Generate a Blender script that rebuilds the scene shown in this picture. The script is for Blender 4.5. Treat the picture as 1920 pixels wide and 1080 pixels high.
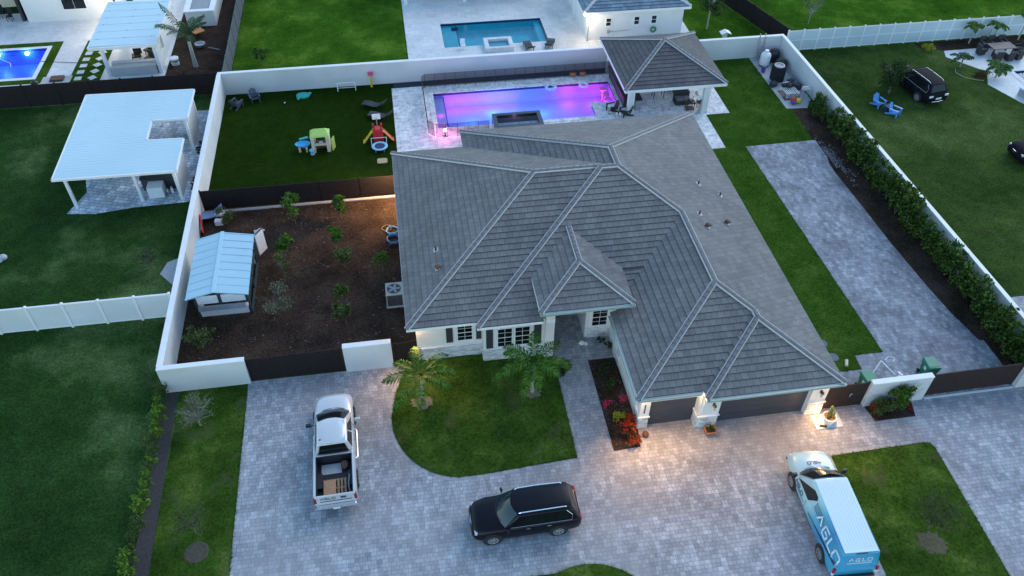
import bpy, bmesh, math, random
from mathutils import Vector, Matrix
R = random.Random(7)
for o in list(bpy.data.objects): bpy.data.objects.remove(o)
sc = bpy.context.scene
COL = sc.collection
# ---------------------------------------------------------------- camera
cam_d = bpy.data.cameras.new("camera"); cam = bpy.data.objects.new("camera", cam_d); COL.objects.link(cam)
sc.camera = cam
pi_, ya_, ro_ = [math.radians(a) for a in (44.353, 9.242, 0.685)]
fw = Vector((math.sin(ya_)*math.cos(pi_), math.cos(ya_)*math.cos(pi_), -math.sin(pi_)))
rt = Vector((math.cos(ya_), -math.sin(ya_), 0)); up = rt.cross(fw)
r2 = math.cos(ro_)*rt + math.sin(ro_)*up; u2 = -math.sin(ro_)*rt + math.cos(ro_)*up
cam.matrix_world = Matrix(((r2.x, u2.x, -fw.x, 0), (r2.y, u2.y, -fw.y, 0), (r2.z, u2.z, -fw.z, 34), (0, 0, 0, 1)))
cam_d.sensor_width = 36; cam_d.lens = 1519.1/1920*36; cam_d.clip_end = 2000; cam_d.clip_start = 0.5
# ---------------------------------------------------------------- sky, sun, exposure
SUN_EL, SUN_AZ = math.radians(11), math.radians(50)     # azimuth from +y towards +x
w = bpy.data.worlds.new("World"); sc.world = w; w.use_nodes = True
nt = w.node_tree
sky = nt.nodes.new("ShaderNodeTexSky"); sky.sky_type = 'NISHITA'; sky.sun_disc = False
sky.sun_elevation = SUN_EL; sky.sun_rotation = SUN_AZ; sky.ozone_density = 1.9; sky.air_density = 1.0; sky.dust_density = 0.0
bg = nt.nodes["Background"]; bg.inputs[1].default_value = 0.15
nt.links.new(sky.outputs[0], bg.inputs[0])
sl = bpy.data.lights.new("sun", 'SUN'); sl.energy = 0.5; sl.angle = math.radians(40); sl.color = (1, .97, .93)
so = bpy.data.objects.new("sun", sl); COL.objects.link(so)
sd = Vector((math.sin(SUN_AZ)*math.cos(math.radians(35)), math.cos(SUN_AZ)*math.cos(math.radians(35)), math.sin(math.radians(35))))
so.rotation_euler = sd.to_track_quat('Z', 'Y').to_euler()
sc.view_settings.view_transform = 'Standard'; sc.view_settings.look = 'None'
sc.view_settings.exposure = 1.6; sc.view_settings.gamma = 1

# ---------------------------------------------------------------- mesh helper
class MB:
    def __init__(s): s.v = []; s.f = []; s.uv = []; s.mi = []
    def face(s, pts, uv=None, mi=0):
        n = len(s.v); s.v += [tuple(p) for p in pts]; s.f.append(tuple(range(n, n+len(pts)))); s.uv.append(uv); s.mi.append(mi)
    def mesh(s, vs, fs, mi=0):
        n = len(s.v); s.v += [tuple(p) for p in vs]
        for f in fs: s.f.append(tuple(i+n for i in f)); s.uv.append(None); s.mi.append(mi)
    def hexa(s, p, mi=0):   # p: 4 bottom (ccw), 4 top
        s.mesh(p, [(3, 2, 1, 0), (4, 5, 6, 7), (0, 1, 5, 4), (1, 2, 6, 5), (2, 3, 7, 6), (3, 0, 4, 7)], mi)
    def box(s, x0, x1, y0, y1, z0, z1, mi=0):
        s.hexa([(x0, y0, z0), (x1, y0, z0), (x1, y1, z0), (x0, y1, z0), (x0, y0, z1), (x1, y0, z1), (x1, y1, z1), (x0, y1, z1)], mi)
    def rbox(s, c, d, rz=0, rx=0, ry=0, mi=0):  # centred rotated box
        M = Matrix.Rotation(rz, 3, 'Z') @ Matrix.Rotation(ry, 3, 'Y') @ Matrix.Rotation(rx, 3, 'X')
        h = [a/2 for a in d]; c = Vector(c)
        s.hexa([c + M @ Vector((a*h[0], b*h[1], e*h[2])) for e in (-1, 1) for a, b in ((-1, -1), (1, -1), (1, 1), (-1, 1))], mi)
    def cyl(s, p0, p1, r0, r1=None, n=12, caps=True, mi=0):
        p0, p1 = Vector(p0), Vector(p1); r1 = r0 if r1 is None else r1
        d = (p1-p0).normalized(); a = d.orthogonal().normalized(); b = d.cross(a)
        vs = []
        for p, r in ((p0, r0), (p1, r1)):
            for i in range(n):
                t = 2*math.pi*i/n; vs.append(p + (a*math.cos(t)+b*math.sin(t))*r)
        fs = [(i, (i+1) % n, n+(i+1) % n, n+i) for i in range(n)]
        if caps: fs += [tuple(range(n-1, -1, -1)), tuple(range(n, 2*n))]
        s.mesh(vs, fs, mi)
    def tube(s, pts, r, n=6, mi=0):
        for i in range(len(pts)-1):
            a = r[i] if isinstance(r, (list, tuple)) else r; b = r[i+1] if isinstance(r, (list, tuple)) else r
            s.cyl(pts[i], pts[i+1], a, b, n, True, mi)
    def lathe(s, prof, c=(0, 0, 0), n=20, sx=1, sy=1, mi=0, axis='Z'):
        vs = []
        for r, z in prof:
            for i in range(n):
                t = 2*math.pi*i/n; p = (r*math.cos(t)*sx, r*math.sin(t)*sy, z)
                if axis == 'Y': p = (p[0], p[2], p[1])
                vs.append((c[0]+p[0], c[1]+p[1], c[2]+p[2]))
        fs = []
        for k in range(len(prof)-1):
            for i in range(n):
                j = (i+1) % n; fs.append((k*n+i, k*n+j, (k+1)*n+j, (k+1)*n+i))
        fs.append(tuple(range(n-1, -1, -1))); m = (len(prof)-1)*n; fs.append(tuple(range(m, m+n)))
        s.mesh(vs, fs, mi)
    def ball(s, c, rx, ry=None, rz=None, n=12, m=7, mi=0, jit=0):
        ry = rx if ry is None else ry; rz = rx if rz is None else rz
        pr = [(max(math.sin(math.pi*k/m), .02), -math.cos(math.pi*k/m)) for k in range(m+1)]
        vs = []
        for r, z in pr:
            for i in range(n):
                t = 2*math.pi*i/n; q = 1+R.uniform(-jit, jit)
                vs.append((c[0]+r*math.cos(t)*rx*q, c[1]+r*math.sin(t)*ry*q, c[2]+z*rz*q))
        fs = [(k*n+i, k*n+(i+1) % n, (k+1)*n+(i+1) % n, (k+1)*n+i) for k in range(m) for i in range(n)]
        s.mesh(vs, fs, mi)
    def prism(s, poly, z0, z1, mi=0):
        n = len(poly); vs = [(x, y, z0) for x, y in poly]+[(x, y, z1) for x, y in poly]
        s.mesh(vs, [tuple(range(n-1, -1, -1)), tuple(range(n, 2*n))]+[(i, (i+1) % n, n+(i+1) % n, n+i) for i in range(n)], mi)
    def loft(s, secs, caps=True, close=True, mi=0):
        n = len(secs[0]); vs = [p for q in secs for p in q]; fs = []
        for k in range(len(secs)-1):
            for i in range(n if close else n-1):
                j = (i+1) % n; fs.append((k*n+i, k*n+j, (k+1)*n+j, (k+1)*n+i))
        if caps: fs.append(tuple(range(n-1, -1, -1))); m = (len(secs)-1)*n; fs.append(tuple(range(m, m+n)))
        s.mesh(vs, fs, mi)
    def leaf(s, p, size, nrm=None, asp=.6, mi=0):
        d = Vector((R.gauss(0, 1), R.gauss(0, 1), R.gauss(0, .7))).normalized()
        u = d.orthogonal().normalized(); u = Matrix.Rotation(R.uniform(0, 6.28), 3, d) @ u; v = d.cross(u)
        p = Vector(p); a = u*size*.5; b = v*size*.5*asp
        s.face([p-a, p-a*.1+b, p+a, p-a*.1-b], mi=mi)
    def crown(s, c, r, n, size, clumps=9, spread=.42, mi=0, asp=.6, flat=1.0):
        cl = []
        for i in range(clumps):
            d = Vector((R.gauss(0, 1), R.gauss(0, 1), R.gauss(0, 1))).normalized()*R.uniform(.35, .8)
            cl.append((Vector((c[0]+d.x*r[0], c[1]+d.y*r[1], c[2]+d.z*r[2])), R.uniform(.6, 1.15)))
        for i in range(n):
            q, k = R.choice(cl); d = Vector((R.gauss(0, 1), R.gauss(0, 1), R.gauss(0, 1))).normalized()*(R.random()**.45)*spread*k
            s.leaf((q.x+d.x*r[0], q.y+d.y*r[1], max(.02, q.z+d.z*r[2]*flat)), size*R.uniform(.6, 1.25), mi=mi, asp=asp)
    def build(s, name, mat, parent=None, smooth=False, label=None, bevel=0, local=False):
        off = Vector((0, 0, 0)); p = parent
        while p is not None and not local: off += p.location; p = p.parent
        me = bpy.data.meshes.new(name); me.from_pydata([(x-off.x, y-off.y, z-off.z) for x, y, z in s.v], [], s.f)
        mats = mat if isinstance(mat, (list, tuple)) else [mat]
        for m in mats: me.materials.append(m)
        if any(s.mi): me.polygons.foreach_set('material_index', s.mi)
        if any(u is not None for u in s.uv):
            ul = me.uv_layers.new(name='UVMap'); k = 0
            for u, f in zip(s.uv, s.f):
                for j in range(len(f)):
                    ul.data[k].uv = u[j] if u else (0.1, 0.1); k += 1
        if smooth:
            me.shade_smooth()
            me.set_sharp_from_angle(angle=math.radians(smooth if smooth is not True else 40))
        me.update(); o = bpy.data.objects.new(name, me); COL.objects.link(o)
        if parent is not None: o.parent = parent
        if label: o['label'] = label
        if bevel:
            b = o.modifiers.new('bevel', 'BEVEL'); b.width = bevel; b.segments = 2; b.limit_method = 'ANGLE'
        return o
def tag(o, label, cat, group=None):
    o['label'] = label; o['category'] = cat
    if group: o['group'] = group
    return o
def thing(name, label, cat, loc=(0, 0, 0), group=None):
    o = bpy.data.objects.new(name, None); o.empty_display_size = .3; COL.objects.link(o); o.location = loc
    return tag(o, label, cat, group)
def struct(o): o['kind'] = 'structure'; return o
def dup(root, loc=None, rz=None, label=None, group=None, sc_=None):
    r = root.copy(); COL.objects.link(r)
    if loc is not None: r.location = loc
    if rz is not None: r.rotation_euler = (0, 0, rz)
    if sc_: r.scale = (sc_, sc_, sc_) if not isinstance(sc_, tuple) else sc_
    if label: r['label'] = label
    if group: r['group'] = group
    for c in root.children:
        d = c.copy(); COL.objects.link(d); d.parent = r
        for g in c.children:
            e = g.copy(); COL.objects.link(e); e.parent = d
    return r

# ---------------------------------------------------------------- materials
def newmat(name):
    m = bpy.data.materials.new(name); m.use_nodes = True; return m, m.node_tree, m.node_tree.nodes["Principled BSDF"]
def ND(t, k, **kw):
    n = t.nodes.new(k)
    for a, b in kw.items(): setattr(n, a, b)
    return n
def coords(t, kind='Object', scale=None):
    if kind == 'World': n = ND(t, "ShaderNodeNewGeometry"); o = n.outputs['Position']
    else: n = ND(t, "ShaderNodeTexCoord"); o = n.outputs[kind]
    if scale:
        mp = ND(t, "ShaderNodeMapping"); mp.inputs['Scale'].default_value = scale; t.links.new(o, mp.inputs[0]); o = mp.outputs[0]
    return o
def noise(t, co, scale, detail=4, rough=.6):
    n = ND(t, "ShaderNodeTexNoise"); n.inputs['Scale'].default_value = scale; n.inputs['Detail'].default_value = detail
    n.inputs['Roughness'].default_value = rough; t.links.new(co, n.inputs['Vector']); return n.outputs['Fac']
def ramp(t, fac, stops):
    n = ND(t, "ShaderNodeValToRGB"); e = n.color_ramp.elements
    while len(e) < len(stops): e.new(.5)
    for k, (p, c) in enumerate(stops): e[k].position = p; e[k].color = (*c, 1) if len(c) == 3 else c
    t.links.new(fac, n.inputs[0]); return n.outputs[0]
def mix(t, fac, a, b, mode='MIX'):
    n = ND(t, "ShaderNodeMix", data_type='RGBA', blend_type=mode)
    for s_, v in ((n.inputs[0], fac), (n.inputs[6], a), (n.inputs[7], b)):
        if isinstance(v, (int, float)): s_.default_value = v
        elif isinstance(v, tuple): s_.default_value = (*v, 1)
        else: t.links.new(v, s_)
    return n.outputs[2]
def math_(t, op, a, b=0.0):
    n = ND(t, "ShaderNodeMath", operation=op)
    for s_, v in ((n.inputs[0], a), (n.inputs[1], b)):
        if isinstance(v, (int, float)): s_.default_value = v
        else: t.links.new(v, s_)
    return n.outputs[0]
def bump(t, p, h, strength=.3, dist=.02):
    b = ND(t, "ShaderNodeBump"); b.inputs['Strength'].default_value = strength; b.inputs['Distance'].default_value = dist
    t.links.new(h, b.inputs['Height']); t.links.new(b.outputs[0], p.inputs['Normal'])
def plain(name, c, rough=.6, var=.12, scale=6, metal=0, bmp=0, coat=0, spec=.5, kind='Object', dirt=0):
    m, t, p = newmat(name); co = coords(t, kind)
    n = noise(t, co, scale, 5); lo = tuple(x*(1-var) for x in c); hi = tuple(min(1, x*(1+var)) for x in c)
    col = ramp(t, n, [(.3, lo), (.7, hi)])
    if dirt:
        d = noise(t, co, scale*.25, 6, .7); dd = ramp(t, d, [(.42, (1, 1, 1)), (.75, (1-dirt,)*3)]); col = mix(t, 1.0, col, dd, 'MULTIPLY')
    t.links.new(col, p.inputs['Base Color']); p.inputs['Roughness'].default_value = rough; p.inputs['Metallic'].default_value = metal
    p.inputs['Specular IOR Level'].default_value = spec
    if coat: p.inputs['Coat Weight'].default_value = coat; p.inputs['Coat Roughness'].default_value = .05
    if bmp: bump(t, p, noise(t, co, scale*6, 4), bmp, .02)
    return m
def emit(name, c, e):
    m, t, p = newmat(name); p.inputs['Base Color'].default_value = (*c, 1); p.inputs['Emission Color'].default_value = (*c, 1); p.inputs['Emission Strength'].default_value = e; return m
def grass(name, c1, c2, c3, s=.12, patch=(.38, .66), fine=.45, bare=None):
    m, t, p = newmat(name); co = coords(t, 'World')
    a = noise(t, co, s, 6, .62); col = ramp(t, a, [(patch[0], c1), (.52, c2), (patch[1], c3)])
    b = noise(t, co, 1.3, 5, .7); col = mix(t, 1.0, col, ramp(t, b, [(.3, (.72, .74, .72)), (.7, (1.2, 1.22, 1.15))]), 'MULTIPLY')
    f = noise(t, co, 7, 4, .85); col = mix(t, 1.0, col, ramp(t, f, [(.34, (1-fine*1.2,)*3), (.66, (1+fine*1.3, 1+fine*1.3, 1+fine))]), 'MULTIPLY')
    if bare:
        q = noise(t, co, .55, 4, .6); col = mix(t, ramp(t, q, [(.58, (0, 0, 0)), (.72, (.6, .6, .6))]), col, bare)
    t.links.new(col, p.inputs['Base Color']); p.inputs['Roughness'].default_value = 1; p.inputs['Specular IOR Level'].default_value = .0
    bump(t, p, noise(t, co, 22, 4, .8), .8, .05)
    return m
def pavers(name, ca, cb, mortar, wd, ht, msz=.01, rot=0, stain=(.85, 1.12), tone=None, second=.5, off=.5, rough=.75, mot=0):
    m, t, p = newmat(name)
    g = ND(t, "ShaderNodeNewGeometry"); mp = ND(t, "ShaderNodeMapping"); mp.inputs['Rotation'].default_value = (0, 0, rot)
    t.links.new(g.outputs['Position'], mp.inputs[0]); co = mp.outputs[0]
    def br(w_, h_, o_, sq=1.0):
        b = ND(t, "ShaderNodeTexBrick"); b.offset = o_; b.squash = sq; b.squash_frequency = 3
        for k, v in (('Color1', (*ca, 1)), ('Color2', (*cb, 1)), ('Mortar', (*mortar, 1)), ('Scale', 1.0), ('Mortar Size', msz), ('Mortar Smooth', .3), ('Bias', 0), ('Brick Width', w_), ('Row Height', h_)):
            b.inputs[k].default_value = v
        t.links.new(co, b.inputs['Vector']); return b
    b = br(wd, ht, off, .75); col = b.outputs['Color']
    # a second random value per paver cell
    wn = ND(t, "ShaderNodeTexWhiteNoise", noise_dimensions='2D'); sn = ND(t, "ShaderNodeVectorMath", operation='SNAP')
    sn.inputs[1].default_value = (wd, ht*2, 1); t.links.new(co, sn.inputs[0]); t.links.new(sn.outputs[0], wn.inputs[0])
    if second: col = mix(t, 1.0, col, ramp(t, wn.outputs['Value'], [(0, (1-second*.5,)*3), (.8, (1.05,)*3), (1, (1+second*.7,)*3)]), 'MULTIPLY')
    n = noise(t, co, .35, 6, .65)
    col = mix(t, 1.0, col, ramp(t, n, [(.35, (stain[0],)*3), (.65, (stain[1],)*3)]), 'MULTIPLY')
    if tone:
        n2 = noise(t, co, .2, 3, .5); col = mix(t, ramp(t, n2, [(.45, (0, 0, 0)), (.65, (.5, .5, .5))]), col, tone)
    if mot:
        n3 = noise(t, co, 2.6, 5, .7); col = mix(t, 1.0, col, ramp(t, n3, [(.36, (1-mot, 1-mot, 1-mot*.95)), (.52, (1, 1, 1))]), 'MULTIPLY')
    f = noise(t, co, 30, 3, .7); col = mix(t, 1.0, col, ramp(t, f, [(.3, (.9,)*3), (.7, (1.1,)*3)]), 'MULTIPLY')
    t.links.new(col, p.inputs['Base Color']); p.inputs['Roughness'].default_value = rough; p.inputs['Specular IOR Level'].default_value = .35
    bump(t, p, b.outputs['Fac'], -.5, .01)
    return m
def island(name, cols, rough=.6, trans=.15):
    m, t, p = newmat(name); g = ND(t, "ShaderNodeNewGeometry")
    col = ramp(t, g.outputs['Random Per Island'], [(i/(len(cols)-1), c) for i, c in enumerate(cols)])
    t.links.new(col, p.inputs['Base Color']); p.inputs['Roughness'].default_value = rough; p.inputs['Specular IOR Level'].default_value = .1
    if trans:
        tb = ND(t, "ShaderNodeBsdfTranslucent"); t.links.new(col, tb.inputs[0]); ms = ND(t, "ShaderNodeMixShader"); ms.inputs[0].default_value = trans
        out = t.nodes['Material Output']; t.links.new(p.outputs[0], ms.inputs[1]); t.links.new(tb.outputs[0], ms.inputs[2]); t.links.new(ms.outputs[0], out.inputs[0])
    return m
def meshpanel(name, c, alpha):
    m, t, p = newmat(name); co = coords(t, 'World'); p.inputs['Base Color'].default_value = (*c, 1); p.inputs['Roughness'].default_value = .8
    tr = ND(t, "ShaderNodeBsdfTransparent"); ms = ND(t, "ShaderNodeMixShader"); ms.inputs[0].default_value = alpha
    t.links.new(tr.outputs[0], ms.inputs[1]); t.links.new(p.outputs[0], ms.inputs[2]); t.links.new(ms.outputs[0], t.nodes['Material Output'].inputs[0]); return m
def water(name, tint, rs=2.2):
    m, t, p = newmat(name); co = coords(t, 'World')
    tr = ND(t, "ShaderNodeBsdfTransparent"); tr.inputs[0].default_value = (*tint, 1)
    gl = ND(t, "ShaderNodeBsdfGlossy"); gl.inputs['Roughness'].default_value = .06
    b = ND(t, "ShaderNodeBump"); b.inputs['Strength'].default_value = .25; b.inputs['Distance'].default_value = .05
    t.links.new(noise(t, co, rs, 3), b.inputs['Height']); t.links.new(b.outputs[0], gl.inputs['Normal'])
    fr = ND(t, "ShaderNodeFresnel"); fr.inputs[0].default_value = 1.33; t.links.new(b.outputs[0], fr.inputs['Normal'])
    ms = ND(t, "ShaderNodeMixShader"); t.links.new(fr.outputs[0], ms.inputs[0]); t.links.new(tr.outputs[0], ms.inputs[1]); t.links.new(gl.outputs[0], ms.inputs[2])
    t.links.new(ms.outputs[0], t.nodes['Material Output'].inputs[0]); return m
def slats(name, c, gap, step=.12, axis=2, rough=.7, duty=.85, kind='Object'):
    m, t, p = newmat(name); co = coords(t, kind); sp = ND(t, "ShaderNodeSeparateXYZ"); t.links.new(co, sp.inputs[0])
    f = math_(t, 'FRACT', math_(t, 'DIVIDE', sp.outputs[axis], step)); k = math_(t, 'GREATER_THAN', f, duty)
    n = noise(t, co, 5, 4); col = mix(t, 1.0, ramp(t, n, [(.3, tuple(x*.8 for x in c)), (.7, tuple(x*1.25 for x in c))]), 1.0 and (1, 1, 1), 'MULTIPLY')
    col = mix(t, k, col, gap); t.links.new(col, p.inputs['Base Color']); p.inputs['Roughness'].default_value = rough; p.inputs['Specular IOR Level'].default_value = .12
    bump(t, p, k, -.6, .02); return m

M = {}
M['stucco'] = plain('stucco', (.72, .72, .70), .85, .04, 3, bmp=.15, dirt=.12, kind='World')
M['wall'] = plain('wall_stucco', (.66, .67, .67), .85, .07, 1.2, bmp=.15, dirt=.3, kind='World')
M['white'] = plain('white_paint', (.8, .8, .8), .5, .04, 4, dirt=.1)
M['vinyl_p'] = plain('vinyl_panel', (.52, .64, .71), .5, .05, 2, dirt=.12)
M['vinyl_q'] = plain('vinyl_panel_pale', (.64, .7, .74), .5, .05, 2, dirt=.12)
M['vinyl'] = plain('white_vinyl', (.78, .8, .82), .4, .03, 2, dirt=.08)
M['metalroof'] = plain('pan_roof', (.52, .68, .73), .38, .03, .8, dirt=.12, kind='World')
M['dark'] = slats('charcoal_boards', (.024, .019, .02), (.004, .004, .004), .13)
M['bronze'] = slats('bronze_boards', (.045, .03, .026), (.01, .008, .008), .11)
M['greyfence'] = slats('grey_boards', (.11, .12, .13), (.05, .055, .06), .16, 1, duty=.93)
M['black'] = plain('black_plastic', (.02, .02, .022), .45, .2, 8)
M['blackm'] = plain('black_metal', (.025, .025, .028), .4, .1, 8, metal=.4)
M['steel'] = plain('galvanised', (.45, .46, .48), .4, .15, 9, metal=.8)
M['chrome'] = plain('chrome_trim', (.75, .76, .78), .22, .03, 4, metal=.95)
M['charcoal'] = plain('charcoal_paint', (.045, .048, .055), .6, .08, 4, kind='World')
M['glass'] = plain('dark_glass', (.008, .01, .012), .12, .1, 2, spec=.4)
M['timber'] = plain('raw_timber', (.3, .2, .11), .8, .3, 9)
M['bark'] = plain('bark', (.16, .14, .11), .9, .35, 12, bmp=.4)
M['palebark'] = plain('pale_bark', (.36, .34, .29), .9, .25, 12, bmp=.3)
M['mortar'] = plain('ridge_mortar', (.5, .5, .5), .8, .12, 9, kind='World')
M['rubber'] = plain('rubber', (.018, .018, .019), .8, .1, 10)
M['skin'] = plain('skin', (.5, .28, .19), .6, .08, 9)
M['terracotta'] = plain('terracotta', (.35, .14, .07), .8, .15, 7)
M['conc'] = plain('concrete', (.5, .5, .49), .85, .12, 2, bmp=.2, dirt=.2, kind='World')
for k, c, rr in (('red', (.6, .03, .03), .4), ('orange', (.75, .2, .05), .4), ('yellow', (.7, .5, .03), .4), ('lime', (.38, .55, .12), .5), ('teal', (.03, .36, .3), .5),
              ('blue', (.06, .36, .68), .4), ('paleblue', (.25, .55, .72), .45), ('navy', (.02, .04, .12), .6), ('cream', (.66, .6, .46), .6), ('tan', (.42, .33, .2), .8),
              ('green', (.02, .2, .1), .5), ('brown', (.13, .06, .035), .7), ('wicker', (.035, .03, .03), .7), ('greycloth', (.17, .17, .19), .9), ('bluecloth', (.16, .24, .42), .8),
              ('chairblue', (.1, .32, .72), .45), ('pink', (.7, .08, .25), .5), ('purple', (.12, .06, .3), .5), ('hoseblue', (.04, .2, .42), .45), ('white2', (.82, .82, .82), .5), ('greyplastic', (.3, .32, .34), .6)):
    M[k] = plain(k, c, rr, .08, 6)
M['grass_l'] = grass('grass_left', (.014, .038, .01), (.028, .064, .018), (.1, .15, .06), .1, (.36, .64))
M['grass_n'] = grass('grass_north', (.028, .075, .008), (.048, .115, .012), (.11, .19, .026), .24, (.34, .68), .4)
M['grass_r'] = grass('grass_right', (.028, .052, .014), (.05, .082, .021), (.085, .125, .04), .12, (.36, .66), bare=(.1, .1, .05))
M['turf'] = grass('turf', (.012, .027, .004), (.015, .034, .005), (.02, .042, .007), .1, (.3, .7), .3)
M['grass_s'] = grass('grass_side', (.03, .07, .01), (.042, .09, .013), (.07, .125, .022), .5, (.3, .7), .4)
M['grass_f'] = grass('grass_front', (.028, .06, .01), (.044, .086, .014), (.085, .13, .026), .45, (.36, .66), .4, bare=(.1, .1, .05))
M['paver'] = pavers('driveway_pavers', (.29, .305, .335), (.43, .435, .46), (.14, .14, .15), .25, .2, .008, .012, (.8, 1.15), (.3, .285, .285), .35)
M['paver2'] = pavers('side_pavers', (.2, .215, .25), (.33, .35, .385), (.13, .135, .15), .26, .26, .008, 0.02, (.68, 1.28), None, .35)
M['border'] = pavers('border_pavers', (.33, .33, .34), (.46, .45, .45), (.12, .12, .12), .3, 1.0, .01, 0, (.9, 1.1), None, .2)
M['trav'] = pavers('travertine', (.68, .69, .69), (.82, .82, .81), (.34, .34, .35), .62, .42, .008, 0, (.88, 1.08), None, .15, .4, .6, .38)
M['trav2'] = pavers('pale_travertine', (.62, .63, .64), (.72, .72, .71), (.5, .5, .5), .9, .6, .006, 0, (.9, 1.06), None, .05, .4, .6, .12)
m, t, p = newmat('mulch'); co = coords(t, 'World')
vo = ND(t, "ShaderNodeTexVoronoi"); vo.inputs['Scale'].default_value = 16; t.links.new(co, vo.inputs['Vector'])
c_ = mix(t, 1.0, ramp(t, noise(t, co, .5, 6, .65), [(.35, (.034, .023, .018)), (.65, (.078, .053, .039))]), ramp(t, vo.outputs['Color'], [(.1, (.6,)*3), (.8, (1.3,)*3), (1, (1.7, 1.6, 1.5))]), 'MULTIPLY')
t.links.new(c_, p.inputs['Base Color']); p.inputs['Roughness'].default_value = 1; p.inputs['Specular IOR Level'].default_value = 0; bump(t, p, vo.outputs['Distance'], .8, .06); M['mulch'] = m
def tile_mat(name, ca, cb, mort, stain):
    m, t, p = newmat(name); co = coords(t, 'UV'); b = ND(t, "ShaderNodeTexBrick"); b.offset = .5
    for k, v in (('Color1', (*ca, 1)), ('Color2', (*cb, 1)), ('Mortar', (*mort, 1)), ('Scale', 1.0), ('Mortar Size', .009), ('Mortar Smooth', .4), ('Bias', -.1), ('Brick Width', .34), ('Row Height', .33)):
        b.inputs[k].default_value = v
    t.links.new(co, b.inputs['Vector']); wc = coords(t, 'World')
    col = mix(t, 1.0, b.outputs['Color'], ramp(t, noise(t, wc, .45, 6, .7), [(.35, (stain,)*3), (.7, (1.15, 1.13, 1.1))]), 'MULTIPLY')
    col = mix(t, 1.0, col, ramp(t, noise(t, wc, 14, 4, .7), [(.3, (.85,)*3), (.7, (1.15,)*3)]), 'MULTIPLY')
    t.links.new(col, p.inputs['Base Color']); p.inputs['Roughness'].default_value = .75; p.inputs['Specular IOR Level'].default_value = .3
    bump(t, p, b.outputs['Fac'], -.7, .015); return m
M['tile'] = tile_mat('concrete_roof_tile', (.15, .146, .15), (.2, .194, .196), (.035, .035, .04), .84)
M['tile_d'] = tile_mat('pavilion_roof_tile', (.09, .086, .094), (.12, .115, .122), (.03, .03, .035), .85)
M['tile_b'] = tile_mat('bluish_roof_tile', (.13, .2, .27), (.22, .3, .37), (.06, .08, .1), .8)
M['cap'] = plain('ridge_cap', (.155, .15, .158), .75, .15, 3, kind='World')
M['stone'] = island('ledge_stone', [(.5, .5, .5), (.72, .72, .72), (.42, .42, .43), (.78, .77, .75), (.6, .6, .6)], .85, 0)
M['leaf_h'] = island('hedge_leaf', [(.018, .042, .006), (.035, .08, .011), (.06, .12, .018), (.025, .06, .009), (.14, .2, .05), (.045, .09, .015)])
M['leaf_b'] = island('bright_leaf', [(.03, .085, .012), (.055, .13, .018), (.11, .2, .03), (.04, .1, .015)])
M['leaf_y2'] = island('fresh_leaf', [(.06, .14, .015), (.1, .2, .025), (.16, .27, .04), (.05, .11, .015)])
M['leaf_o'] = island('olive_leaf', [(.05, .075, .02), (.08, .11, .03), (.11, .15, .05), (.06, .085, .03)])
M['leaf_d'] = island('dark_leaf', [(.018, .04, .012), (.03, .058, .016), (.045, .075, .02)])
M['leaf_g'] = island('grey_leaf', [(.1, .12, .07), (.15, .17, .1), (.2, .21, .15), (.12, .14, .09)])
M['palm'] = island('palm_leaf', [(.008, .028, .004), (.03, .09, .01), (.09, .19, .02), (.018, .055, .007), (.05, .125, .014), (.12, .23, .03)], .55, .12)
M['palm_d'] = island('dark_palm_leaf', [(.02, .055, .02), (.035, .08, .03), (.05, .1, .035)], .5, .15)
M['fl_red'] = island('red_flower', [(.36, .02, .012), (.48, .06, .02), (.28, .015, .015), (.42, .09, .03)], .6, .2)
M['fl_pink'] = island('pink_flower', [(.55, .03, .12), (.7, .08, .18)], .6, .2)
M['leaf_y'] = island('yellow_leaf', [(.3, .33, .02), (.42, .42, .04), (.18, .26, .03)], .6, .2)
M['leaf_r'] = island('bronze_leaf', [(.07, .035, .02), (.04, .05, .02), (.1, .04, .025), (.035, .06, .015)], .6, .1)
M['chips'] = island('mulch_chips', [(.05, .035, .025), (.07, .05, .04), (.05, .04, .03), (.03, .022, .018), (.16, .14, .12)], .9, 0)
M['pool_l'] = emit('pool_lens', (.95, .35, .8), 9)
M['pool_b'] = emit('blue_lens', (.25, .5, 1.0), 14)
M['lamp_w'] = emit('warm_lens', (1, .62, .28), 14)
M['lamp_c'] = emit('neutral_lens', (1, .85, .62), 14)
# ================================================================ GROUND
POOL = [(2.7, 57.0), (17.0, 57.0), (17.0, 53.8), (14.9, 53.8), (14.9, 52.0), (2.7, 52.0)]
HOLES = [(2.7, 14.9, 52.0, 57.0), (14.9, 17.0, 53.8, 57.0), (4.35, 13.45, 64.35, 68.75), (-44, -29.1, 63.95, 68.95), (50.9, 58, 48.0, 53.9)]
def sheet(name, x0, x1, y0, y1, z, mat, clip=None):
    hs = [h for h in HOLES if h[0] < x1 and h[1] > x0 and h[2] < y1 and h[3] > y0]
    xs = sorted({x0, x1, *[c for h in hs for c in h[:2] if x0 < c < x1]}); ys = sorted({y0, y1, *[c for h in hs for c in h[2:] if y0 < c < y1]})
    b = MB()
    for i in range(len(xs)-1):
        for j in range(len(ys)-1):
            cx, cy = (xs[i]+xs[i+1])/2, (ys[j]+ys[j+1])/2
            if any(h[0] < cx < h[1] and h[2] < cy < h[3] for h in hs): continue
            b.face([(xs[i], ys[j], z), (xs[i+1], ys[j], z), (xs[i+1], ys[j+1], z), (xs[i], ys[j+1], z)])
    return struct(b.build(name, mat))
def poly(name, pts, z0, z1, mat): b = MB(); b.prism(pts, z0, z1); return struct(b.build(name, mat))
def arc(cx, cy, rx, ry, a0, a1, n):
    return [(cx+rx*math.cos(math.radians(a0+(a1-a0)*i/n)), cy+ry*math.sin(math.radians(a0+(a1-a0)*i/n))) for i in range(n+1)]
sheet('ground', -260, 260, -60, 400, 0, M['grass_l'])
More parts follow.
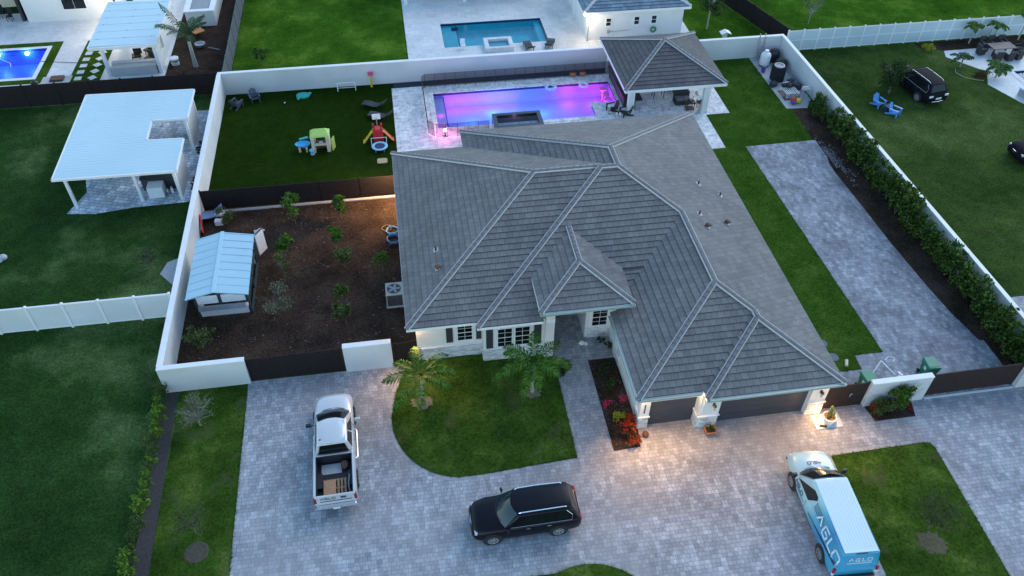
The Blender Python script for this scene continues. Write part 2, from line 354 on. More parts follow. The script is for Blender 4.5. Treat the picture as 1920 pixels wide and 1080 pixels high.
sheet('lawn', -13.3, 1.15, 59.5, 120, .01, M['grass_n'])
sheet('lawn', 26.2, 120, 59.6, 160, .01, M['grass_n'])
sheet('lawn', 33.0, 90, -10, 59.6, .008, M['grass_r'])
sheet('driveway', -9.45, 40, 2, 29.25, .012, M['paver'])
sheet('side_driveway', 20.0, 31.4, 22.9, 26.3, .018, M['paver2'])
poly('side_driveway', [(25.25, 26.28), (31.15, 26.28), (30.7, 28.5), (30.45, 31), (30.2, 35), (30.1, 39), (29.95, 42.6), (30.0, 43.6), (30.2, 44.4), (30.25, 46.6), (24.74, 46.52)], -.05, .02, M['paver2'])
sheet('side_lawn', 19.5, 32.6, 46.56, 59.2, .014, M['grass_s'])
poly('side_lawn', [(19.5, 26.3), (25.28, 26.3), (24.77, 46.56), (19.5, 46.56)], 0, .031, M['grass_s'])
poly('side_lawn', [(19.5, 25.3), (23.5, 25.28), (23.62, 26.3), (19.5, 26.3)], 0, .03, M['grass_s'])
poly('soil_strip', [(30.2, 50.9), (32.6, 50.9), (33.2, 23.1), (31.4, 23.1), (30.6, 28.5), (30.2, 35), (29.9, 42.6), (30.1, 46.6)], -.04, .016, M['mulch'])
sheet('turf', -13.45, -.48, 44.5, 58.6, .012, M['turf'])
sheet('turf', -13.45, 26.5, 58.5, 59.25, .009, M['turf'])
sheet('mulch_bed', -13.45, -.3, 29.35, 44.5, .012, M['mulch'])
sheet('mulch_bed', -.3, 18.0, 58.25, 59.2, .016, plain('dark_gravel', (.03, .034, .045), .9, .4, 40, bmp=.5, kind='World'))
sheet('pool_deck', -.48, 18.0, 46.0, 58.25, .02, M['trav'])
sheet('pool_deck', 18.0, 25.2, 51.05, 59.0, .022, M['trav'])
sheet('path', 18.0, 23.3, 46.5, 51.05, .024, M['trav'])
sheet('patio', 1.15, 26.2, 59.55, 95, .012, M['trav2'])
sheet('patio', -80, -23.6, 59.6, 76, .012, M['trav2'])
sheet('patio', -23.6, -18.6, 59.6, 82, .014, M['trav2'])
sheet('mulch_bed', -18.6, -13.4, 59.6, 90, .008, M['mulch'])
poly('patio', [(47.2, 58.0), (70, 58.2), (70, 38), (53, 45.8), (50.3, 49.0), (48.6, 51.6), (48.1, 54.4), (46.7, 56.7)], 0, .03, M['trav2']) if False else None
for pts in ([(47.0, 57.9), (70, 58.2), (70, 53.92), (49.3, 53.92), (48.3, 54.6), (46.6, 56.9)], [(48.6, 53.9), (50.88, 53.9), (50.88, 48.0), (49.3, 48.0), (48.6, 49.4), (47.6, 52.2)], [(49.3, 47.98), (66, 47.98), (66, 40), (52, 43.0)]):
    poly('patio', pts, .0, .03, M['trav2'])
poly('mulch_bed', [(45.0, 59.55), (70, 59.6), (70, 58.2), (47.2, 57.9), (45.2, 58.6)], 0, .02, M['mulch'])
# lawn islands
def lawn_island(pts, mat, bord=True):
    cx = sum(p[0] for p in pts)/len(pts); cy = sum(p[1] for p in pts)/len(pts)
    poly('lawn', pts, 0, .05, mat)
LC = [(-1.0, 29.3), (7.0, 29.3), (6.95, 21.98)] + [(2.2, 21.72)] + arc(1.5, 25.6, 3.5, 3.9, 262, 178, 14) + [(-1.75, 27.2)]
sheet('entry_floor', 6.6, 10.5, 29.2, 31.9, .02, M['paver'])
lawn_island(LC, M['grass_f'])
LR = [(19.45, 20.22), (24.45, 20.3), (24.75, 20.2), (24.85, 19.9), (24.6, 13), (24.3, 8), (19.0, 8), (19.2, 14)]
lawn_island(LR, M['grass_f'])
LB = [(1.5, 15.6), (3.4, 16.25)] + arc(6.0, 13.0, 3.2, 3.45, 112, 40, 9) + [(9.5, 10), (1.5, 10)]
lawn_island(LB, M['grass_f'])
# paver border courses round the islands
def border(pts, closed=False):
    b = MB(); wd = .2
    P = [Vector((x, y, 0)) for x, y in pts]
    out = []
    for i, q in enumerate(P):
        a = P[max(i-1, 0)]; c = P[min(i+1, len(P)-1)]; d = (c-a).normalized(); out.append(q+Vector((d.y, -d.x, 0))*wd)
    L = 0
    for i in range(len(P)-1):
        n = max(1, round((P[i+1]-P[i]).length/.3))
        for k in range(n):
            a0, a1 = (k+.04)/n, (k+.96)/n
            q = [P[i].lerp(P[i+1], a0), P[i].lerp(P[i+1], a1), out[i].lerp(out[i+1], a1), out[i].lerp(out[i+1], a0)]
            b.face([(v.x, v.y, .021) for v in q])
    struct(b.build('paver_border', border_mat))
border_mat = island('border_paver', [(.3, .3, .31), (.42, .42, .42), (.36, .35, .35), (.26, .27, .29)], .8, 0)
border(list(reversed(LC[1:])))
border(list(reversed(LB[:12]))); border(list(reversed(LR[:5]+[LR[5]]))) ; border([LR[7], LR[0]][::-1])
# left strip: lawn between hedge bed and driveway
sheet('lawn', -12.95, -9.45, 2, 29.2, .013, M['grass_f'])
poly('soil_strip', [(-13.95, 2), (-12.75, 2), (-12.95, 19), (-13.05, 29.1), (-13.6, 29.1)], 0, .02, plain('dark_soil', (.05, .045, .045), .95, .4, 14, bmp=.6, kind='World'))
b = MB(); b.lathe([(.36, .0), (.42, .03), (.5, .032), (.56, .01)], (-11.0, 19.6, .0), 20, 1, .95); b.cyl((-11.0, 19.6, .0), (-11.0, 19.6, .022), .38, n=18, mi=0); struct(b.build('soil_ring', plain('pale_soil', (.07, .06, .042), .95, .3, 8, kind='World')))
for x, y, r in ((-.35, 26.5, .62), (5.45, 26.35, .5), (22.0, 15.1, .75)):
    b = MB(); k = [(x+math.cos(a*.16)*r*q, y+math.sin(a*.16)*r*.85*q) for a in range(39) for q in (R.uniform(.7, 1.1),)]; b.prism(k, .03, .056)
    struct(b.build('soil_ring', plain('bare_soil', (.17, .155, .1) if x < 20 else (.09, .085, .045), .95, .35, 9, bmp=.5, kind='World')))
b = MB()
for i in range(420):
    y = R.gauss(44.2, 1.3); x = 30.3+abs(R.gauss(0, .33))+(.25 if y < 43 else 0); q = R.uniform(.02, .07)
    b.ball((x, y, .03), q, q*.8, q*.6, 6, 3, jit=.2)
o = b.build('pebbles', island('pebble', [(.16, .14, .15), (.3, .28, .3), (.22, .19, .2), (.12, .1, .1)], .9, 0)); o['kind'] = 'stuff'
# planting beds
BED = [(8.85, 28.05), (10.35, 28.05), (10.4, 23.4), (10.2, 22.15), (8.85, 22.1)]
poly('mulch_bed', BED, 0, .06, M['mulch']); border([(10.2, 22.1), (8.82, 22.05), (8.82, 28.1)][::-1][::-1])
BED2 = [(22.5, 22.84), (22.65, 21.9), (24.85, 21.9), (25.1, 22.84)]
poly('mulch_bed', BED2, 0, .06, M['mulch'])
b = MB()
for i in range(3500):
    k = R.random()
    if k < .75: x, y = R.uniform(-13.3, -.5), R.uniform(29.5, 44.3)
    elif k < .9: x, y = R.uniform(8.9, 10.2), R.uniform(22.2, 28)
    else: x, y = R.uniform(-18.4, -13.6), R.uniform(60, 72)
    s_ = R.uniform(.03, .09); a = R.uniform(0, 3.14); u = Vector((math.cos(a), math.sin(a), R.uniform(-.3, .3)))*s_; v = Vector((-math.sin(a), math.cos(a), 0))*s_*.4; c = Vector((x, y, .035 if x < 0 else .085))
    b.face([c-u-v, c+u-v, c+u+v, c-u+v])
o = b.build('wood_chips', M['chips']); o['kind'] = 'stuff'
# grass tufts along the lawn edges and over the near lawns
b = MB()
def tuft(x, y, z, h):
    for k in range(3):
        a = R.uniform(0, 6.28); d = Vector((math.cos(a), math.sin(a), 0)); c = Vector((x+R.uniform(-.04, .04), y+R.uniform(-.04, .04), z))
        b.face([c-d*.012, c+d*.012, c+Vector((d.y, -d.x, 0))*h*.5+Vector((0, 0, h))])
def edge(pts, z, dens=22):
    for i in range(len(pts)-1):
        a, c = Vector(pts[i]), Vector(pts[i+1]); n = int((c-a).length*dens)
        for k in range(n):
            q = a.lerp(c, R.random()); tuft(q.x+R.uniform(-.03, .03), q.y+R.uniform(-.03, .03), z, R.uniform(.03, .08))
edge(LC+[LC[0]], .04); edge(LR[:6], .04); edge(LB[1:11], .04); edge([(-9.47, 29), (-9.4, 10)], .01, 30); edge([(24.77, 46.5), (25.28, 26.3), (23.6, 26.3), (23.5, 25.3), (20, 25.3)], .02)
edge([(1.12, 60), (1.12, 95)], .0, 40)
o = b.build('grass_tufts', island('tuft', [(.03, .09, .012), (.05, .12, .02), (.07, .13, .03)], .8, .2)); o['kind'] = 'stuff'

# ================================================================ WALLS AND FENCES
def wallthing(label, pts, th, z1, mat=None, capm=True, coping=.03):
    """wall of several straight runs; pts = list of (x0,y0,x1,y1)"""
    x0, y0 = pts[0][:2]; t = thing('boundary_wall', label, 'wall', (x0, y0, 0), 'white rendered boundary walls')
    b = MB(); c = MB()
    for (ax, ay, bx, by) in pts:
        A, B = Vector((ax, ay, 0)), Vector((bx, by, 0)); d = (B-A).normalized(); n = Vector((-d.y, d.x, 0))*th/2
        q = [A-n, B-n, B+n, A+n]; b.hexa([(v.x, v.y, -.05) for v in q]+[(v.x, v.y, z1-.06) for v in q])
        n2 = n*(1+coping/th*2); e = d*.004
        q = [A-n2-e, B-n2+e, B+n2+e, A+n2-e]; c.hexa([(v.x, v.y, z1-.0575) for v in q]+[(v.x, v.y, z1) for v in q])
    b.build('wall_panel', M['wall'], t); c.build('wall_coping', M['white'], t, bevel=.01)
    return t
wallthing('long white boundary wall beside the neighbour with the open patio cover', [(-13.55, 29.36, -13.55, 59.07)], .26, 1.88)
wallthing('white boundary wall across the back behind the glowing pool', [(-13.68, 59.2, 32.52, 59.2)], .24, 1.88)
wallthing('white boundary wall running behind the long green hedge', [(32.42, 59.05, 33.0, 20.5)], .22, 1.88)
wallthing('white front wall section at the corner of the mulched garden', [(-13.68, 29.23, -9.3, 29.23)], .24, 1.88)
wallthing('short white wall section between dark gates left of the palm', [(-4.25, 29.3, -1.72, 29.3)], .26, 1.98)
wallthing('short white wall section behind the bougainvillea by the side driveway', [(22.42, 23.0, 25.75, 23.0)], .26, 1.9)
wallthing('white wall end at the far side of the sliding driveway gate', [(31.1, 23.0, 32.85, 23.0)], .24, 1.9)
# house number marks on the wall section behind the bougainvillea
def fence(name, label, cat, x0, y0, x1, y1, h, mat, step=2.4, th=.05, post=.1, base=None, group=None, rails=None, postmat=None, capm=None):
    t = thing(name, label, cat, (x0, y0, 0), group)
    A, B = Vector((x0, y0, 0)), Vector((x1, y1, 0)); d = (B-A); L = d.length; d.normalize(); n = Vector((-d.y, d.x, 0))
    b = MB(); q = [A-n*th/2, B-n*th/2, B+n*th/2, A+n*th/2]; b.hexa([(v.x, v.y, .06) for v in q]+[(v.x, v.y, h-.03) for v in q]); b.build('fence_panel', mat, t)
    k = max(1, round(L/step))
    for i in range(k+1):
        c = A+d*(L*i/k); p = MB(); a = math.atan2(d.y, d.x)
        p.rbox((c.x, c.y, (h+.04)/2), (post, post, h+.04), a)
        if capm: p.mesh([(c.x-.08, c.y-.08, h+.03), (c.x+.08, c.y-.08, h+.03), (c.x+.08, c.y+.08, h+.03), (c.x-.08, c.y+.08, h+.03), (c.x, c.y, h+.11)], [(0, 1, 4), (1, 2, 4), (2, 3, 4), (3, 0, 4)])
        p.build('fence_post', postmat or mat, t)
    if rails:
        r = MB()
        for z in rails: r.rbox(((x0+x1)/2, (y0+y1)/2, z), (L, th+.05, .06), math.atan2(d.y, d.x))
        r.build('fence_rail', postmat or mat, t)
    return t
fence('board_fence', 'low dark horizontal board fence between the turf yard and mulched garden', 'fence', -13.4, 44.5, -.5, 44.45, 1.6, M['dark'], 2.4)
b = MB(); b.box(-13.35, -.5, 44.1, 44.3, .0, .09); tag(b.build('edging_kerb', M['conc']), 'pale concrete kerb at the foot of the dark board fence', 'kerb')
fence('board_fence', 'tall dark board fence behind the open white patio cover', 'fence', -40, 59.35, -13.75, 59.35, 1.9, M['dark'], 2.4)
fence('board_fence', 'grey wooden side fence between the bright back lawn and the cabana yard', 'fence', -13.35, 59.5, -13.35, 84, 1.85, M['greyfence'], 2.4)
fence('board_fence', 'dark fence beyond the shade tree in the far corner', 'fence', 33.6, 60.5, 27, 84, 1.7, M['dark'], 2.4)
fence('sliding_gate', 'wide dark slatted gate panel in front of the mulched garden', 'gate', -9.28, 29.3, -4.4, 29.36, 1.75, M['dark'], 2.5, .06, .08)
fence('garden_gate', 'narrow dark slatted gate between white wall section and house corner', 'gate', -1.58, 29.4, -.45, 29.5, 1.6, M['dark'], 1.2, .06, .08)
g = fence('driveway_gate', 'wide dark slatted gate closing the side driveway', 'gate', 25.95, 23.1, 31.0, 23.15, 1.75, M['bronze'], 5.1, .06, .09)
b = MB(); b.box(25.9, 31.05, 22.86, 22.98, .012, .035); tag(b.build('gate_track', M['white']), 'white concrete track line under the side driveway gate', 'gate track')
g = fence('pedestrian_gate', 'brown slatted gate beside the cactus pot', 'gate', 20.12, 23.05, 22.28, 23.05, 1.85, M['bronze'], 2.2, .06, .08)
b = MB(); b.rbox((21.45, 22.98, 1.05), (.05, .05, .3)); b.rbox((21.5, 22.95, 1.15), (.12, .04, .04)); b.build('gate_handle', M['chrome'], g)
def vinyl(label, x0, y0, x1, y1, h, step, rails, pm='vinyl_q'):
    t = fence('vinyl_fence', label, 'fence', x0, y0, x1, y1, h, M[pm], step, .05, .13, rails=rails, capm=True, postmat=M['vinyl'])
vinyl('white vinyl privacy fence across the left neighbour lawn', -40.6, 34.8, -13.85, 34.8, 1.85, 1.91, (.12, 1.8))
vinyl('white vinyl fence along the back of the right neighbour lawn', 33.2, 59.75, 62, 59.75, 1.9, 1.36, (.12, 1.0, 1.84), 'vinyl_p')
# dotted picket top of the right fence belongs to it visually
# mesh pool fence: two runs
def meshfence(label, pts, h=1.2):
    t = thing('pool_fence', label, 'fence', (*pts[0], 0), 'black mesh pool fences')
    b = MB(); top = MB()
    for i in range(len(pts)-1):
        A, B = Vector((*pts[i], 0)), Vector((*pts[i+1], 0)); L = (B-A).length; n = max(1, round(L/.82))
        b.face([(A.x, A.y, .06), (B.x, B.y, .06), (B.x, B.y, h), (A.x, A.y, h)])
        top.tube([(A.x, A.y, h), (B.x, B.y, h)], .012, 5)
        for k in range(n+1):
            c = A.lerp(B, k/n); p = MB(); p.cyl((c.x, c.y, 0), (c.x, c.y, h+.02), .016, n=6); p.build('fence_post', M['black'], t)
    b.build('mesh_panel', meshpanel('black_mesh', (.02, .02, .025), .55), t); top.build('top_binding', M['black'], t)
meshfence('black mesh safety fence round the left and back of the purple pool', [(2.35, 50.9), (1.95, 51.4), (1.95, 57.7), (2.2, 58.0), (17.6, 58.0)])
meshfence('black mesh safety fence near the pink lamp', [(2.5, 50.75), (6.4, 50.75)])

# ================================================================ HOUSE
ZE, S = 3.1, .432
def plane(b, kind, e, z0, lo, hi, t0, t1, s=S, d=.33, h=.046):
    k0 = int(round(t0/d)); n = max(1, math.ceil((t1-t0)/d-1e-6))
    for k in range(n):
        a, c = t0+k*d, min(t0+(k+1)*d, t1)
        l0, h0, l1, h1 = lo(a), hi(a), lo(c), hi(c)
        if h0-l0 < .01: continue
        if h1 < l1: h1 = l1 = (h1+l1)/2
        def P(q, t, z):
            if kind == 'S': return (q, e+t, z)
            if kind == 'N': return (q, e-t, z)
            if kind == 'W': return (e+t, q, z)
            return (e-t, q, z)
        za, zc = z0+s*a, z0+s*c
        v0, v1 = (k+.03)*.33, (k+.97)*.33
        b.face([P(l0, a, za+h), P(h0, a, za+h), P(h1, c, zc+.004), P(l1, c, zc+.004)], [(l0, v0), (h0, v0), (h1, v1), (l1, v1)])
        b.face([P(l0, a, za-.03), P(h0, a, za-.03), P(h0, a, za+h), P(l0, a, za+h)], [(l0, k*.33)]*4, mi=1)  # course front takes the darker slot, deepening the shade line by colour
def caps(b, mb, A, B, L=.38):
    A, B = Vector(A), Vector(B); d = B-A; n = max(1, round(d.length/L)); d.normalize(); sd_ = Vector((d.y, -d.x, 0)).normalized(); upv = sd_.cross(d); upv = upv if upv.z > 0 else -upv
    if A.z > B.z: A, B, d = B, A, -d
    st = (B-A)/n
    for k in range(n):
        p, q = A+st*k, A+st*(k+1.06); secs = []
        for c, wd, ht in ((p, .135, .125), (q, .115, .085)):
            secs.append([c+sd_*wd*x+upv*ht*z for x, z in ((-1, -.5), (-.85, .45), (-.4, .9), (.4, .9), (.85, .45), (1, -.5))])
        b.loft(secs, True, True)
    for s_ in (-1, 1):
        o = sd_*s_*.14; q = [A+o-sd_*.02, A+o+sd_*.018]; r = [B+o-sd_*.02, B+o+sd_*.018]
        mb.hexa([q[0]-upv*.04, q[1]-upv*.04, r[1]-upv*.04, r[0]-upv*.04, q[0]+upv*.04, q[1]+upv*.04, r[1]+upv*.04, r[0]+upv*.04])
XW, XE, YS, YS2, YN, YNN = -.8, 20.22, 28.92, 28.5, 44.85, 46.73
XC, XN, XG, XG2, YG, YG2 = 2.85, 3.88, 9.93, 13.2, 22.8, 22.32
h1 = (YN-YS)/2; h2 = (YN-YS2)/2; h3 = (XE-XN)/2; h4 = (XE-XG)/2; h5 = (XE-XG2)/2
XM = (XN+XE)/2
house = thing('house', 'large single storey white house with grey tiled hip roofs and garage wing', 'house', (9, 35, 0))
rf = MB()
plane(rf, 'W', XW, ZE, lambda t: YS+t, lambda t: YN-t, 0, h1)
plane(rf, 'S', YS, ZE, lambda t: XW+t, lambda t: min(4.5+t, XM), 0, h1)
plane(rf, 'W', XC, ZE, lambda t: YS2+t, lambda t: min(YS2+t+.9, YN-t), 0, h2)
def s2hi(t): return 6.35 if t < 2.3 else min(XE-t, 20)
plane(rf, 'S', YS2, ZE, lambda t: XC+t, s2hi, 0, h2)
plane(rf, 'S', YS2, ZE, lambda t: 10.98, lambda t: 10.3+t, .99, 2.31)
plane(rf, 'N', YN, ZE, lambda t: XW+t, lambda t: XM if t < h1-.01 else XM, 0, h1)
plane(rf, 'N', YN, ZE, lambda t: 10.6, lambda t: XM, h1, h2)
plane(rf, 'W', XN, ZE, lambda t: YS2+h2 if t > 3 else 42, lambda t: YNN-t, 0, h3)
plane(rf, 'N', YNN, ZE, lambda t: XN+t, lambda t: XE-t, 0, h3)
def elo(t): return YG2+t if t < h5 else (YG+t if t < h4 else YS2+t)
plane(rf, 'E', XE, ZE, elo, lambda t: YNN-t, 0, h3)
plane(rf, 'W', XG, ZE, lambda t: YG+t, lambda t: 28.6 if t < .6 else 30.4+t, 0, h4)
plane(rf, 'S', YG, ZE, lambda t: XG+t, lambda t: min(XG2+1+t, XE-t), 0, h4)
plane(rf, 'W', XG2, ZE, lambda t: YG2+t, lambda t: YG2+t+.9, 0, h5)
plane(rf, 'S', YG2, ZE, lambda t: XG2+t, lambda t: XE-t, 0, h5)
# entry roof
EX0, EX1, EY, EZ = 6.08, 11.04, 28.13, 4.12; he = (EX1-EX0)/2
plane(rf, 'S', EY, EZ, lambda t: EX0+t, lambda t: EX1-t, 0, he)
plane(rf, 'W', EX0, EZ, lambda t: EY+t, lambda t: 34.6, 0, he)
plane(rf, 'E', EX1, EZ, lambda t: EY+t, lambda t: 34.6, 0, he)
roof = rf.build('roof', [M['tile'], plain('tile_butt_shade', (.035, .035, .04), .8, .2, 9, kind='World')], house)  # butts far darker than the tile: shade below each course put into colour
cb, cm = MB(), MB()
zr = lambda t, z=ZE: z+S*t+.03
P1 = (XW+h1, YS+h1, zr(h1)); P2 = (XC+h2, YS2+h2, zr(h2)); P3 = (XM, YS2+h2, zr(h2)); P4 = (XM, YNN-h3, zr(h3))
caps(cb, cm, (XW, YS, zr(0)), P1); caps(cb, cm, (XW, YN, zr(0)), P1); caps(cb, cm, P1, (P2[0], P1[1], P1[2])); caps(cb, cm, (XC, YS2, zr(0)), P2)
caps(cb, cm, P2, P3); caps(cb, cm, P3, P4); caps(cb, cm, (XN, YNN, zr(0)), P4); caps(cb, cm, (XE, YNN, zr(0)), P4)
Q2 = (XG+h4, YG+h4, zr(h4)); Q3 = (XG2+h5, YG2+h5, zr(h5)); Q1 = (Q2[0], YS2+h4, zr(h4))
caps(cb, cm, Q1, P3); caps(cb, cm, Q1, Q2); caps(cb, cm, (XG, YG, zr(0)), Q2); caps(cb, cm, (Q3[0], YG+h5, zr(h5)), Q2)
caps(cb, cm, Q3, (Q3[0], YG+h5, zr(h5))); caps(cb, cm, (XG2, YG2, zr(0)), Q3); caps(cb, cm, (XE, YG2, zr(0)), Q3)
E1 = ((EX0+EX1)/2, EY+he, zr(he, EZ)); caps(cb, cm, (EX0, EY, zr(0, EZ)), E1); caps(cb, cm, (EX1, EY, zr(0, EZ)), E1)
caps(cb, cm, E1, (E1[0], YS2+(EZ-ZE)/S+he+.15, E1[2]))
cb.build('ridge_caps', M['cap'], roof, label='rounded grey ridge and hip cap tiles'); cm.build('ridge_mortar', M['mortar'], roof)
# soffit slabs, fascia
so_ = MB()
so_.box(XW+.02, 6.3, YS+.02, YN-.02, ZE-.16, ZE-.045); so_.box(XC+.02, 6.3, YS2+.02, 30, ZE-.157, ZE-.048); so_.box(XN+.02, XE-.02, 31.4, YNN-.02, ZE-.154, ZE-.05)
so_.box(XG+.02, XE-.02, YG+.02, 28.55, ZE-.151, ZE-.052); so_.box(XG2+.02, XE-.023, YG2+.02, YG+.5, ZE-.148, ZE-.054); so_.box(11.05, XE-.026, 28.55, 31.4, ZE-.152, ZE-.053)
so_.box(EX0+.02, EX1-.02, EY+.02, 33.5, EZ-.15, EZ-.05)
so_.build('soffit', M['stucco'], house)
fa = MB()
def fascia(x0, y0, x1, y1, z, w_=.022, h_=.17):
    fa.box(min(x0, x1)-w_, max(x0, x1)+w_, min(y0, y1)-w_, max(y0, y1)+w_, z-h_-.01, z-.012)
fascia(XW, YS, XC-.06, YS, ZE); fascia(XC, YS2, 6.3, YS2, ZE); fascia(XC, YS2+.05, XC, YS-.05, ZE); fascia(XG, YG, XG2-.06, YG, ZE); fascia(XG2, YG2, XE, YG2, ZE); fascia(XG2, YG2+.05, XG2, YG-.05, ZE)
fascia(XG, YG+.06, XG, 28.5, ZE); fascia(XW, YS+.06, XW, YN, ZE); fascia(XE, YG2+.06, XE, YNN-.06, ZE); fascia(XN, YNN, XE, YNN, ZE); fascia(EX0, EY, EX1, EY, EZ); fascia(EX0, EY+.06, EX0, 33, EZ); fascia(EX1, EY+.06, EX1, 31.5, EZ)
fa.build('fascia', M['white'], house)
gu = MB()
for x0, x1, y, z in ((XG-.05, XG2-.1, YG-.08, ZE), (XG2-.03, XE+.05, YG2-.08, ZE), (EX0-.03, EX1+.04, EY-.08, EZ)):
    gu.box(x0, x1, y-.07, y+.045, z-.14, z-.02)
gu.box(XG-.13, XG-.025, YG, 28.4, ZE-.14, ZE-.02)
gu.build('gutter', plain('gutter_greenish', (.3, .38, .36), .4, .08, 3, metal=.2), house)
# walls
wl = MB(); zt = ZE-.15
wl.box(-.35, 3.2, 29.45, 29.7, 0, zt); wl.box(3.2, 6.5, 28.87, 29.1, 0, zt); wl.box(3.2, 3.42, 29.1, 29.45, 0, zt); wl.box(-.35, -.1, 29.7, 44.4, 0, zt); wl.box(-.1, 4.3, 44.2, 44.4, 0, zt)
wl.box(4.3, 19.8, 46.05, 46.3, 0, zt); wl.box(4.3, 4.5, 44.4, 46.05, 0, zt); wl.box(19.55, 19.8, 23.3, 46.05, 0, zt)
wl.box(10.38, 10.6, 23.45, 29.0, 0, zt)                                     # garage west wall
wl.box(10.3, 10.8, 23.22, 23.45, 0, zt); wl.box(10.8, 13.42, 23.26, 23.45, 2.1, zt); wl.box(13.26, 13.42, 22.9, 23.6, 0, zt)
wl.box(13.42, 14.32, 22.86, 23.1, 0, zt); wl.box(14.32, 19.12, 22.9, 23.1, 2.1, zt); wl.box(19.12, 20.0, 22.86, 23.1, 0, zt); wl.box(19.78, 20.0, 23.1, 23.3, 0, zt); wl.box(14.2, 14.34, 23.1, 23.35, 0, zt); wl.box(19.1, 19.2, 23.1, 23.35, 0, zt)
# entry portal
wl.box(6.5, 6.98, 28.62, 29.12, 0, 3.5); wl.box(6.5, 6.7, 29.12, 32.0, 0, 3.9); wl.box(6.7, 9.0, 31.8, 32.0, 0, 3.9); wl.box(9.0, 9.15, 29.8, 31.8, 0, 3.9); wl.box(9.15, 10.6, 29.75, 29.95, 0, 3.9); wl.box(10.4, 10.62, 29.0, 29.75, 0, 3.9)
wl.box(6.4, 10.9, 28.45, 28.75, 3.5, EZ-.15)
wl.build('walls', M['stucco'], house)
# gable infill above entry between roof and soffit
st = MB()
def stone_s(x0, x1, y, z0, z1):      # courses of ledge stone on a south face
    st = MB(); z = z0
    while z < z1-.01:
        hh = min(R.uniform(.055, .1), z1-z); x = x0
        while x < x1-.01:
            ww = min(R.uniform(.14, .5), x1-x); d = R.uniform(.02, .06); st.box(x+.003, x+ww-.003, y-d, y+.02, z+.003, z+hh-.003); x += ww
        z += hh
    st.build('stone_veneer', M['stone'], house)
def stone_w(y0, y1, x, z0, z1, sg=-1):
    st = MB(); z = z0
    while z < z1-.01:
        hh = min(R.uniform(.055, .1), z1-z); y = y0
        while y < y1-.01:
            ww = min(R.uniform(.14, .5), y1-y); d = R.uniform(.02, .06)
            if sg < 0: st.box(x-d, x+.02, y+.003, y+ww-.003, z+.003, z+hh-.003)
            else: st.box(x-.02, x+d, y+.003, y+ww-.003, z+.003, z+hh-.003)
            y += ww
        z += hh
    st.build('stone_veneer', M['stone'], house)
stone_s(-.35, 3.2, 29.45, 0, .92); stone_s(3.2, 6.5, 28.87, 0, .97); stone_w(28.87, 29.45, 3.2, 0, .95); stone_s(10.3, 10.8, 23.22, 0, .98); stone_w(23.22, 23.9, 10.38, 0, .98)
stone_s(13.42, 14.32, 22.86, 0, .95); stone_w(22.86, 23.4, 13.26, 0, .95); stone_s(19.12, 20.0, 22.86, 0, .95); stone_s(9.15, 10.4, 29.75, 0, .75); stone_s(6.5, 6.98, 28.62, 2.7, 3.5); stone_s(6.5, 6.98, 28.62, 0, .9); stone_w(27.4, 28.6, 10.38, 0, .95)
for x0, x1, y, z in ((-.4, 3.17, 29.45, .92), (3.12, 6.55, 28.87, .97), (10.25, 10.85, 23.22, .98), (13.2, 14.38, 22.86, .95), (19.06, 20.06, 22.86, .95), (9.1, 10.4, 29.75, .75)):
    sb = MB(); sb.box(x0, x1, y-.085, y+.01, z, z+.055); sb.build('stone_cap', M['white'], house, bevel=.008)
for q in ((10.29, 10.4, 23.23, 23.95, .981, 1.036), (13.17, 13.25, 22.88, 23.45, .952, 1.008)): sb = MB(); sb.box(*q); sb.build('stone_cap', M['white'], house)
def window(x0, x1, z0, z1, y, cols=2, rows=4, par=None, label=None, fw_=.045, d=1):
    par = par or house; f = MB(); g = MB(); y0 = y-.035
    for (a, b_, c, e) in ((x0, x1, z0, z0+fw_), (x0, x1, z1-fw_, z1), (x0, x0+fw_, z0+fw_, z1-fw_), (x1-fw_, x1, z0+fw_, z1-fw_)): f.box(a, b_, y0, y+.01, c, e)
    zm = (z0+z1)/2; f.box(x0+fw_, x1-fw_, y0+.005, y+.01, zm-.018, zm+.018)
    for k in range(1, cols): x = x0+(x1-x0)*k/cols; f.box(x-.009, x+.009, y0+.012, y+.005, z0+fw_, z1-fw_)
    for k in range(1, rows):
        z = z0+(z1-z0)*k/rows
        if abs(z-zm) > .05: f.box(x0+fw_, x1-fw_, y0+.013, y+.004, z-.008, z+.008)
    f.box(x0-.06, x1+.06, y-.07, y+.008, z0-.07, z0-.002)
    w_ = f.build('window', M['white'], par, label=label); g.box(x0+fw_/2, x1-fw_/2, y-.012, y+.02, z0+fw_/2, z1-fw_/2); g.build('pane', M['glass'], w_)
    return w_
window(1.82, 2.68, 1.25, 2.5, 29.44); window(3.92, 4.76, 1.05, 2.5, 28.86); window(4.86, 5.72, 1.05, 2.5, 28.86); window(9.32, 10.22, .95, 2.3, 29.74)
for x0, x1, z0, z1, y in ((1.68, 2.82, 1.1, 2.62, 29.445), (3.8, 5.84, .99, 2.62, 28.865), (9.2, 10.34, .83, 2.42, 29.745)):
    wt = MB()
    for (a, b_, c, e) in ((x0, x1, z1-.08, z1), (x0, x0+.1, z0+.06, z1-.08), (x1-.1, x1, z0+.06, z1-.08)): wt.box(a, b_, y-.025, y+.01, c, e)
    wt.build('window_trim', M['white'], house)
for x0, x1, z0, z1, y in ((1.24, 1.6, 1.2, 2.45, 29.44), (2.86, 3.14, 1.25, 2.2, 29.44), (3.33, 3.7, .98, 2.5, 28.86), (5.92, 6.32, 1.0, 2.5, 28.86)):
    s_ = MB(); s_.box(x0, x1, y-.03, y+.01, z0, z1)
    for k in range(int((z1-z0-.16)/.07)): s_.rbox(((x0+x1)/2, y-.036, z0+.11+k*.07), (x1-x0-.12, .012, .05), rx=.35)
    s_.build('shutter', M['charcoal'], house)
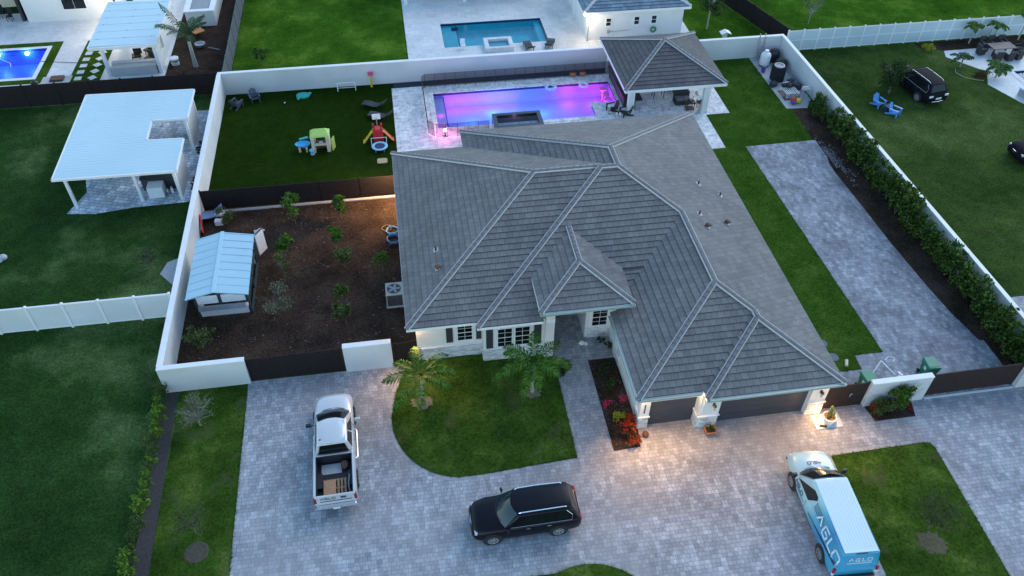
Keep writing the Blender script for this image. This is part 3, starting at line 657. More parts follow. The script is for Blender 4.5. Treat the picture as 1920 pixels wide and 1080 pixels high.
# garage doors
def gdoor(x0, x1, y, label):
    g = MB(); n = 4; hh = 2.08/n
    for k in range(n):
        g.box(x0, x1, y, y+.04, k*hh+.006, (k+1)*hh-.006)
    g.box(x0, x1, y+.03, y+.07, 0, 2.1)
    return g.build('garage_door', plain('door_charcoal', (.045, .05, .062), .5, .08, .6, kind='World'), house, label=label)
gdoor(10.8, 13.26, 23.42, 'narrow single charcoal garage door'); gdoor(14.34, 19.1, 23.12, 'wide double charcoal garage door')
d = MB(); d.box(7.1, 8.6, 31.72, 31.79, 0, 2.5); dd = d.build('front_door', M['brown'], house); d = MB(); d.box(7.84, 7.88, 31.66, 31.71, .9, 1.2); d.build('door_handle', M['chrome'], dd)
# house number characters (plain small marks on the pillar by the single door)
nb = MB()
for k in range(5): nb.box(10.5, 10.57, 23.2, 23.225, 1.3+k*.14, 1.4+k*.14)
nb.build('number_plaque', M['black'], house)
# wall lanterns
for x, y in ((13.95, 22.84), (19.58, 22.84)):
    l = MB(); l.box(x-.05, x+.05, y-.03, y+.02, 1.75, 1.95); l.lathe([(.03, 1.95), (.09, 1.9), (.1, 1.86)], (x, y-.13, 0), 8); l.lathe([(.03, 1.56), (.05, 1.58), (.05, 1.6)], (x, y-.13, 0), 8); l.tube([(x, y, 1.88), (x, y-.13, 1.98), (x, y-.13, 1.92)], .012)
    o = l.build('wall_lantern', M['black'], house); g = MB(); g.lathe([(.05, 1.6), (.085, 1.86)], (x, y-.13, 0), 8); g.build('lantern_glass', plain('lantern_glass', (.4, .4, .38), .2), o)
# roof vents
def vent_pt(x, y):  # roof height at a plan point
    c = []
    c.append(min(x-XW, XE-x, y-YS, YN-y)); c.append(min(x-XC, XE-x, y-YS2, YN-y)); c.append(min(x-XN, XE-x, YNN-y, 99)); c.append(min(x-XG, XE-x, y-YG))
    return ZE+S*max(c)
for x, y, k in ((1.16, 32.4, 1), (1.2, 33.9, 0), (17.4, 37.2, 0), (18.65, 36.6, 0), (16.3, 33.9, 0), (16.4, 32.8, 1), (18.0, 33.7, 1), (13.7, 45.1, 2), (14.2, 44.5, 0)):
    z = vent_pt(x, y); v = MB()
    if k == 1:
        v.cyl((x, y, z-.05), (x, y, z+.15), .1, n=12); v.lathe([(.15, .13), (.15, .2), (.08, .27), (.02, .28)], (x, y, z), 12); v.rbox((x+.13, y-.03, z+.16), (.11, .15, .09), .3)
        mt = 'brown'
    elif k == 0: v.cyl((x, y, z-.05), (x, y, z+.26), .05, n=10); v.cyl((x, y, z-.05), (x, y, z+.07), .1, .06, n=10); mt = 'black'
    else: v.cyl((x, y, z-.05), (x, y, z+.45), .09, n=10); v.cyl((x, y, z+.45), (x, y, z+.5), .12, n=10); mt = 'greyplastic'
    v.build('roof_vent', M[mt], roof)
    f_ = MB(); f_.rbox((x, y, z+.03), (.3, .3, .02), ry=math.atan(S) if x > 15 else (-math.atan(S) if x < 3 else 0), rx=-math.atan(S)*.9 if k == 2 else 0); f_.build('vent_flashing', M['mortar'], roof)
# lamps at the soffits: real fittings with their light
LK = .42
def point(x, y, z, e, c, r=.08, spot=None):
    l = bpy.data.lights.new('lamp_light', 'SPOT' if spot else 'POINT'); l.energy = e*LK; l.color = c; l.shadow_soft_size = r
    if spot: l.spot_size = math.radians(spot[0]); l.spot_blend = .8
    o = bpy.data.objects.new('lamp_light', l); COL.objects.link(o); o.location = (x, y, z)
    if spot: o.rotation_euler = Vector(spot[1]).to_track_quat('-Z', 'Y').to_euler()
    return o
WARM = (1, .56, .24)
for x, y, z, e in ((-.62, 29.1, ZE-.2, 330), (10.2, 22.9, ZE-.2, 400), (13.0, 22.9, ZE-.2, 160), (19.98, 22.45, ZE-.2, 330), (-.65, 43.6, ZE-.2, 1000), (16.8, 22.45, ZE-.2, 110)):
    l = MB(); l.cyl((x, y, z-.01), (x, y, z+.035), .09, n=14); o = l.build('soffit_lamp', M['white'], house); g = MB(); g.cyl((x, y, z-.02), (x, y, z-.012), .065, n=14); g.build('lens', M['lamp_w'], o)
    point(x, y, z-.06, e*.13, WARM); point(x, y-.03, z-.07, e*1.25, WARM, .08, (140, (0 if y < 40 else -.5, -1.0 if y < 40 else -.1, -.75)))
# ================================================================ POOLS
def pool(name, label, poly_, depth, zt, basin, wmat, cop, copw=.32, ledge=None, zw=-.1):
    if sum(poly_[i][0]*poly_[(i+1) % len(poly_)][1]-poly_[(i+1) % len(poly_)][0]*poly_[i][1] for i in range(len(poly_))) < 0: poly_ = poly_[::-1]
    x0, y0 = poly_[0]; t = thing('swimming_pool', label, 'swimming pool', (sum(p[0] for p in poly_)/len(poly_), sum(p[1] for p in poly_)/len(poly_), 0))
    b = MB(); n = len(poly_)
    b.face([(x, y, -depth) for x, y in poly_])
    for i in range(n):
        a, c = poly_[i], poly_[(i+1) % n]; b.face([(a[0], a[1], -depth), (c[0], c[1], -depth), (c[0], c[1], .0), (a[0], a[1], .0)])
    b.build('basin', basin, t)
    if ledge:
        for (lx0, lx1, ly0, ly1, lz) in ledge:
            l = MB(); l.box(lx0+.003, lx1, ly0+.003, ly1-.003, -depth+.005, lz); l.box(lx1-.06, lx1+.004, ly0+.003, ly1-.003, lz+.001, lz+.008, mi=1); l.build('ledge_step', [basin, M['navy']], t)
    w_ = MB(); w_.face([(x, y, zw) for x, y in poly_]); w_.build('water_surface', wmat, t)
    tl = MB(); cc = MB(); cx, cy = sum(p[0] for p in poly_)/n, sum(p[1] for p in poly_)/n
    A = sum(poly_[i][0]*poly_[(i+1) % n][1]-poly_[(i+1) % n][0]*poly_[i][1] for i in range(n)); sg = 1 if A > 0 else -1
    for i in range(n):
        a, c = Vector((*poly_[i], 0)), Vector((*poly_[(i+1) % n], 0)); d = (c-a).normalized(); o = Vector((d.y, -d.x, 0))*sg
        q = [a-d*.0, c, c-o*.012, a-o*.012]; tl.hexa([(v.x, v.y, -.2) for v in q]+[(v.x, v.y, -.005) for v in q])
        if cop: q = [a-o*.03-d*.0, c-o*.03, c+o*copw+d*copw*.98, a+o*copw-d*copw*.98]; cc.hexa([(v.x, v.y, .0) for v in q]+[(v.x, v.y, zt+i*.0007) for v in q])
    tl.build('waterline_tile', M['navy'], t)
    if cop: cc.build('coping', cop, t)
    return t
plaster = plain('pool_plaster', (.4, .46, .76), .6, .05, 1.5, kind='World')
# --- the glowing pool
pa = pool('swimming_pool', 'large rectangular pool glowing purple and blue behind the house', POOL, 1.35, .05, plaster, water('pool_water', (.82, .93, .98)), M['trav'], .36, [(2.7, 3.55, 52.0, 57.0, -.35)])
sp = MB()
sx0, sx1, sy0, sy1, sz = 6.9, 10.6, 51.0, 53.0, .32
for q in ((sx0, sx1, sy1-.3, sy1), (sx0, sx1, sy0, sy0+.3), (sx0, sx0+.3, sy0+.3, sy1-.3), (sx1-.3, sx1, sy0+.3, sy1-.3)): sp.box(*q, -1.3, sz)
sp.box(sx0+.3, sx1-.3, sy0+.3, sy1-.3, -.9, -.8)
sp.build('spa', plain('dark_tile', (.035, .045, .06), .35, .2, 8, kind='World'), pa)
sw = MB(); sw.face([(sx0+.3, sy0+.3, .2), (sx1-.3, sy0+.3, .2), (sx1-.3, sy1-.3, .2), (sx0+.3, sy1-.3, .2)]); sw.build('spa_water', water('spa_water', (.7, .75, .85)), pa)
dk = MB(); dk.box(14.92, 17.3, 51.4, 53.78, -1.3, .062); dk.build('stone_deck', M['trav'], pa)
PK, BL, VI = (1, .05, .6), (.03, .28, 1.0), (.4, .06, 1.0)
def plight(x, y, z, e, c, lens=None, r=.1):
    point(x, y, z, e*.55, c, r)
    if lens: l = MB(); l.cyl((x, y-.02, z), (x, y+.05, z), .12, n=12); l.build('pool_light', lens, pa)
for x, y, z, e, c, l in ((12.3, 52.12, -.45, 110, PK, 1), (13.9, 52.12, -.45, 110, PK, 1), *[(3.9+k*.75, 56.5, -.75, 24-k*2, PK, 0) for k in range(8)], (3.1, 54.3, -.22, 22, PK, 0), (3.0, 53.0, -.22, 12, PK, 0), (8.8, 55.0, -.6, 150, BL, 0), (5.4, 54.3, -.6, 150, BL, 0), (11.2, 55.0, -.6, 110, BL, 0),
                       (15.9, 55.6, -.6, 100, PK, 0), (13.6, 56.2, -.6, 60, PK, 0), (16.2, 54.3, -.3, 40, VI, 0), (8.7, 52.0, -.1, 5, VI, 1), (7.4, 55.6, -.8, 110, BL, 0)):
    plight(x, y, z, e, c, M['pool_l'] if l else None, .1 if l else .35)
# shelf stools in the water along the right wall
for i, (x, y) in enumerate(((16.45, 56.3), (16.45, 55.45), (16.45, 54.7), (16.4, 54.05))):
    s_ = MB(); s_.box(x-.3, x+.25, y-.22, y+.22, -.32, -.22); s_.cyl((x, y, -1.34), (x, y, -.3), .09)
    tag(s_.build('pool_stool', M['pink'] if i < 0 else plain('stool_pink', (.7, .45, .6), .6)), ['submerged square stool farthest along the right pool wall', 'submerged square stool second from the far end of the pool', 'submerged square stool third from the far end of the pool', 'submerged square stool nearest the corner deck of the pool'][i], 'pool stool', 'submerged pool stools')
# pink lamp beyond the pool corner
t = thing('garden_lamp', 'small lamp glowing bright pink beside the pool fence', 'lamp', (3.15, 50.95, 0))
b = MB(); b.cyl((3.15, 50.95, 0), (3.15, 50.95, .42), .035, n=8); b.cyl((3.15, 50.95, .4), (3.15, 50.95, .44), .1, n=12); b.build('lamp_post', M['black'], t)
b = MB(); b.ball((3.15, 50.95, .52), .1, n=14, m=8); b.build('lamp_globe', emit('pink_globe', (1, .4, .8), 30), t); point(3.15, 50.95, .78, 120, (1, .2, .6), .1)
# inflatables at the far right of the pool
def ring(name, label, cat, x, y, z, r0, r1, mat, rx=0):
    b = MB(); n, m = 24, 10; vs = []
    for i in range(n):
        a = 2*math.pi*i/n
        for k in range(m):
            c = 2*math.pi*k/m; rr = r0+r1*math.cos(c); vs.append((x+rr*math.cos(a), y+rr*math.sin(a), z+r1*math.sin(c)))
    b.mesh(vs, [(i*m+k, ((i+1) % n)*m+k, ((i+1) % n)*m+(k+1) % m, i*m+(k+1) % m) for i in range(n) for k in range(m)]); return tag(b.build(name, mat, smooth=True), label, cat)
ring('swim_ring', 'clear inflatable ring lying on the purple pool water', 'swim ring', 14.9, 56.7, .0, .32, .1, plain('clear_vinyl', (.6, .75, .8), .2))
ring('swim_ring', 'pale translucent inflatable tube at the far right pool corner', 'swim ring', 12.2, 56.75, -.02, .38, .12, plain('pale_vinyl', (.45, .6, .7), .2))
for i, x in enumerate((14.3, 15.1)):
    b = MB(); b.lathe([(.12, 0), (.26, .12), (.3, .3), (.22, .42), (.2, .4)], (x, 58.1, .02), 14); b.build  # terracotta pot
    b.crown((x, 58.1, .45), (.25, .25, .15), 60, .14)
    tag(b.build('clay_pot', M['terracotta']), ['clay pot by the pool fence, left of the pair', 'clay pot by the pool fence, right of the pair'][i], 'pot', 'clay pots beyond the pool')
# --- north neighbour pool
plaster2 = plain('cyan_plaster', (.16, .78, .85), .6, .1, 1.5, kind='World')
pb = pool('swimming_pool', 'unlit turquoise pool in the neighbouring rear yard with white spa', [(4.35, 68.75), (13.45, 68.75), (13.45, 64.35), (4.35, 64.35)], 1.2, .03, plaster2, water('pool_water_b', (.75, .95, 1)), None, ledge=[(4.35, 5.75, 64.35, 68.75, -.3), (12.8, 13.45, 64.35, 68.75, -.35)])
b = MB()
for q in ((7.75, 10.2, 64.55, 64.9), (7.75, 10.2, 62.95, 63.25), (7.75, 8.1, 63.25, 64.55), (9.85, 10.2, 63.25, 64.55)): b.box(*q, 0, .42)
b.build('spa_wall', M['trav2'], pb); b = MB(); b.box(8.1, 9.85, 63.25, 64.55, .05, .2); b.build('spa_water', plain('spa_teal', (.04, .25, .33), .12, .1), pb)
b = MB(); b.box(5.3, 5.9, 67.9, 68.4, -.28, -.22); b.build('pool_mat', M['navy'], pb)
# --- left neighbour pool, deep blue
plaster3 = plain('blue_plaster', (.03, .1, .42), .5, .1, 1.5, kind='World')
pc = pool('swimming_pool', 'deep blue lit pool in the far left corner yard', [(-44, 68.95), (-29.1, 68.95), (-29.1, 63.95), (-44, 63.95)], 1.4, .03, plaster3, water('pool_water_c', (.55, .75, 1)), M['white'], .3)
b = MB()
for q in ((-44.6, -28.05, 69.27, 69.95), (-28.78, -28.05, 63.6, 69.27), (-44.6, -28.05, 62.95, 63.6)): b.box(*q, .0, .035)
b.build('turf_border', M['grass_s'], pc)
for x in (-30.9, -33.2):
    b = MB(); b.cyl((x, 68.9, -.32), (x, 68.8, -.32), .16, n=12); b.build('pool_light', M['pool_b'], pc); point(x, 68.6, -.35, 160, (.1, .3, 1), .1)
b = MB(); b.tube([(-32.8, 67.9, -.08), (-32.2, 67.3, -.08), (-31.6, 66.8, -.08), (-31.4, 66.2, -.08)], .02, 6); tag(b.build('pool_hose', M['white2']), 'white suction hose floating in the deep blue pool', 'hose')
b = MB(); b.tube([(-29.2, 66.6, .05), (-28, 66.3, .06), (-26, 65.9, .04), (-25, 65.7, .04)], .02, 6); tag(b.build('power_cable', M['black']), 'dark cable trailing from the deep blue pool across the patio', 'cable')
# --- right neighbour pool
pd = pool('swimming_pool', 'light blue pool at the right edge beside the patio table', [(50.9, 53.9), (58, 53.9), (58, 48.0), (50.9, 48.0)], 1.2, .05, plain('lightblue_plaster', (.1, .5, .68), .6, .1, 1.5, kind='World'), water('pool_water_d', (.8, .97, 1)), M['trav2'], .4)
# ================================================================ PAVILION
pv = thing('pavilion', 'open pavilion with dark tiled hip roof beside the glowing pool', 'pavilion', (20.6, 55, 0))
b = MB(); x0, x1, y0, y1, z0 = 16.65, 24.5, 51.1, 59.2, 2.62; hx = (x1-x0)/2; hy = (y1-y0)/2
plane(b, 'S', y0, z0, lambda t: x0+t*hx/hy, lambda t: x1-t*hx/hy, 0, hy, .43)
plane(b, 'N', y1, z0, lambda t: x0+t*hx/hy, lambda t: x1-t*hx/hy, 0, hy, .43)
plane(b, 'W', x0, z0, lambda t: y0+t*hy/hx, lambda t: y1-t*hy/hx, 0, hx, .43*hy/hx)
plane(b, 'E', x1, z0, lambda t: y0+t*hy/hx, lambda t: y1-t*hy/hx, 0, hx, .43*hy/hx)
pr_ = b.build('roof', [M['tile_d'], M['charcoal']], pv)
cb, cm = MB(), MB(); ap = ((x0+x1)/2, (y0+y1)/2, z0+.43*hy+.05)
for c in ((x0, y0), (x1, y0), (x0, y1), (x1, y1)): caps(cb, cm, (*c, z0+.03), ap)
cb.build('ridge_caps', M['cap'], pr_); cm.build('ridge_mortar', M['mortar'], pr_)
b = MB(); b.box(x0+.03, x1-.03, y0+.03, y1-.03, z0-.1, z0-.04); b.build('ceiling', M['stucco'], pv)
b = MB()
for q in ((x0-.02, x1+.02, y0-.03, y0), (x0-.02, x1+.02, y1, y1+.03), (x0-.025, x0, y0, y1), (x1, x1+.025, y0, y1)): b.box(*q, z0-.24, z0-.01)
b.build('fascia', M['white'], pv)
for x, y in ((17.45, 52.0), (23.25, 51.65), (23.4, 58.2), (17.4, 58.4)):
    b = MB(); b.box(x-.22, x+.22, y-.22, y+.22, 0, z0-.11); b.box(x-.27, x+.27, y-.27, y+.27, 0, .14); b.build('post', M['stucco'], pv, bevel=.01)
# bar counter, stools wall, furniture below the pavilion
b = MB(); b.box(17.2, 17.95, 52.9, 57.6, .03, .9); t = thing('bar_counter', 'dark bar counter with pale top along the pool under the pavilion', 'counter', (18.2, 55, 0))
b.build('counter_body', M['charcoal'], t); b = MB(); b.box(17.95, 18.5, 52.3, 57.0, .9, .97); b.box(17.1, 17.93, 52.8, 57.7, .901, .96); b.build('countertop', M['black'], t); b = MB(); b.box(18.02, 18.42, 52.4, 56.9, .03, .88); b.build('cabinet', M['greyplastic'], t)
t = thing('grill', 'black gas grill on legs standing on the pavilion floor', 'grill', (20.3, 54.0, 0))
b = MB(); b.box(19.8, 20.8, 53.75, 54.35, .75, .95); b.build('grill_body', M['black'], t); b = MB(); b.lathe([(.3, -.5), (.3, .5)], (20.3, 54.05, .95), 14, 1, 1, axis='Y') ; b = MB(); b.loft([[(20.3+s_*.5, 54.05+.3*math.cos(a), .95+.3*math.sin(a)) for a in [k*math.pi/8 for k in range(9)]] for s_ in (-1, 1)]); b.build('lid', M['black'], t)
for x, y in ((19.9, 53.8), (20.7, 53.8), (19.9, 54.3), (20.7, 54.3)): b = MB(); b.cyl((x, y, 0), (x, y, .75), .03, n=6); b.build('leg', M['black'], t)
b = MB(); b.box(19.45, 19.8, 53.8, 54.3, .85, .9); b.build('side_shelf', M['steel'], t)
def sofa(label, x0, x1, y0, y1, back):
    t = thing('outdoor_sofa', label, 'sofa', ((x0+x1)/2, (y0+y1)/2, 0), 'dark wicker sofas under the pavilion')
    b = MB(); b.box(x0, x1, y0, y1, .05, .36); b.build('frame', M['wicker'], t, bevel=.03)
    b = MB(); n = 2 if x1-x0 < 1.9 else 3
    for k in range(n): b.box(x0+.1+(x1-x0-.2)*k/n, x0+.08+(x1-x0-.2)*(k+1)/n, y0+.05, y1-.05, .365, .5)
    b.build('cushions', M['greycloth'], t, bevel=.03)
    b = MB(); b.box(x0, x1, y1-.16, y1, .36, .82) if back == 'N' else b.box(x1-.16, x1, y0, y1, .36, .82); b.build('backrest', M['wicker'], t, bevel=.03); return t
sofa('dark wicker sofa in front of the person under the pavilion', 21.3, 22.6, 52.6, 53.4, 'N'); sofa('dark wicker sofa at the far side under the pavilion', 21.7, 23.0, 54.5, 55.5, 'E')
t = thing('side_table', 'dark brown table where the person in white is leaning', 'table', (22.3, 52.0, 0)); b = MB(); b.box(21.9, 22.6, 51.7, 52.3, .62, .68); b.build('table_top', M['black'], t)
for x, y in ((21.98, 51.78), (22.52, 51.78), (21.98, 52.22), (22.52, 52.22)): b = MB(); b.box(x-.03, x+.03, y-.03, y+.03, .02, .62); b.build('leg', M['brown'], t)
b = MB(); b.box(21.95, 22.55, 51.75, 52.25, .1, .14); b.build('lower_shelf', M['brown'], t)
for i, (x, y) in enumerate(((22.1, 52.05), (22.35, 52.15))):
    b = MB(); b.lathe([(.05, .68), (.06, .74), (.03, .86), (.02, .93)], (x, y, 0), 10); tag(b.build('bottle', M['steel'] if i else M['black']), ['black bottle on the table under the pavilion', 'silvery bottle on the table under the pavilion'][i], 'bottle')
# adirondack chair builder (faces -y in local space)
def adirondack(mat, label, group, loc, rz):
    t = thing('adirondack_chair', label, 'garden chair', (0, 0, 0), group)
    b = MB()
    for k in range(5): b.rbox((0, -.22+k*.12, .36-k*.035), (.52, .105, .025), rx=-.28)
    b.build('seat', mat, t)
    b = MB()
    for k in range(5):
        x = -.22+k*.11; hh = .72-abs(k-2)*.06; b.rbox((x, .36+hh*.16, .24+hh*.47), (.095, .025, hh), rx=-.33)
    b.rbox((0, .44, .5), (.5, .04, .06), rx=-.33); b.build('backrest', mat, t)
    for s_ in (-1, 1):
        b = MB(); b.rbox((s_*.34, .05, .56), (.14, .72, .03)); b.build('armrest', mat, t)
        b = MB(); b.box(s_*.3-.03, s_*.3+.03, -.3, -.2, 0, .55); b.build('leg', mat, t)
        b = MB(); b.rbox((s_*.27, .22, .17), (.035, .95, .12), rx=-.32); b.build('leg', mat, t)
    t.location = loc; t.rotation_euler = (0, 0, rz); return t
bk = adirondack(M['black'], 'black adirondack chair on the corner deck facing the pool', 'black adirondack chairs', (16.1, 52.4, .06), math.radians(-80))
dup(bk, (17.0, 51.75, .03), math.radians(-75), 'black adirondack chair partly hidden by the roof edge near the pavilion post')
gy = adirondack(plain('slate_plastic', (.07, .08, .11), .55, .08, 6), 'grey adirondack chair lying back near the left wall corner of the turf', 'grey chairs on the turf', (-12.35, 57.2, .01), math.radians(150))
dup(gy, (-11.05, 57.75, .01), math.radians(20), 'grey adirondack chair against the back wall of the turf yard')
cb_ = adirondack(M['chairblue'], 'bright blue adirondack chair nearer the boundary wall beside the bushy tree', 'blue chairs on the right lawn', (37.1, 50.3, .01), math.radians(15))
dup(cb_, (37.75, 48.95, .01), math.radians(35), 'bright blue adirondack chair facing away on the right lawn, nearest the camera')
b = MB(); b.rbox((37.45, 49.6, .45), (.5, .5, .04), .3); 
t = thing('side_table', 'small dark table between the two blue chairs', 'table', (37.45, 49.6, 0)); b.build('table_top', M['navy'], t)
for s_ in (-1, 1): b = MB(); b.rbox((37.45+s_*.18, 49.6, .22), (.05, .4, .44), .3); b.build('leg', M['navy'], t)
# loungers
def lounger(mat, label, group, loc, rz, cat='sun lounger'):
    t = thing('sun_lounger', label, cat, (0, 0, 0), group)
    b = MB(); b.loft([[(-.33, y, z), (.33, y, z), (.33, y, z-.07), (-.33, y, z-.07)] for y, z in ((-.95, .3), (-.5, .33), (0, .26), (.35, .3), (.7, .55), (.95, .74))]); b.build('seat', mat, t, bevel=.02)
    for x in (-.3, .3):
        for y in (-.8, .4): b = MB(); b.box(x-.025, x+.025, y-.03, y+.03, 0, .28); b.build('leg', mat, t)
    t.location = loc; t.rotation_euler = (0, 0, rz); return t
lg = lounger(M['black'], 'dark wave lounger on the turf nearer the back wall', 'dark loungers on the turf', (-1.9, 55.65, .01), math.radians(-115))
dup(lg, (-1.5, 54.05, .01), math.radians(-113), 'dark wave lounger on the turf nearer the climbing slide')
dup(lg, (11.5, 63.15, .01), math.radians(185), 'dark lounger beside the white spa on the far patio', 'dark loungers on the far patio'); dup(lg, (13.35, 63.35, .01), math.radians(160), 'dark lounger at the near right corner of the turquoise pool', 'dark loungers on the far patio')
# ================================================================ LEFT PATIO COVER
pg = thing('patio_cover', 'large white flat patio cover with a notch cut from its right side', 'pergola', (-18.5, 51, 0))
b = MB(); PZ = 2.7
RPOLY = [(-22.3, 45.5), (-14.65, 45.4), (-14.68, 49.15), (-17.12, 49.25), (-17.15, 51.72), (-14.75, 51.7), (-14.75, 55.55), (-22.35, 55.8)]
b.prism(RPOLY, PZ-.09, PZ)
y = 45.7
while y < 55.5:
    xr = -17.2 if 49.15 < y < 51.72 else -14.8
    b.box(-22.2, xr, y-.012, y+.012, PZ, PZ+.009); y += .305
b.build('roof_panel', M['metalroof'], pg)
b = MB()
for (a, c) in zip(RPOLY, RPOLY[1:]+RPOLY[:1]):
    d = Vector((c[0]-a[0], c[1]-a[1], 0)); b.rbox(((a[0]+c[0])/2, (a[1]+c[1])/2, PZ-.065), (d.length+.06, .09, .16), math.atan2(d.y, d.x))
b.build('gutter', M['white'], pg)
b = MB()
for y in (45.9, 49.0, 52.0, 55.3): b.box(-22.1, -14.95, y-.06, y+.06, PZ-.32, PZ-.1)
b.build('beam', M['white'], pg)
for x, y in ((-21.75, 45.95), (-17.6, 46.1), (-15.05, 46.0), (-21.75, 55.3), (-15.05, 52.0), (-15.05, 55.3), (-17.6, 55.3)):
    b = MB(); b.box(x-.09, x+.09, y-.09, y+.09, 0, PZ-.1); b.box(x-.14, x+.14, y-.14, y+.14, PZ-.38, PZ-.28); b.build('post', M['white'], pg)
b = MB(); b.box(-15.08, -14.98, 46.1, 49.0, 0, 2.2); b.build('side_wall', M['conc'], pg); b = MB(); b.box(-15.08, -14.98, 52.1, 55.2, 0, 2.3); b.build('side_wall', M['conc'], pg)
slab = [(-22.3, 45.4), (-20.5, 45.15), (-18, 45.5), (-14.7, 45.6), (-13.75, 46.2), (-13.75, 57.0), (-20.5, 57), (-21.6, 53), (-22.0, 49.5), (-21.5, 47.6)]
poly('patio', slab, 0, .03, pavers('slab_stone', (.42, .48, .56), (.66, .7, .76), (.2, .23, .28), .42, .3, .02, .3, (.75, 1.2), None, .5, .3))
t = thing('grill', 'dark grill station with pale front panel under the white patio cover', 'grill', (-16.8, 47.0, 0))
b = MB(); b.box(-17.7, -15.5, 47.2, 48.0, 0, .95); b.build('cabinet', M['charcoal'], t); b = MB(); b.box(-17.75, -15.45, 47.15, 48.05, .95, 1.02); b.build('countertop', M['black'], t)
b = MB(); b.box(-17.2, -16.2, 46.3, 47.1, 0, .85); b.build('front_panel', M['white'], t); b = MB(); b.box(-16.6, -16.4, 47.08, 47.14, .7, .8); b.build('knob', M['chrome'], t)
for i, (x, y) in enumerate(((-16.0, 46.6), (-15.75, 46.75))):
    b = MB(); b.lathe([(.09, 0), (.1, .3), (.05, .42), (.05, .48)], (x, y, .03), 10); tag(b.build('gas_bottle', M['white2'] if i else M['steel']), ['silvery gas bottle beside the pale grill panel', 'white gas bottle near the corner post of the patio cover'][i], 'bottle')
b = MB(); b.box(-22.95, -22.35, 49.3, 50.3, 0, .5); tag(b.build('storage_box', M['cream'], bevel=.03), 'pale storage box peeking from behind the patio cover', 'box')
for i in range(6):
    x, y = (-14.3, 46.6+i*.5) if i < 3 else (-14.2-R.random()*.4, 49.5+i*.45); b = MB(); b.lathe([(.1, 0), (.14, .2), (.12, .22)], (x, y, .03), 10); b.crown((x, y, .35), (.3, .3, .25), 90, .13)
    tag(b.build('potted_plant', [M['leaf_d']]), 'small dark potted plant in the gap between patio cover and white wall', 'plant', 'potted plants behind the patio cover')
for i, (x, y, rz) in enumerate(((-14.35, 46.9, .1), (-14.3, 51.2, -.2))):
    b = MB(); b.rbox((x, y, .12), (.35, 1.1, .22), rz); b.rbox((x, y, .25), (.3, .9, .05), rz); tag(b.build('white_crate', M['white2'], bevel=.01), ['long white crate leaning near the front gap beside the wall', 'small white crate farther back in the gap beside the wall'][i], 'crate')
# ================================================================ FAR LEFT YARD
t = thing('cabana', 'white cabana with pale flat roof and stone side wall in the far left yard', 'cabana', (-21, 66.5, 0))
b = MB(); b.prism([(-23.75, 63.3), (-18.68, 63.1), (-18.7, 70.9), (-23.77, 71.3)], 2.58, 2.7)
for k in range(6): b.box(-23.65, -18.75, 64.4+k*1.25, 64.42+k*1.25, 2.7, 2.72)
b.build('roof_panel', M['metalroof'], t)
b = MB()
for k in range(6):
    for x in (-23.3, -21.2, -19.1): b.box(x-.04, x+.04, 64.38+k*1.25, 64.44+k*1.25, 2.72, 2.75)
b.build('roof_screws', M['steel'], t)
b = MB(); b.box(-23.75, -18.68, 63.0, 63.1, 2.45, 2.68); b.box(-18.68, -18.6, 63.0, 70.9, 2.45, 2.68); b.box(-23.82, -23.74, 63.0, 71.2, 2.45, 2.68); b.build('fascia', M['white'], t)
for x, y in ((-22.95, 63.45), (-18.95, 63.45), (-22.95, 70.4)): b = MB(); b.box(x-.13, x+.13, y-.13, y+.13, 0, 2.5); b.build('post', M['white'], t)
b = MB(); b.box(-19.05, -18.85, 63.6, 64.6, 0, 2.45); b.box(-19.05, -18.85, 66.0, 70.6, 0, 2.45); b.box(-19.05, -18.85, 64.6, 66.0, 0, .9); b.build('side_wall', M['stucco'], t)
b = MB(); b.box(-22.7, -19.2, 63.2, 64.3, .03, .75); t2 = thing('outdoor_counter', 'grey stone counter block inside the far cabana', 'counter', (-21, 63.8, 0)); b.build('counter_body', M['conc'], t2); b = MB(); b.box(-22.75, -19.15, 63.9, 64.35, .76, .8); b.build('countertop', M['stone'], t2)
for i, (x, y, a) in enumerate(((-21.3, 66.0, .2), (-20.4, 66.9, .9), (-20.1, 65.5, -.5))):
    b = MB(); b.rbox((x, y, .3), (.7, .7, .12), a); b.rbox((x+.1, y+.3, .55), (.65, .12, .5), a)
    for sx_ in (-.28, .28):
        for sy_ in (-.28, .28): b.rbox((x+sx_, y+sy_, .13), (.05, .05, .26))
    tag(b.build('patio_chair', M['wicker']), ['dark patio chair at the left under the far cabana', 'dark patio chair at the rear under the far cabana', 'dark patio chair beside the stone wall of the far cabana'][i], 'chair')
point(-23.2, 72.2, 2.3, 420, (1, .82, .6)); point(-24.2, 67.5, 2.4, 60, (1, .8, .6))
# stepping stones on turf strip
poly('turf_strip', [(-26.2, 59.7), (-23.7, 59.7), (-23.6, 69.5), (-26.0, 69.8)], 0, .03, M['grass_s'])
k = 0
for i in range(7):
    for j in range(2):
        x = -25.45+j*1.1; y = 62.2+i*1.05; b = MB(); b.rbox((x, y, .035), (.55, .55, .03), .0 if j == 0 else .75)
        tag(b.build('stepping_stone', M['trav2']), 'square pale stepping stone set in the turf strip left of the cabana' if j == 0 else 'diamond set pale stepping stone in the turf strip left of the cabana', 'stepping stone', 'square stepping stones' if j == 0 else 'diamond stepping stones')
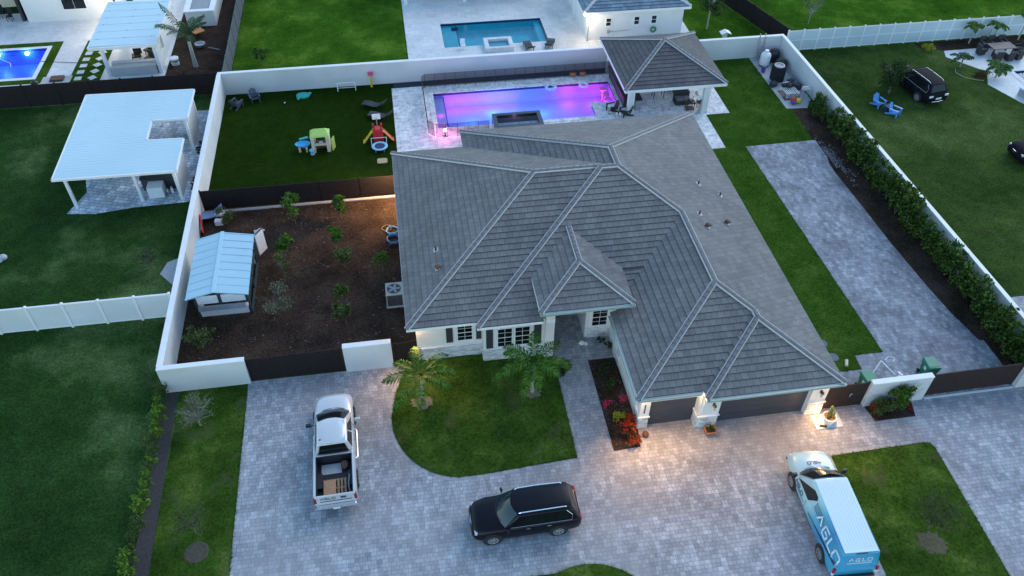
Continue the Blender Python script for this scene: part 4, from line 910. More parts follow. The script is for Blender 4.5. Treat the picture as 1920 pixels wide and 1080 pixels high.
# neighbour house far left
t = thing('neighbour_house', 'white house wall with a large two pane window at the top left corner', 'house', (-28, 76, 0))
b = MB(); b.box(-31.9, -24.2, 74.0, 84, 0, 3.6); b.build('walls', M['stucco'], t)
w_ = window(-28.6, -26.6, 1.0, 2.9, 73.98, 2, 2, t); b = MB(); b.box(-60, -32.0, 77.5, 84, 0, 3.2); b.build('patio_wall', M['cream'], t)
b = MB(); b.box(-60, -24.0, 75.9, 85, 3.62, 3.8); b.box(-32.3, -24.0, 73.7, 75.9, 3.62, 3.8); b.build('roof', M['tile_b'], t)
b = MB(); b.box(-32.5, -32.25, 74.3, 76.0, 0, 2.8); b.build('drain_screen', M['black'], t)
t = thing('lantern', 'small dark wall lantern on the neighbour house corner', 'lantern', (-24.15, 74, 0)); b = MB(); b.box(-24.2, -24.05, 73.8, 73.95, 1.4, 1.75); b.build('lantern_body', M['black'], t)
for i, (x, y) in enumerate(((-33.6, 74.6), (-34.6, 75.3))):
    b = MB(); b.rbox((x, y, .45), (.5, .5, .06), .4); b.rbox((x+.1, y+.25, .8), (.45, .06, .6), .4)
    for a in ((-.2, -.2), (.2, -.2), (-.2, .2), (.2, .2)): b.rbox((x+a[0], y+a[1], .22), (.04, .04, .45))
    tag(b.build('patio_chair', M['blackm']), ['black metal chair under the far left porch', 'black metal chair partly cut off at the top left porch'][i], 'chair')
b = MB(); b.ball((-34.9, 73.4, .3), .3); tag(b.build('play_ball', M['red'], smooth=True), 'red ball at the top left corner of the porch', 'ball')
# small white hip building behind the cabana
t = thing('garden_shed', 'narrow white walled structure with grey flat roof near the grey fence', 'shed', (-17, 73, 0))
b = MB(); b.box(-17.8, -15.35, 71.2, 80, 0, 1.35); b.build('walls', M['stucco'], t, bevel=.02); b = MB(); b.box(-17.4, -15.75, 71.55, 79.6, 1.35, 1.4); b.build('flat_roof', plain('grey_felt', (.3, .32, .34), .9, .08, 4), t)
b = MB(); b.box(-17.9, -17.42, 71.1, 80, 1.352, 1.47); b.box(-15.73, -15.25, 71.1, 80, 1.352, 1.47); b.box(-17.42, -15.73, 71.1, 71.53, 1.354, 1.472); b.build('parapet', M['white'], t)
t = thing('side_table', 'square orange topped table by the narrow white shed', 'table', (-16.7, 69.4, 0)); b = MB(); b.rbox((-16.7, 69.4, .5), (.95, .95, .05), .6); b.build('table_top', plain('rust_top', (.5, .2, .07), .6, .3, 4), t); b = MB(); b.cyl((-16.7, 69.4, 0), (-16.7, 69.4, .48), .05); b.build('leg', M['black'], t)
b = MB(); b.lathe([(.28, 0), (.45, .2), (.46, .35), (.4, .36), (.35, .22)], (-16.3, 67.3, .02), 8); tag(b.build('fire_bowl', M['steel']), 'octagonal grey bowl on the mulch beside the grey fence', 'bowl')
b = MB(); b.tube([(-15.6, 67.0, .1), (-14.6, 66.4, .15)], .03); tag(b.build('loose_pole', M['palebark']), 'pale pole lying on the mulch near the grey fence', 'pole')
b = MB(); b.lathe([(.3, 0), (.34, .3), (.36, .6), (.3, .62)], (-18.0, 64.6, .0), 14); b.lathe([(.345, .35), (.35, .45)], (-18.0, 64.6, 0), 14, mi=1); tag(b.build('barrel_planter', [M['white2'], M['black']]), 'white and black barrel against the stone wall of the cabana', 'planter')
t = thing('patio_table', 'low grey table with brown crate on the far left patio by the dark fence', 'table', (-26.7, 62.5, 0)); b = MB(); b.box(-27.9, -25.7, 61.9, 63.1, .38, .45); b.build('table_top', M['conc'], t)
for x, y in ((-27.7, 62.1), (-25.9, 62.1), (-27.7, 62.9), (-25.9, 62.9)): b = MB(); b.box(x-.04, x+.04, y-.04, y+.04, 0, .38); b.build('leg', M['black'], t)
b = MB(); b.box(-27.2, -26.2, 62.2, 62.9, .45, .62); tag(b.build('crate', M['brown']), 'brown crate on the low grey table by the dark fence', 'crate')
b = MB(); b.ball((-28.6, 62.7, .2), .3, .22, .2, jit=.1); tag(b.build('dark_bag', M['black']), 'dark bag on the patio beside the blue pool corner', 'bag')
# ================================================================ NORTH NEIGHBOUR BUILDING
t = thing('pool_house', 'white pool house with bluish hip roof and three small windows', 'house', (21, 66, 0))
b = MB(); b.box(16.7, 25.2, 63.9, 74, 0, 2.8); b.build('walls', M['stucco'], t)
b = MB(); x0, x1, y0, y1 = 16.2, 25.6, 63.4, 74.2; hx = (x1-x0)/2
plane(b, 'S', y0, 2.85, lambda t_: x0+t_, lambda t_: x1-t_, 0, hx, .42); plane(b, 'W', x0, 2.85, lambda t_: y0+t_, lambda t_: y1-t_, 0, hx, .42); plane(b, 'E', x1, 2.85, lambda t_: y0+t_, lambda t_: y1-t_, 0, hx, .42); plane(b, 'N', y1, 2.85, lambda t_: x0+t_, lambda t_: x1-t_, 0, hx, .42)
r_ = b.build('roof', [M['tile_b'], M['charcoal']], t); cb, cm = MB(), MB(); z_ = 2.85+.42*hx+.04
for c, e in (((x0, y0), (x0+hx, y0+hx)), ((x1, y0), (x0+hx, y0+hx)), ((x0, y1), (x0+hx, y1-hx)), ((x1, y1), (x0+hx, y1-hx))): caps(cb, cm, (*c, 2.88), (*e, z_))
cb.build('ridge_caps', M['mortar'], r_)
b = MB(); b.box(x0-.02, x1+.02, y0-.04, y0, 2.62, 2.84); b.box(x0-.04, x0, y0, y1, 2.62, 2.84); b.box(x1, x1+.04, y0, y1, 2.62, 2.84); b.box(x0+.02, x1-.02, y0+.02, y1-.02, 2.7, 2.8); b.build('fascia', M['white'], t)
for x in (18.3, 20.8, 22.35): window(x, x+.5, 1.25, 2.0, 63.9, 1, 2, t)
b = MB(); b.cyl((16.75, 63.82, 0), (16.75, 63.82, 2.6), .05, n=8); b.cyl((16.4, 63.5, 2.6), (16.75, 63.82, 2.5), .05, n=8); b.build('downpipe', M['greyplastic'], t)
b = MB(); b.box(18.5, 18.7, 63.78, 63.9, .6, .95); b.tube([(18.7, 63.85, .75), (20.6, 63.85, .8)], .02); b.build('wall_rail', M['steel'], t)
point(16.4, 63.2, 2.3, 150, (1, .8, .55)); l = MB(); l.cyl((16.5, 63.6, 2.5), (16.5, 63.6, 2.56), .07); l.build('eave_lamp', M['lamp_c'], t)
o = ring('hose_reel', 'dark green coiled hose hanging on the pool house wall', 'hose', 0, 0, 0, .22, .07, M['green']); o.rotation_euler = (math.pi/2, 0, 0); o.location = (22.6, 63.75, .75)
b = MB(); b.box(16.65, 17.0, 69.1, 69.45, 0, 2.7); b.build('post', M['white'], t)
t = thing('covered_porch', 'white porch posts at the top edge beyond the turquoise pool', 'porch', (4, 74, 0))
b = MB(); b.box(1.3, 9, 75.2, 90, 0, 3); b.build('walls', M['stucco'], t); b = MB(); b.box(1.2, 16, 73.6, 90, 3.0, 3.15); b.build('roof', M['tile_b'], t)
for x in (1.55, 7.05): b = MB(); b.box(x-.15, x+.15, 73.0, 73.3, 0, 3.0); b.build('post', M['white'], t)
b = MB(); b.ball((2.9, 62.2, .12), .3, .2, .1, jit=.3); tag(b.build('dark_cloth', M['black']), 'small dark heap on the patio edge by the back wall', 'cloth')
b = MB(); b.rbox((4.9, 62.4, .05), (.9, .12, .05), .1); tag(b.build('net_pole', M['black']), 'dark pole head lying on the patio near the back wall', 'pole')
t = thing('deck_chair', 'white folding chair at the left end of the white spa pool', 'chair', (5.9, 64.0, 0)); b = MB(); b.rbox((5.9, 64.0, .35), (.4, .4, .03)); b.build('seat', M['white2'], t); b = MB(); b.rbox((5.9, 64.2, .6), (.4, .03, .45), rx=-.2); b.build('backrest', M['white2'], t)
for x, y in ((5.74, 63.84), (6.06, 63.84), (5.74, 64.16), (6.06, 64.16)): b = MB(); b.cyl((x, y, 0), (x, y, .35), .015, n=5); b.build('leg', M['white2'], t)
t = thing('bird_table', 'small pale roofed feeder behind the back wall under the shade tree', 'bird feeder', (27.9, 60.6, 0)); b = MB(); b.rbox((27.7, 60.6, 1.75), (.5, .6, .04), ry=-.4); b.rbox((28.1, 60.6, 1.75), (.5, .6, .04), ry=.4); b.build('roof', M['white2'], t); b = MB(); b.box(27.75, 28.05, 60.45, 60.75, 0, 1.66); b.build('post', M['conc'], t)
# ================================================================ VEHICLES   (local +y is forward)
def prof(w, zb, zt, y, cr=.03, tl=.0):
    h = [(w*.72, zb), (w*.93, zb+.03), (w*.985, zb+.16), (w, zb+(zt-zb)*.42), (w*.995-tl*.3, zb+(zt-zb)*.66), (w*.965-tl*.6, zt-.13), (w*.92-tl, zt-.045), (w*.84-tl, zt-.008), (w*.45, zt+cr*.7), (0, zt+cr)]
    return [(x, y, z) for x, z in h] + [(-x, y, z) for x, z in reversed(h[:-1])]
def body_loft(secs): b = MB(); b.loft([prof(*s_[1:4], s_[0], *(s_[4:] if len(s_) > 4 else ())) for s_ in secs]); return b
def bil(c, u, v): a, b_, d, e = [Vector(q) for q in c]; return (a*(1-u)+b_*u)*(1-v)+(e*(1-u)+d*u)*v
def panel(mb, c, pts, off=.008, th=.02, mi=0):
    a, b_, d, e = [Vector(q) for q in c]; n = ((b_-a).cross(e-a)).normalized()
    P = [bil(c, u, v) for u, v in pts]; k = len(P)
    mb.mesh([p+n*(off-th) for p in P]+[p+n*off for p in P], [tuple(range(k-1, -1, -1)), tuple(range(k, 2*k))]+[(i, (i+1) % k, k+(i+1) % k, k+i) for i in range(k)], mi)
def house_faces(yr, yf, wb, zb, tr, tf, wt, zt):
    B = {'rl': (-wb, yr, zb), 'rr': (wb, yr, zb), 'fl': (-wb, yf, zb), 'fr': (wb, yf, zb), 'RL': (-wt, tr, zt), 'RR': (wt, tr, zt), 'FL': (-wt, tf, zt), 'FR': (wt, tf, zt)}
    return B, {'left': (B['fl'], B['rl'], B['RL'], B['FL']), 'right': (B['rr'], B['fr'], B['FR'], B['RR']), 'front': (B['fr'], B['fl'], B['FL'], B['FR']), 'rear': (B['rl'], B['rr'], B['RR'], B['RL'])}
def cabin(B, arch=.03, rows=6):     # greenhouse shell with crowned roof
    b = MB(); b.hexa([B['rl'], B['rr'], B['fr'], B['fl'], B['RL'], B['RR'], B['FR'], B['FL']])
    return b
def screen(t, yb, wb, zb, bb, yt, wt, zt, bt, mat, off=.025):
    b = MB(); n, m = 12, 5; vs = []
    for k in range(m+1):
        v = k/m; w_, y, z, q = wb+(wt-wb)*v, yb+(yt-yb)*v, zb+(zt-zb)*v, bb+(bt-bb)*v
        for i in range(n+1): u = -1+2*i/n; vs.append((u*w_, y+q*(1-u*u)+off, z+off+.02*math.sin(math.pi*v)))
    b.mesh(vs, [(k*(n+1)+i, (k+1)*(n+1)+i, (k+1)*(n+1)+i+1, k*(n+1)+i+1) for k in range(m) for i in range(n)]); nv = len(vs)
    # wiper blades and dark lower band
    g = b.build('windshield', mat, t, smooth=True); c = MB()
    for x0, x1 in ((-.62*wb, -.02), (.05, .7*wb)):
        f = lambda x: (x, yb+bb*(1-(x/wb)**2)+off+.02, zb+off+.03); c.tube([f(x0), f((x0+x1)/2), f(x1)], .012, 4)
    c.build('wiper', M['black'], g); return g
def seams(t, x, ys, z0, z1):
    for s_ in (-1, 1):
        for y in ys: b = MB(); b.box(s_*x-.004, s_*x+.004, y-.008, y+.008, z0, z1); b.build('door_seam', M['black'], t)
def wheel(x, y, r, wd, par, rim='chrome', spokes=7, steel=False):
    t = MB(); s_ = 1 if x > 0 else -1
    n = 28; pr = [(r*.62, -wd/2), (r*.93, -wd/2), (r, -wd/2+.03), (r, wd/2-.03), (r*.93, wd/2), (r*.62, wd/2)]
    vs = []
    for rr, o in pr:
        for i in range(n): a = 2*math.pi*i/n; vs.append((x+o*s_, y+rr*math.cos(a), r+rr*math.sin(a)))
    t.mesh(vs, [(k*n+i, k*n+(i+1) % n, (k+1)*n+(i+1) % n, (k+1)*n+i) for k in range(5) for i in range(n)])
    w_ = t.build('wheel', M['rubber'], par)
    g = MB(); xo = x+s_*(wd/2-.008)
    g.cyl((x-s_*wd*.4, y, r), (xo-s_*.05, y, r), r*.62, n=24)
    d = MB(); d.cyl((xo-s_*.04, y, r), (xo, y, r), r*.13, n=12)
    for k in range(spokes):
        a = 2*math.pi*k/spokes; c = (xo-s_*.02, y+math.cos(a)*r*.36, r+math.sin(a)*r*.36); M_ = Matrix.Rotation(a, 3, 'X')
        hs = [(-.012, -r*.27, -r*.065), (.012, -r*.27, -r*.065), (.012, r*.27, -r*.09), (-.012, r*.27, -r*.09), (-.012, -r*.27, r*.065), (.012, -r*.27, r*.065), (.012, r*.27, r*.09), (-.012, r*.27, r*.09)]
        d.hexa([Vector(c)+M_ @ Vector(h) for h in hs])
    # rim lip
    m_ = 24; vs = []
    for rr, o in ((r*.62, 0), (r*.66, .01), (r*.62, .012), (r*.56, 0)):
        for i in range(m_): a = 2*math.pi*i/m_; vs.append((xo+s_*o, y+rr*math.cos(a), r+rr*math.sin(a)))
    d.mesh(vs, [(k*m_+i, k*m_+(i+1) % m_, (k+1)*m_+(i+1) % m_, (k+1)*m_+i) for k in range(3) for i in range(m_)])
    g.build('brake_disc', M['blackm'], w_); d.build('rim', M[rim], w_)
def well(b, x, y, r): s_ = 1 if x > 0 else -1; b.cyl((x-s_*.3, y, r*.98), (x, y, r*.98), r*1.16, n=28)
STROKES = {'A': [[(0, 0), (2, 5.6), (4, 0)]], 'G': [[(4, 5), (0.6, 5), (0, 4.2), (0, .8), (.6, 0), (4, 0), (4, 2.6), (1.8, 2.6)]], 'L': [[(0, 5), (0, 0), (3.6, 0)]], 'O': [[(.7, 5), (4.2, 5), (4.8, 4.2), (4.8, .8), (4.2, 0), (.7, 0), (0, .8), (0, 4.2), (.7, 5)]]}
def write(mb, txt, O, U, V, size, th=.13, adv=1.25, off=.012):
    O, U, V = Vector(O), Vector(U).normalized(), Vector(V).normalized(); N = U.cross(V).normalized(); s_ = size/5; x = 0
    for ch in txt:
        for st_ in STROKES[ch]:
            pts = st_ if ch != 'A' else [(0, 1.2), (2, 5), (4, 1.2)]
            for a, c in zip(pts, pts[1:]):
                p, q = O+(U*(x+a[0])+V*a[1])*s_, O+(U*(x+c[0])+V*c[1])*s_; d = (q-p).normalized(); m_ = N.cross(d)*th*size/2; e = d*th*size*.5
                mb.hexa([p-e-m_-N*.004, q+e-m_-N*.004, q+e+m_-N*.004, p-e+m_-N*.004, p-e-m_+N*off, q+e-m_+N*off, q+e+m_+N*off, p-e+m_+N*off])
        x += (4.8 if ch != 'L' else 3.8)*adv
# ---------------- black SUV
def paint(name, c, rough=.3, coat=.05, metal=.0): return plain(name, c, rough, .04, 2, metal=metal, coat=coat, spec=.22)
M['alloy'] = plain('alloy_rim', (.42, .43, .45), .35, .05, 5, metal=.5)
P_blk = paint('black_car_paint', (.006, .006, .01), .28); P_blk2 = plain('navy_black_paint', (.008, .008, .012), .7, .04, 2, spec=.08)
def suv(name, label, P, loc, rz, extra=0):
    t = thing(name, label, 'car', (0, 0, 0)); L = 2.5
    b = body_loft([(-2.5, .72, .42, .86, .01), (-2.46, .86, .34, .98, .02), (-2.36, .94, .27, 1.06, .02), (-2.1, .985, .25, 1.09, .02), (-1.5, .99, .22, 1.1, .02), (0, .985, .22, 1.08, .03), (.9, .985, .22, 1.06, .04), (1.4, .985, .24, 1.04, .07, .03), (1.9, .97, .25, 1.0, .08, .06), (2.2, .93, .27, .95, .07, .08), (2.38, .86, .3, .87, .05, .08), (2.47, .74, .33, .78, .03, .05), (2.52, .6, .36, .66, .01)])
    b.build('body', P, t, smooth=50)
    B, F_ = house_faces(-2.36, 1.02, .9, 1.04, -1.98, .42, .7, 1.72)
    c = cabin(B); c.build('cabin', P, t, smooth=60, bevel=.09)
    r_ = MB(); r_.loft([[(x, y, z) for x, z in ((-.69, zz-.05), (-.6, zz-.005), (-.3, zz+.02), (0, zz+.028), (.3, zz+.02), (.6, zz-.005), (.69, zz-.05), (0, zz-.12))] for y, zz in ((-2.02, 1.7), (-1.7, 1.745), (-.7, 1.765), (.1, 1.755), (.47, 1.725))]+[[(x, y, z) for x, z in ((-.45, 1.67), (-.4, 1.7), (-.2, 1.725), (0, 1.73), (.2, 1.725), (.4, 1.7), (.45, 1.67), (0, 1.62))] for y in (.62,)]); r_.build('roof', P, t, smooth=50)
    screen(t, 1.0, .84, 1.05, .3, .42, .64, 1.71, .22, plain('tinted_glass', (.01, .03, .04), .12, .1, 2, spec=.45)); seams(t, .988, (.95, -.05, -1.0), .4, 1.0)
    g = MB(); panel(g, F_['rear'], [(.1, .22), (.9, .22), (.88, .9), (.12, .9)], .012); g.build('rear_window', M['glass'], t)
    for s_ in ('left', 'right'):
        fl = s_ == 'right'; fx = (lambda u: 1-u) if fl else (lambda u: u)
        g = MB(); q = [[(.1, .12), (.4, .12), (.4, .86), (.2, .86)], [(.42, .12), (.68, .12), (.68, .86), (.42, .86)], [(.7, .12), (.86, .2), (.9, .55), (.9, .8), (.7, .86)]]
        for pl in q: pts = [(fx(u), v) for u, v in pl]; panel(g, F_[s_], pts if not fl else pts[::-1], .01)
        g.build('side_window', M['glass'], t)
        tr_ = MB(); pts = [(.06, .06), (.9, .06), (.95, .5), (.9, .9)]; ps = [bil(F_[s_], fx(u), v)+Vector(((1 if fl else -1)*.02, 0, .0)) for u, v in pts]; tr_.tube(ps, .012, 5); tr_.build('window_trim', M['chrome'], t)
    for s_ in (-1, 1):
        r_ = MB(); r_.tube([(s_*.6, -1.78, 1.755), (s_*.62, -1.68, 1.81), (s_*.64, -.6, 1.83), (s_*.63, .28, 1.8), (s_*.61, .38, 1.75)], .024, 6); r_.build('roof_rail', M['chrome'], t)
        m_ = MB(); m_.ball((s_*1.08, .92, 1.12), .13, .07, .09, 10, 6); m_.tube([(s_*.92, .95, 1.05), (s_*1.05, .93, 1.1)], .025); m_.build('mirror', P, t, smooth=True)
        for y in (-1.4, 1.6): wheel(s_*.905, y, .385, .25, t, 'alloy', spokes=7)
        h = MB(); h.box(s_*.66-.17, s_*.66+.17, 2.27, 2.4, .72, .86); h.build('headlight', plain('headlight', (.5, .52, .55), .15), t, bevel=.02)
        h = MB(); h.box(s_*.7-.17, s_*.7+.17, -2.5, -2.42, .86, 1.0); h.build('taillight', plain('tail_lens', (.45, .06, .06) if not extra else (.7, .65, .65), .2), t, bevel=.01)
        h = MB(); h.box(s_*.98-.01, s_*.98+.02, -.1, .08, .92, .95); h.box(s_*.98-.01, s_*.98+.02, -1.05, -.87, .94, .97); h.build('door_handle', M['chrome'], t)
    for s_ in (-1, 1):
        for y in (-1.4, 1.6): wb = MB(); well(wb, s_*.992, y, .385); wb.build('wheel_arch', M['black'], t)
    g = MB(); g.tube([(-.78, 2.33, .78), (-.5, 2.44, .77), (0, 2.5, .76), (.5, 2.44, .77), (.78, 2.33, .78)], .02, 5); g.tube([(-.7, 2.42, .64), (0, 2.53, .62), (.7, 2.42, .64)], .016, 5); g.build('grille', M['chrome'], t)
    g = MB(); g.tube([(-.75, -2.46, .48), (0, -2.52, .46), (.75, -2.46, .48)], .025, 5); g.build('bumper_trim', M['chrome'], t)
    g = MB(); g.box(-.25, .25, -2.53, -2.5, .66, .8); g.build('number_plate', M['white'], t)
    t.location = loc; t.rotation_euler = (0, 0, rz); return t
suv('parked_car', 'black sport utility car with chrome roof rails parked across the driveway', P_blk, (3.8, 19.0, .012), math.radians(90.5))
suv('parked_car', 'black sport utility car parked on the right lawn behind the bushy tree', P_blk2, (41.15, 52.15, .01), math.radians(9), 1)
suv('parked_car', 'dark car cut off by the right edge of the picture', P_blk2, (45.75, 42.25, .01), math.radians(88), 1)
# ---------------- pickup
P_sil = plain('silver_white_paint', (.62, .63, .64), .3, .05, 1.5, metal=.25, coat=.8, dirt=.1)
t = thing('pickup_truck', 'silvery white pickup truck with a pallet in its open bed', 'pickup truck', (0, 0, 0))
b = body_loft([(-.78, .97, .42, 1.1, .0), (0, .98, .4, 1.12, .01), (1.25, .98, .4, 1.12, .02), (1.5, .98, .42, 1.13, .05, .02), (2.1, .98, .44, 1.12, .07, .06), (2.7, .965, .46, 1.07, .07, .1), (2.95, .93, .48, 1.01, .06, .13), (3.1, .86, .5, .94, .04, .14), (3.18, .72, .52, .85, .02, .08)])
b.build('body', P_sil, t, smooth=50)
B, F_ = house_faces(-.66, 1.78, .9, 1.1, -.56, .78, .7, 1.86)
c = cabin(B); c.build('cabin', P_sil, t, smooth=60, bevel=.07)
r_ = MB(); r_.loft([[(x, y, z) for x, z in ((-.7, zz-.06), (-.62, zz-.01), (-.3, zz+.02), (0, zz+.025), (.3, zz+.02), (.62, zz-.01), (.7, zz-.06), (0, zz-.12))] for y, zz in ((-.56, 1.83), (-.3, 1.865), (.3, 1.88), (.82, 1.84))]+[[(x, y, z) for x, z in ((-.42, 1.79), (-.36, 1.82), (-.18, 1.835), (0, 1.84), (.18, 1.835), (.36, 1.82), (.42, 1.79), (0, 1.72))] for y in (.94,)]); r_.build('roof', P_sil, t, smooth=50)
screen(t, 1.74, .84, 1.13, .26, .8, .64, 1.83, .16, M['glass']); seams(t, .985, (1.55, .42, -.62), .5, 1.06)
g = MB(); panel(g, F_['rear'], [(.08, .12), (.92, .12), (.9, .86), (.1, .86)], .012); g.build('rear_window', M['glass'], t)
for s_ in ('left', 'right'):
    fl = s_ == 'right'; fx = (lambda u: 1-u) if fl else (lambda u: u); g = MB()
    for pl in ([(.13, .1), (.5, .1), (.5, .85), (.27, .85)], [(.54, .1), (.9, .1), (.9, .85), (.54, .85)]): pts = [(fx(u), v) for u, v in pl]; panel(g, F_[s_], pts if not fl else pts[::-1], .01)
    g.build('side_window', M['glass'], t)
bd = MB(); y0, y1 = -3.0, -.8
for s_ in (-1, 1): bd.loft([[(s_*x, y, z) for x, z in ((.74, .5), (.95, .46), (.985, .62), (.99, .9), (.975, 1.24), (.94, 1.32), (.86, 1.325), (.84, 1.28), (.84, .7))] for y in (y0+.02, y0+.3, y1-.2, y1)])
bd.box(-.84, .84, y1-.05, y1, .7, 1.3); bd.build('bed_side', P_sil, t, smooth=45)
tg = MB(); tg.box(-.93, .93, y0-.06, y0+.02, .62, 1.3); tgo = tg.build('tailgate', P_sil, t, bevel=.025)
lt = MB(); write(lt, 'AGLO', (-.66, y0-.062, 1.02), (1, 0, 0), (0, 0, 1), .15, .15, 1.3); lt.box(-.7, .75, y0-.075, y0-.06, .86, .9); lt.box(.25, .5, y0-.075, y0-.06, 1.02, 1.16); lt.build('lettering', M['navy'], tgo)
b = MB(); b.box(-.86, .86, y0+.02, y1-.05, .62, .7); b.build('bed_liner', M['black'], t)
b = MB(); b.box(-.845, -.815, y0+.03, y1-.06, .7, 1.29); b.box(.815, .845, y0+.03, y1-.06, .7, 1.29); b.box(-.815, .815, y1-.085, y1-.052, .7, 1.29); b.box(-.815, .815, y0+.022, y0+.05, .7, 1.25)
for s_ in (-1, 1): b.box(s_*.7-.12, s_*.7+.12, -2.35, -1.55, .7, .92)
b.build('bed_liner', M['black'], t)
b = MB(); b.box(-.65, .3, -1.5, -.95, .702, .71); b.build('bed_mat', M['conc'], t)
b = MB(); b.box(-.9, .9, -3.22, -3.06, .5, .62); b.box(-.95, .95, -3.25, -3.2, .48, .6); b.build('rear_bumper', M['chrome'], t, bevel=.02)
b = MB(); b.box(-.16, .16, -3.27, -3.25, .48, .6); b.build('number_plate', M['white'], t)
b = MB(); b.box(-.84, .84, 3.08, 3.2, .5, .68); b.build('front_bumper', M['chrome'], t, bevel=.03)
b = MB(); b.box(-.5, .5, 3.1, 3.2, .7, .82); b.build('grille', M['black'], t)
for s_ in (-1, 1):
    h = MB(); h.box(s_*.72-.14, s_*.72+.14, 2.93, 3.05, .72, .88); h.build('headlight', plain('headlight', (.5, .52, .55), .15), t, bevel=.02)
    h = MB(); h.box(s_*.92-.06, s_*.92+.06, -3.08, -2.95, .8, 1.18); h.build('taillight', plain('tail_red', (.25, .01, .03), .25), t, bevel=.015)
    m_ = MB(); m_.rbox((s_*1.19, 1.12, 1.22), (.26, .12, .2)); m_.tube([(s_*.93, 1.15, 1.12), (s_*1.1, 1.13, 1.18)], .03); m_.build('mirror', M['black'] if s_ < 0 else P_sil, t, bevel=.03)
    for y in (-1.75, 2.05): wheel(s_*.9, y, .41, .28, t, 'alloy', spokes=6)
    st_ = MB(); st_.tube([(s_*.96, -.6, .42), (s_*1.05, -.5, .4), (s_*1.05, 1.05, .4), (s_*.96, 1.15, .42)], .035, 7); st_.build('side_step', M['chrome'], t)
    h = MB(); h.box(s_*.98-.01, s_*.98+.02, .0, .2, .98, 1.01); h.box(s_*.98-.01, s_*.98+.02, .95, 1.15, .98, 1.01); h.build('door_handle', M['chrome'], t)
for s_ in (-1, 1):
    for y in (-1.75, 2.05): wb = MB(); well(wb, s_*.992, y, .42); wb.build('wheel_arch', M['black'], t)
b = MB(); b.box(-.13, .13, -.56, -.5, 1.8, 1.85); b.build('brake_light', M['black'], t); b = MB(); b.ball((-.55, -.3, 1.885), .04); b.build('antenna', M['black'], t)
t.location = (-4.78, 23.85, .012); t.rotation_euler = (0, 0, math.radians(1.2))
TR = Matrix.Translation((-4.78, 23.85, .012)) @ Matrix.Rotation(math.radians(1.2), 4, 'Z')
pl = thing('pallet', 'wooden pallet lying in the pickup bed', 'pallet', (0, 0, 0))
for k in range(7): b = MB(); b.box(-.55+k*.16, -.55+k*.16+.1, -2.88, -1.88, .82, .845); b.build('deck_board', M['timber'], pl)
for k in range(3): b = MB(); b.box(-.56, .52, -2.86+k*.45, -2.78+k*.45, .705, .8195); b.build('stringer', M['timber'], pl)
pl.location = TR.translation; pl.rotation_euler = (0, 0, math.radians(1.2))
b = MB(); b.box(-.54, .02, -2.8, -1.95, .846, .88); o = tag(b.build('plywood_sheet', plain('plywood', (.42, .24, .13), .8, .15, 5)), 'brown board lying on the left half of the pallet', 'board'); o.location = pl.location; o.rotation_euler = pl.rotation_euler
b = MB(); b.ball((.45, -1.15, .85), .2, .24, .16, jit=.18); b.box(.3, .5, -1.35, -1.1, .7, .88); o = tag(b.build('tool_bag', M['brown']), 'brown bag and block at the front right corner of the truck bed', 'bag'); o.location = pl.location; o.rotation_euler = pl.rotation_euler
b = MB(); b.tube([(.6, -1.5, .76), (.68, -1.9, .97), (.62, -2.3, .98), (.66, -2.7, .78)], .035, 7); o = tag(b.build('hose', M['greyplastic']), 'grey hose lying along the right side of the truck bed', 'hose'); o.location = pl.location; o.rotation_euler = pl.rotation_euler
# ---------------- van
M['vanroof'] = plain('pale_cyan_roof', (.66, .78, .83), .45, .03, 1.2, dirt=.08)
m, tt, p = newmat('van_wrap'); co = coords(tt, 'Object'); spx = ND(tt, "ShaderNodeSeparateXYZ"); tt.links.new(co, spx.inputs[0])
f = math_(tt, 'ADD', math_(tt, 'MULTIPLY', spx.outputs[1], -.22), math_(tt, 'MULTIPLY', spx.outputs[2], -.1)); f = math_(tt, 'ADD', f, .42)
tt.links.new(ramp(tt, f, [(.0, (.36, .56, .62)), (.28, (.3, .58, .66)), (.42, (.08, .38, .54)), (.62, (.02, .2, .42)), (.9, (.03, .34, .55))]), p.inputs['Base Color']); p.inputs['Roughness'].default_value = .3; p.inputs['Coat Weight'].default_value = .7
WR = m
t = thing('cargo_van', 'blue wrapped cargo van with white ribbed roof and AGLO lettering', 'van', (0, 0, 0))
b = body_loft([(-3.0, .86, .45, 1.1, .0), (-2.95, .98, .38, 1.18, .0), (-2.7, 1.01, .35, 1.2, .0), (0, 1.01, .34, 1.2, .0), (1.5, 1.01, .34, 1.2, .02), (1.9, 1.01, .36, 1.22, .05, .02), (2.4, 1.01, .4, 1.18, .08, .03), (2.8, .98, .44, 1.08, .08, .05), (3.02, .91, .48, .98, .05, .06), (3.14, .76, .52, .84, .02, .05)])
b.build('body', WR, t, smooth=50)
B, F_ = house_faces(-2.99, 1.75, .985, 1.14, -2.86, .82, .82, 2.12)
c = cabin(B); c.build('cargo_box', WR, t, smooth=60, bevel=.1)
b = MB(); b.box(-.74, .74, -2.8, .8, 2.1, 2.128); k = 0
for i in range(11): x = -.66+i*.132; b.box(x-.022, x+.022, -2.65, .7, 2.128, 2.142)
b.build('roof', M['vanroof'], t, bevel=.012)
screen(t, 1.72, .9, 1.2, .28, .84, .76, 2.07, .2, M['glass']); seams(t, 1.012, (1.55, .4), .5, 1.1)
for s_ in ('left', 'right'):
    fl = s_ == 'right'; fx = (lambda u: 1-u) if fl else (lambda u: u); g = MB(); pts = [(fx(u), v) for u, v in [(.04, .06), (.29, .06), (.3, .72), (.25, .86), (.16, .86)]]; panel(g, F_[s_], pts if not fl else pts[::-1], .012); g.build('side_window', M['glass'], t)
c = F_['left']; U = (Vector(c[1])-Vector(c[0])).normalized(); V = (Vector(c[3])-Vector(c[0])); V = (V-U*V.dot(U)).normalized()
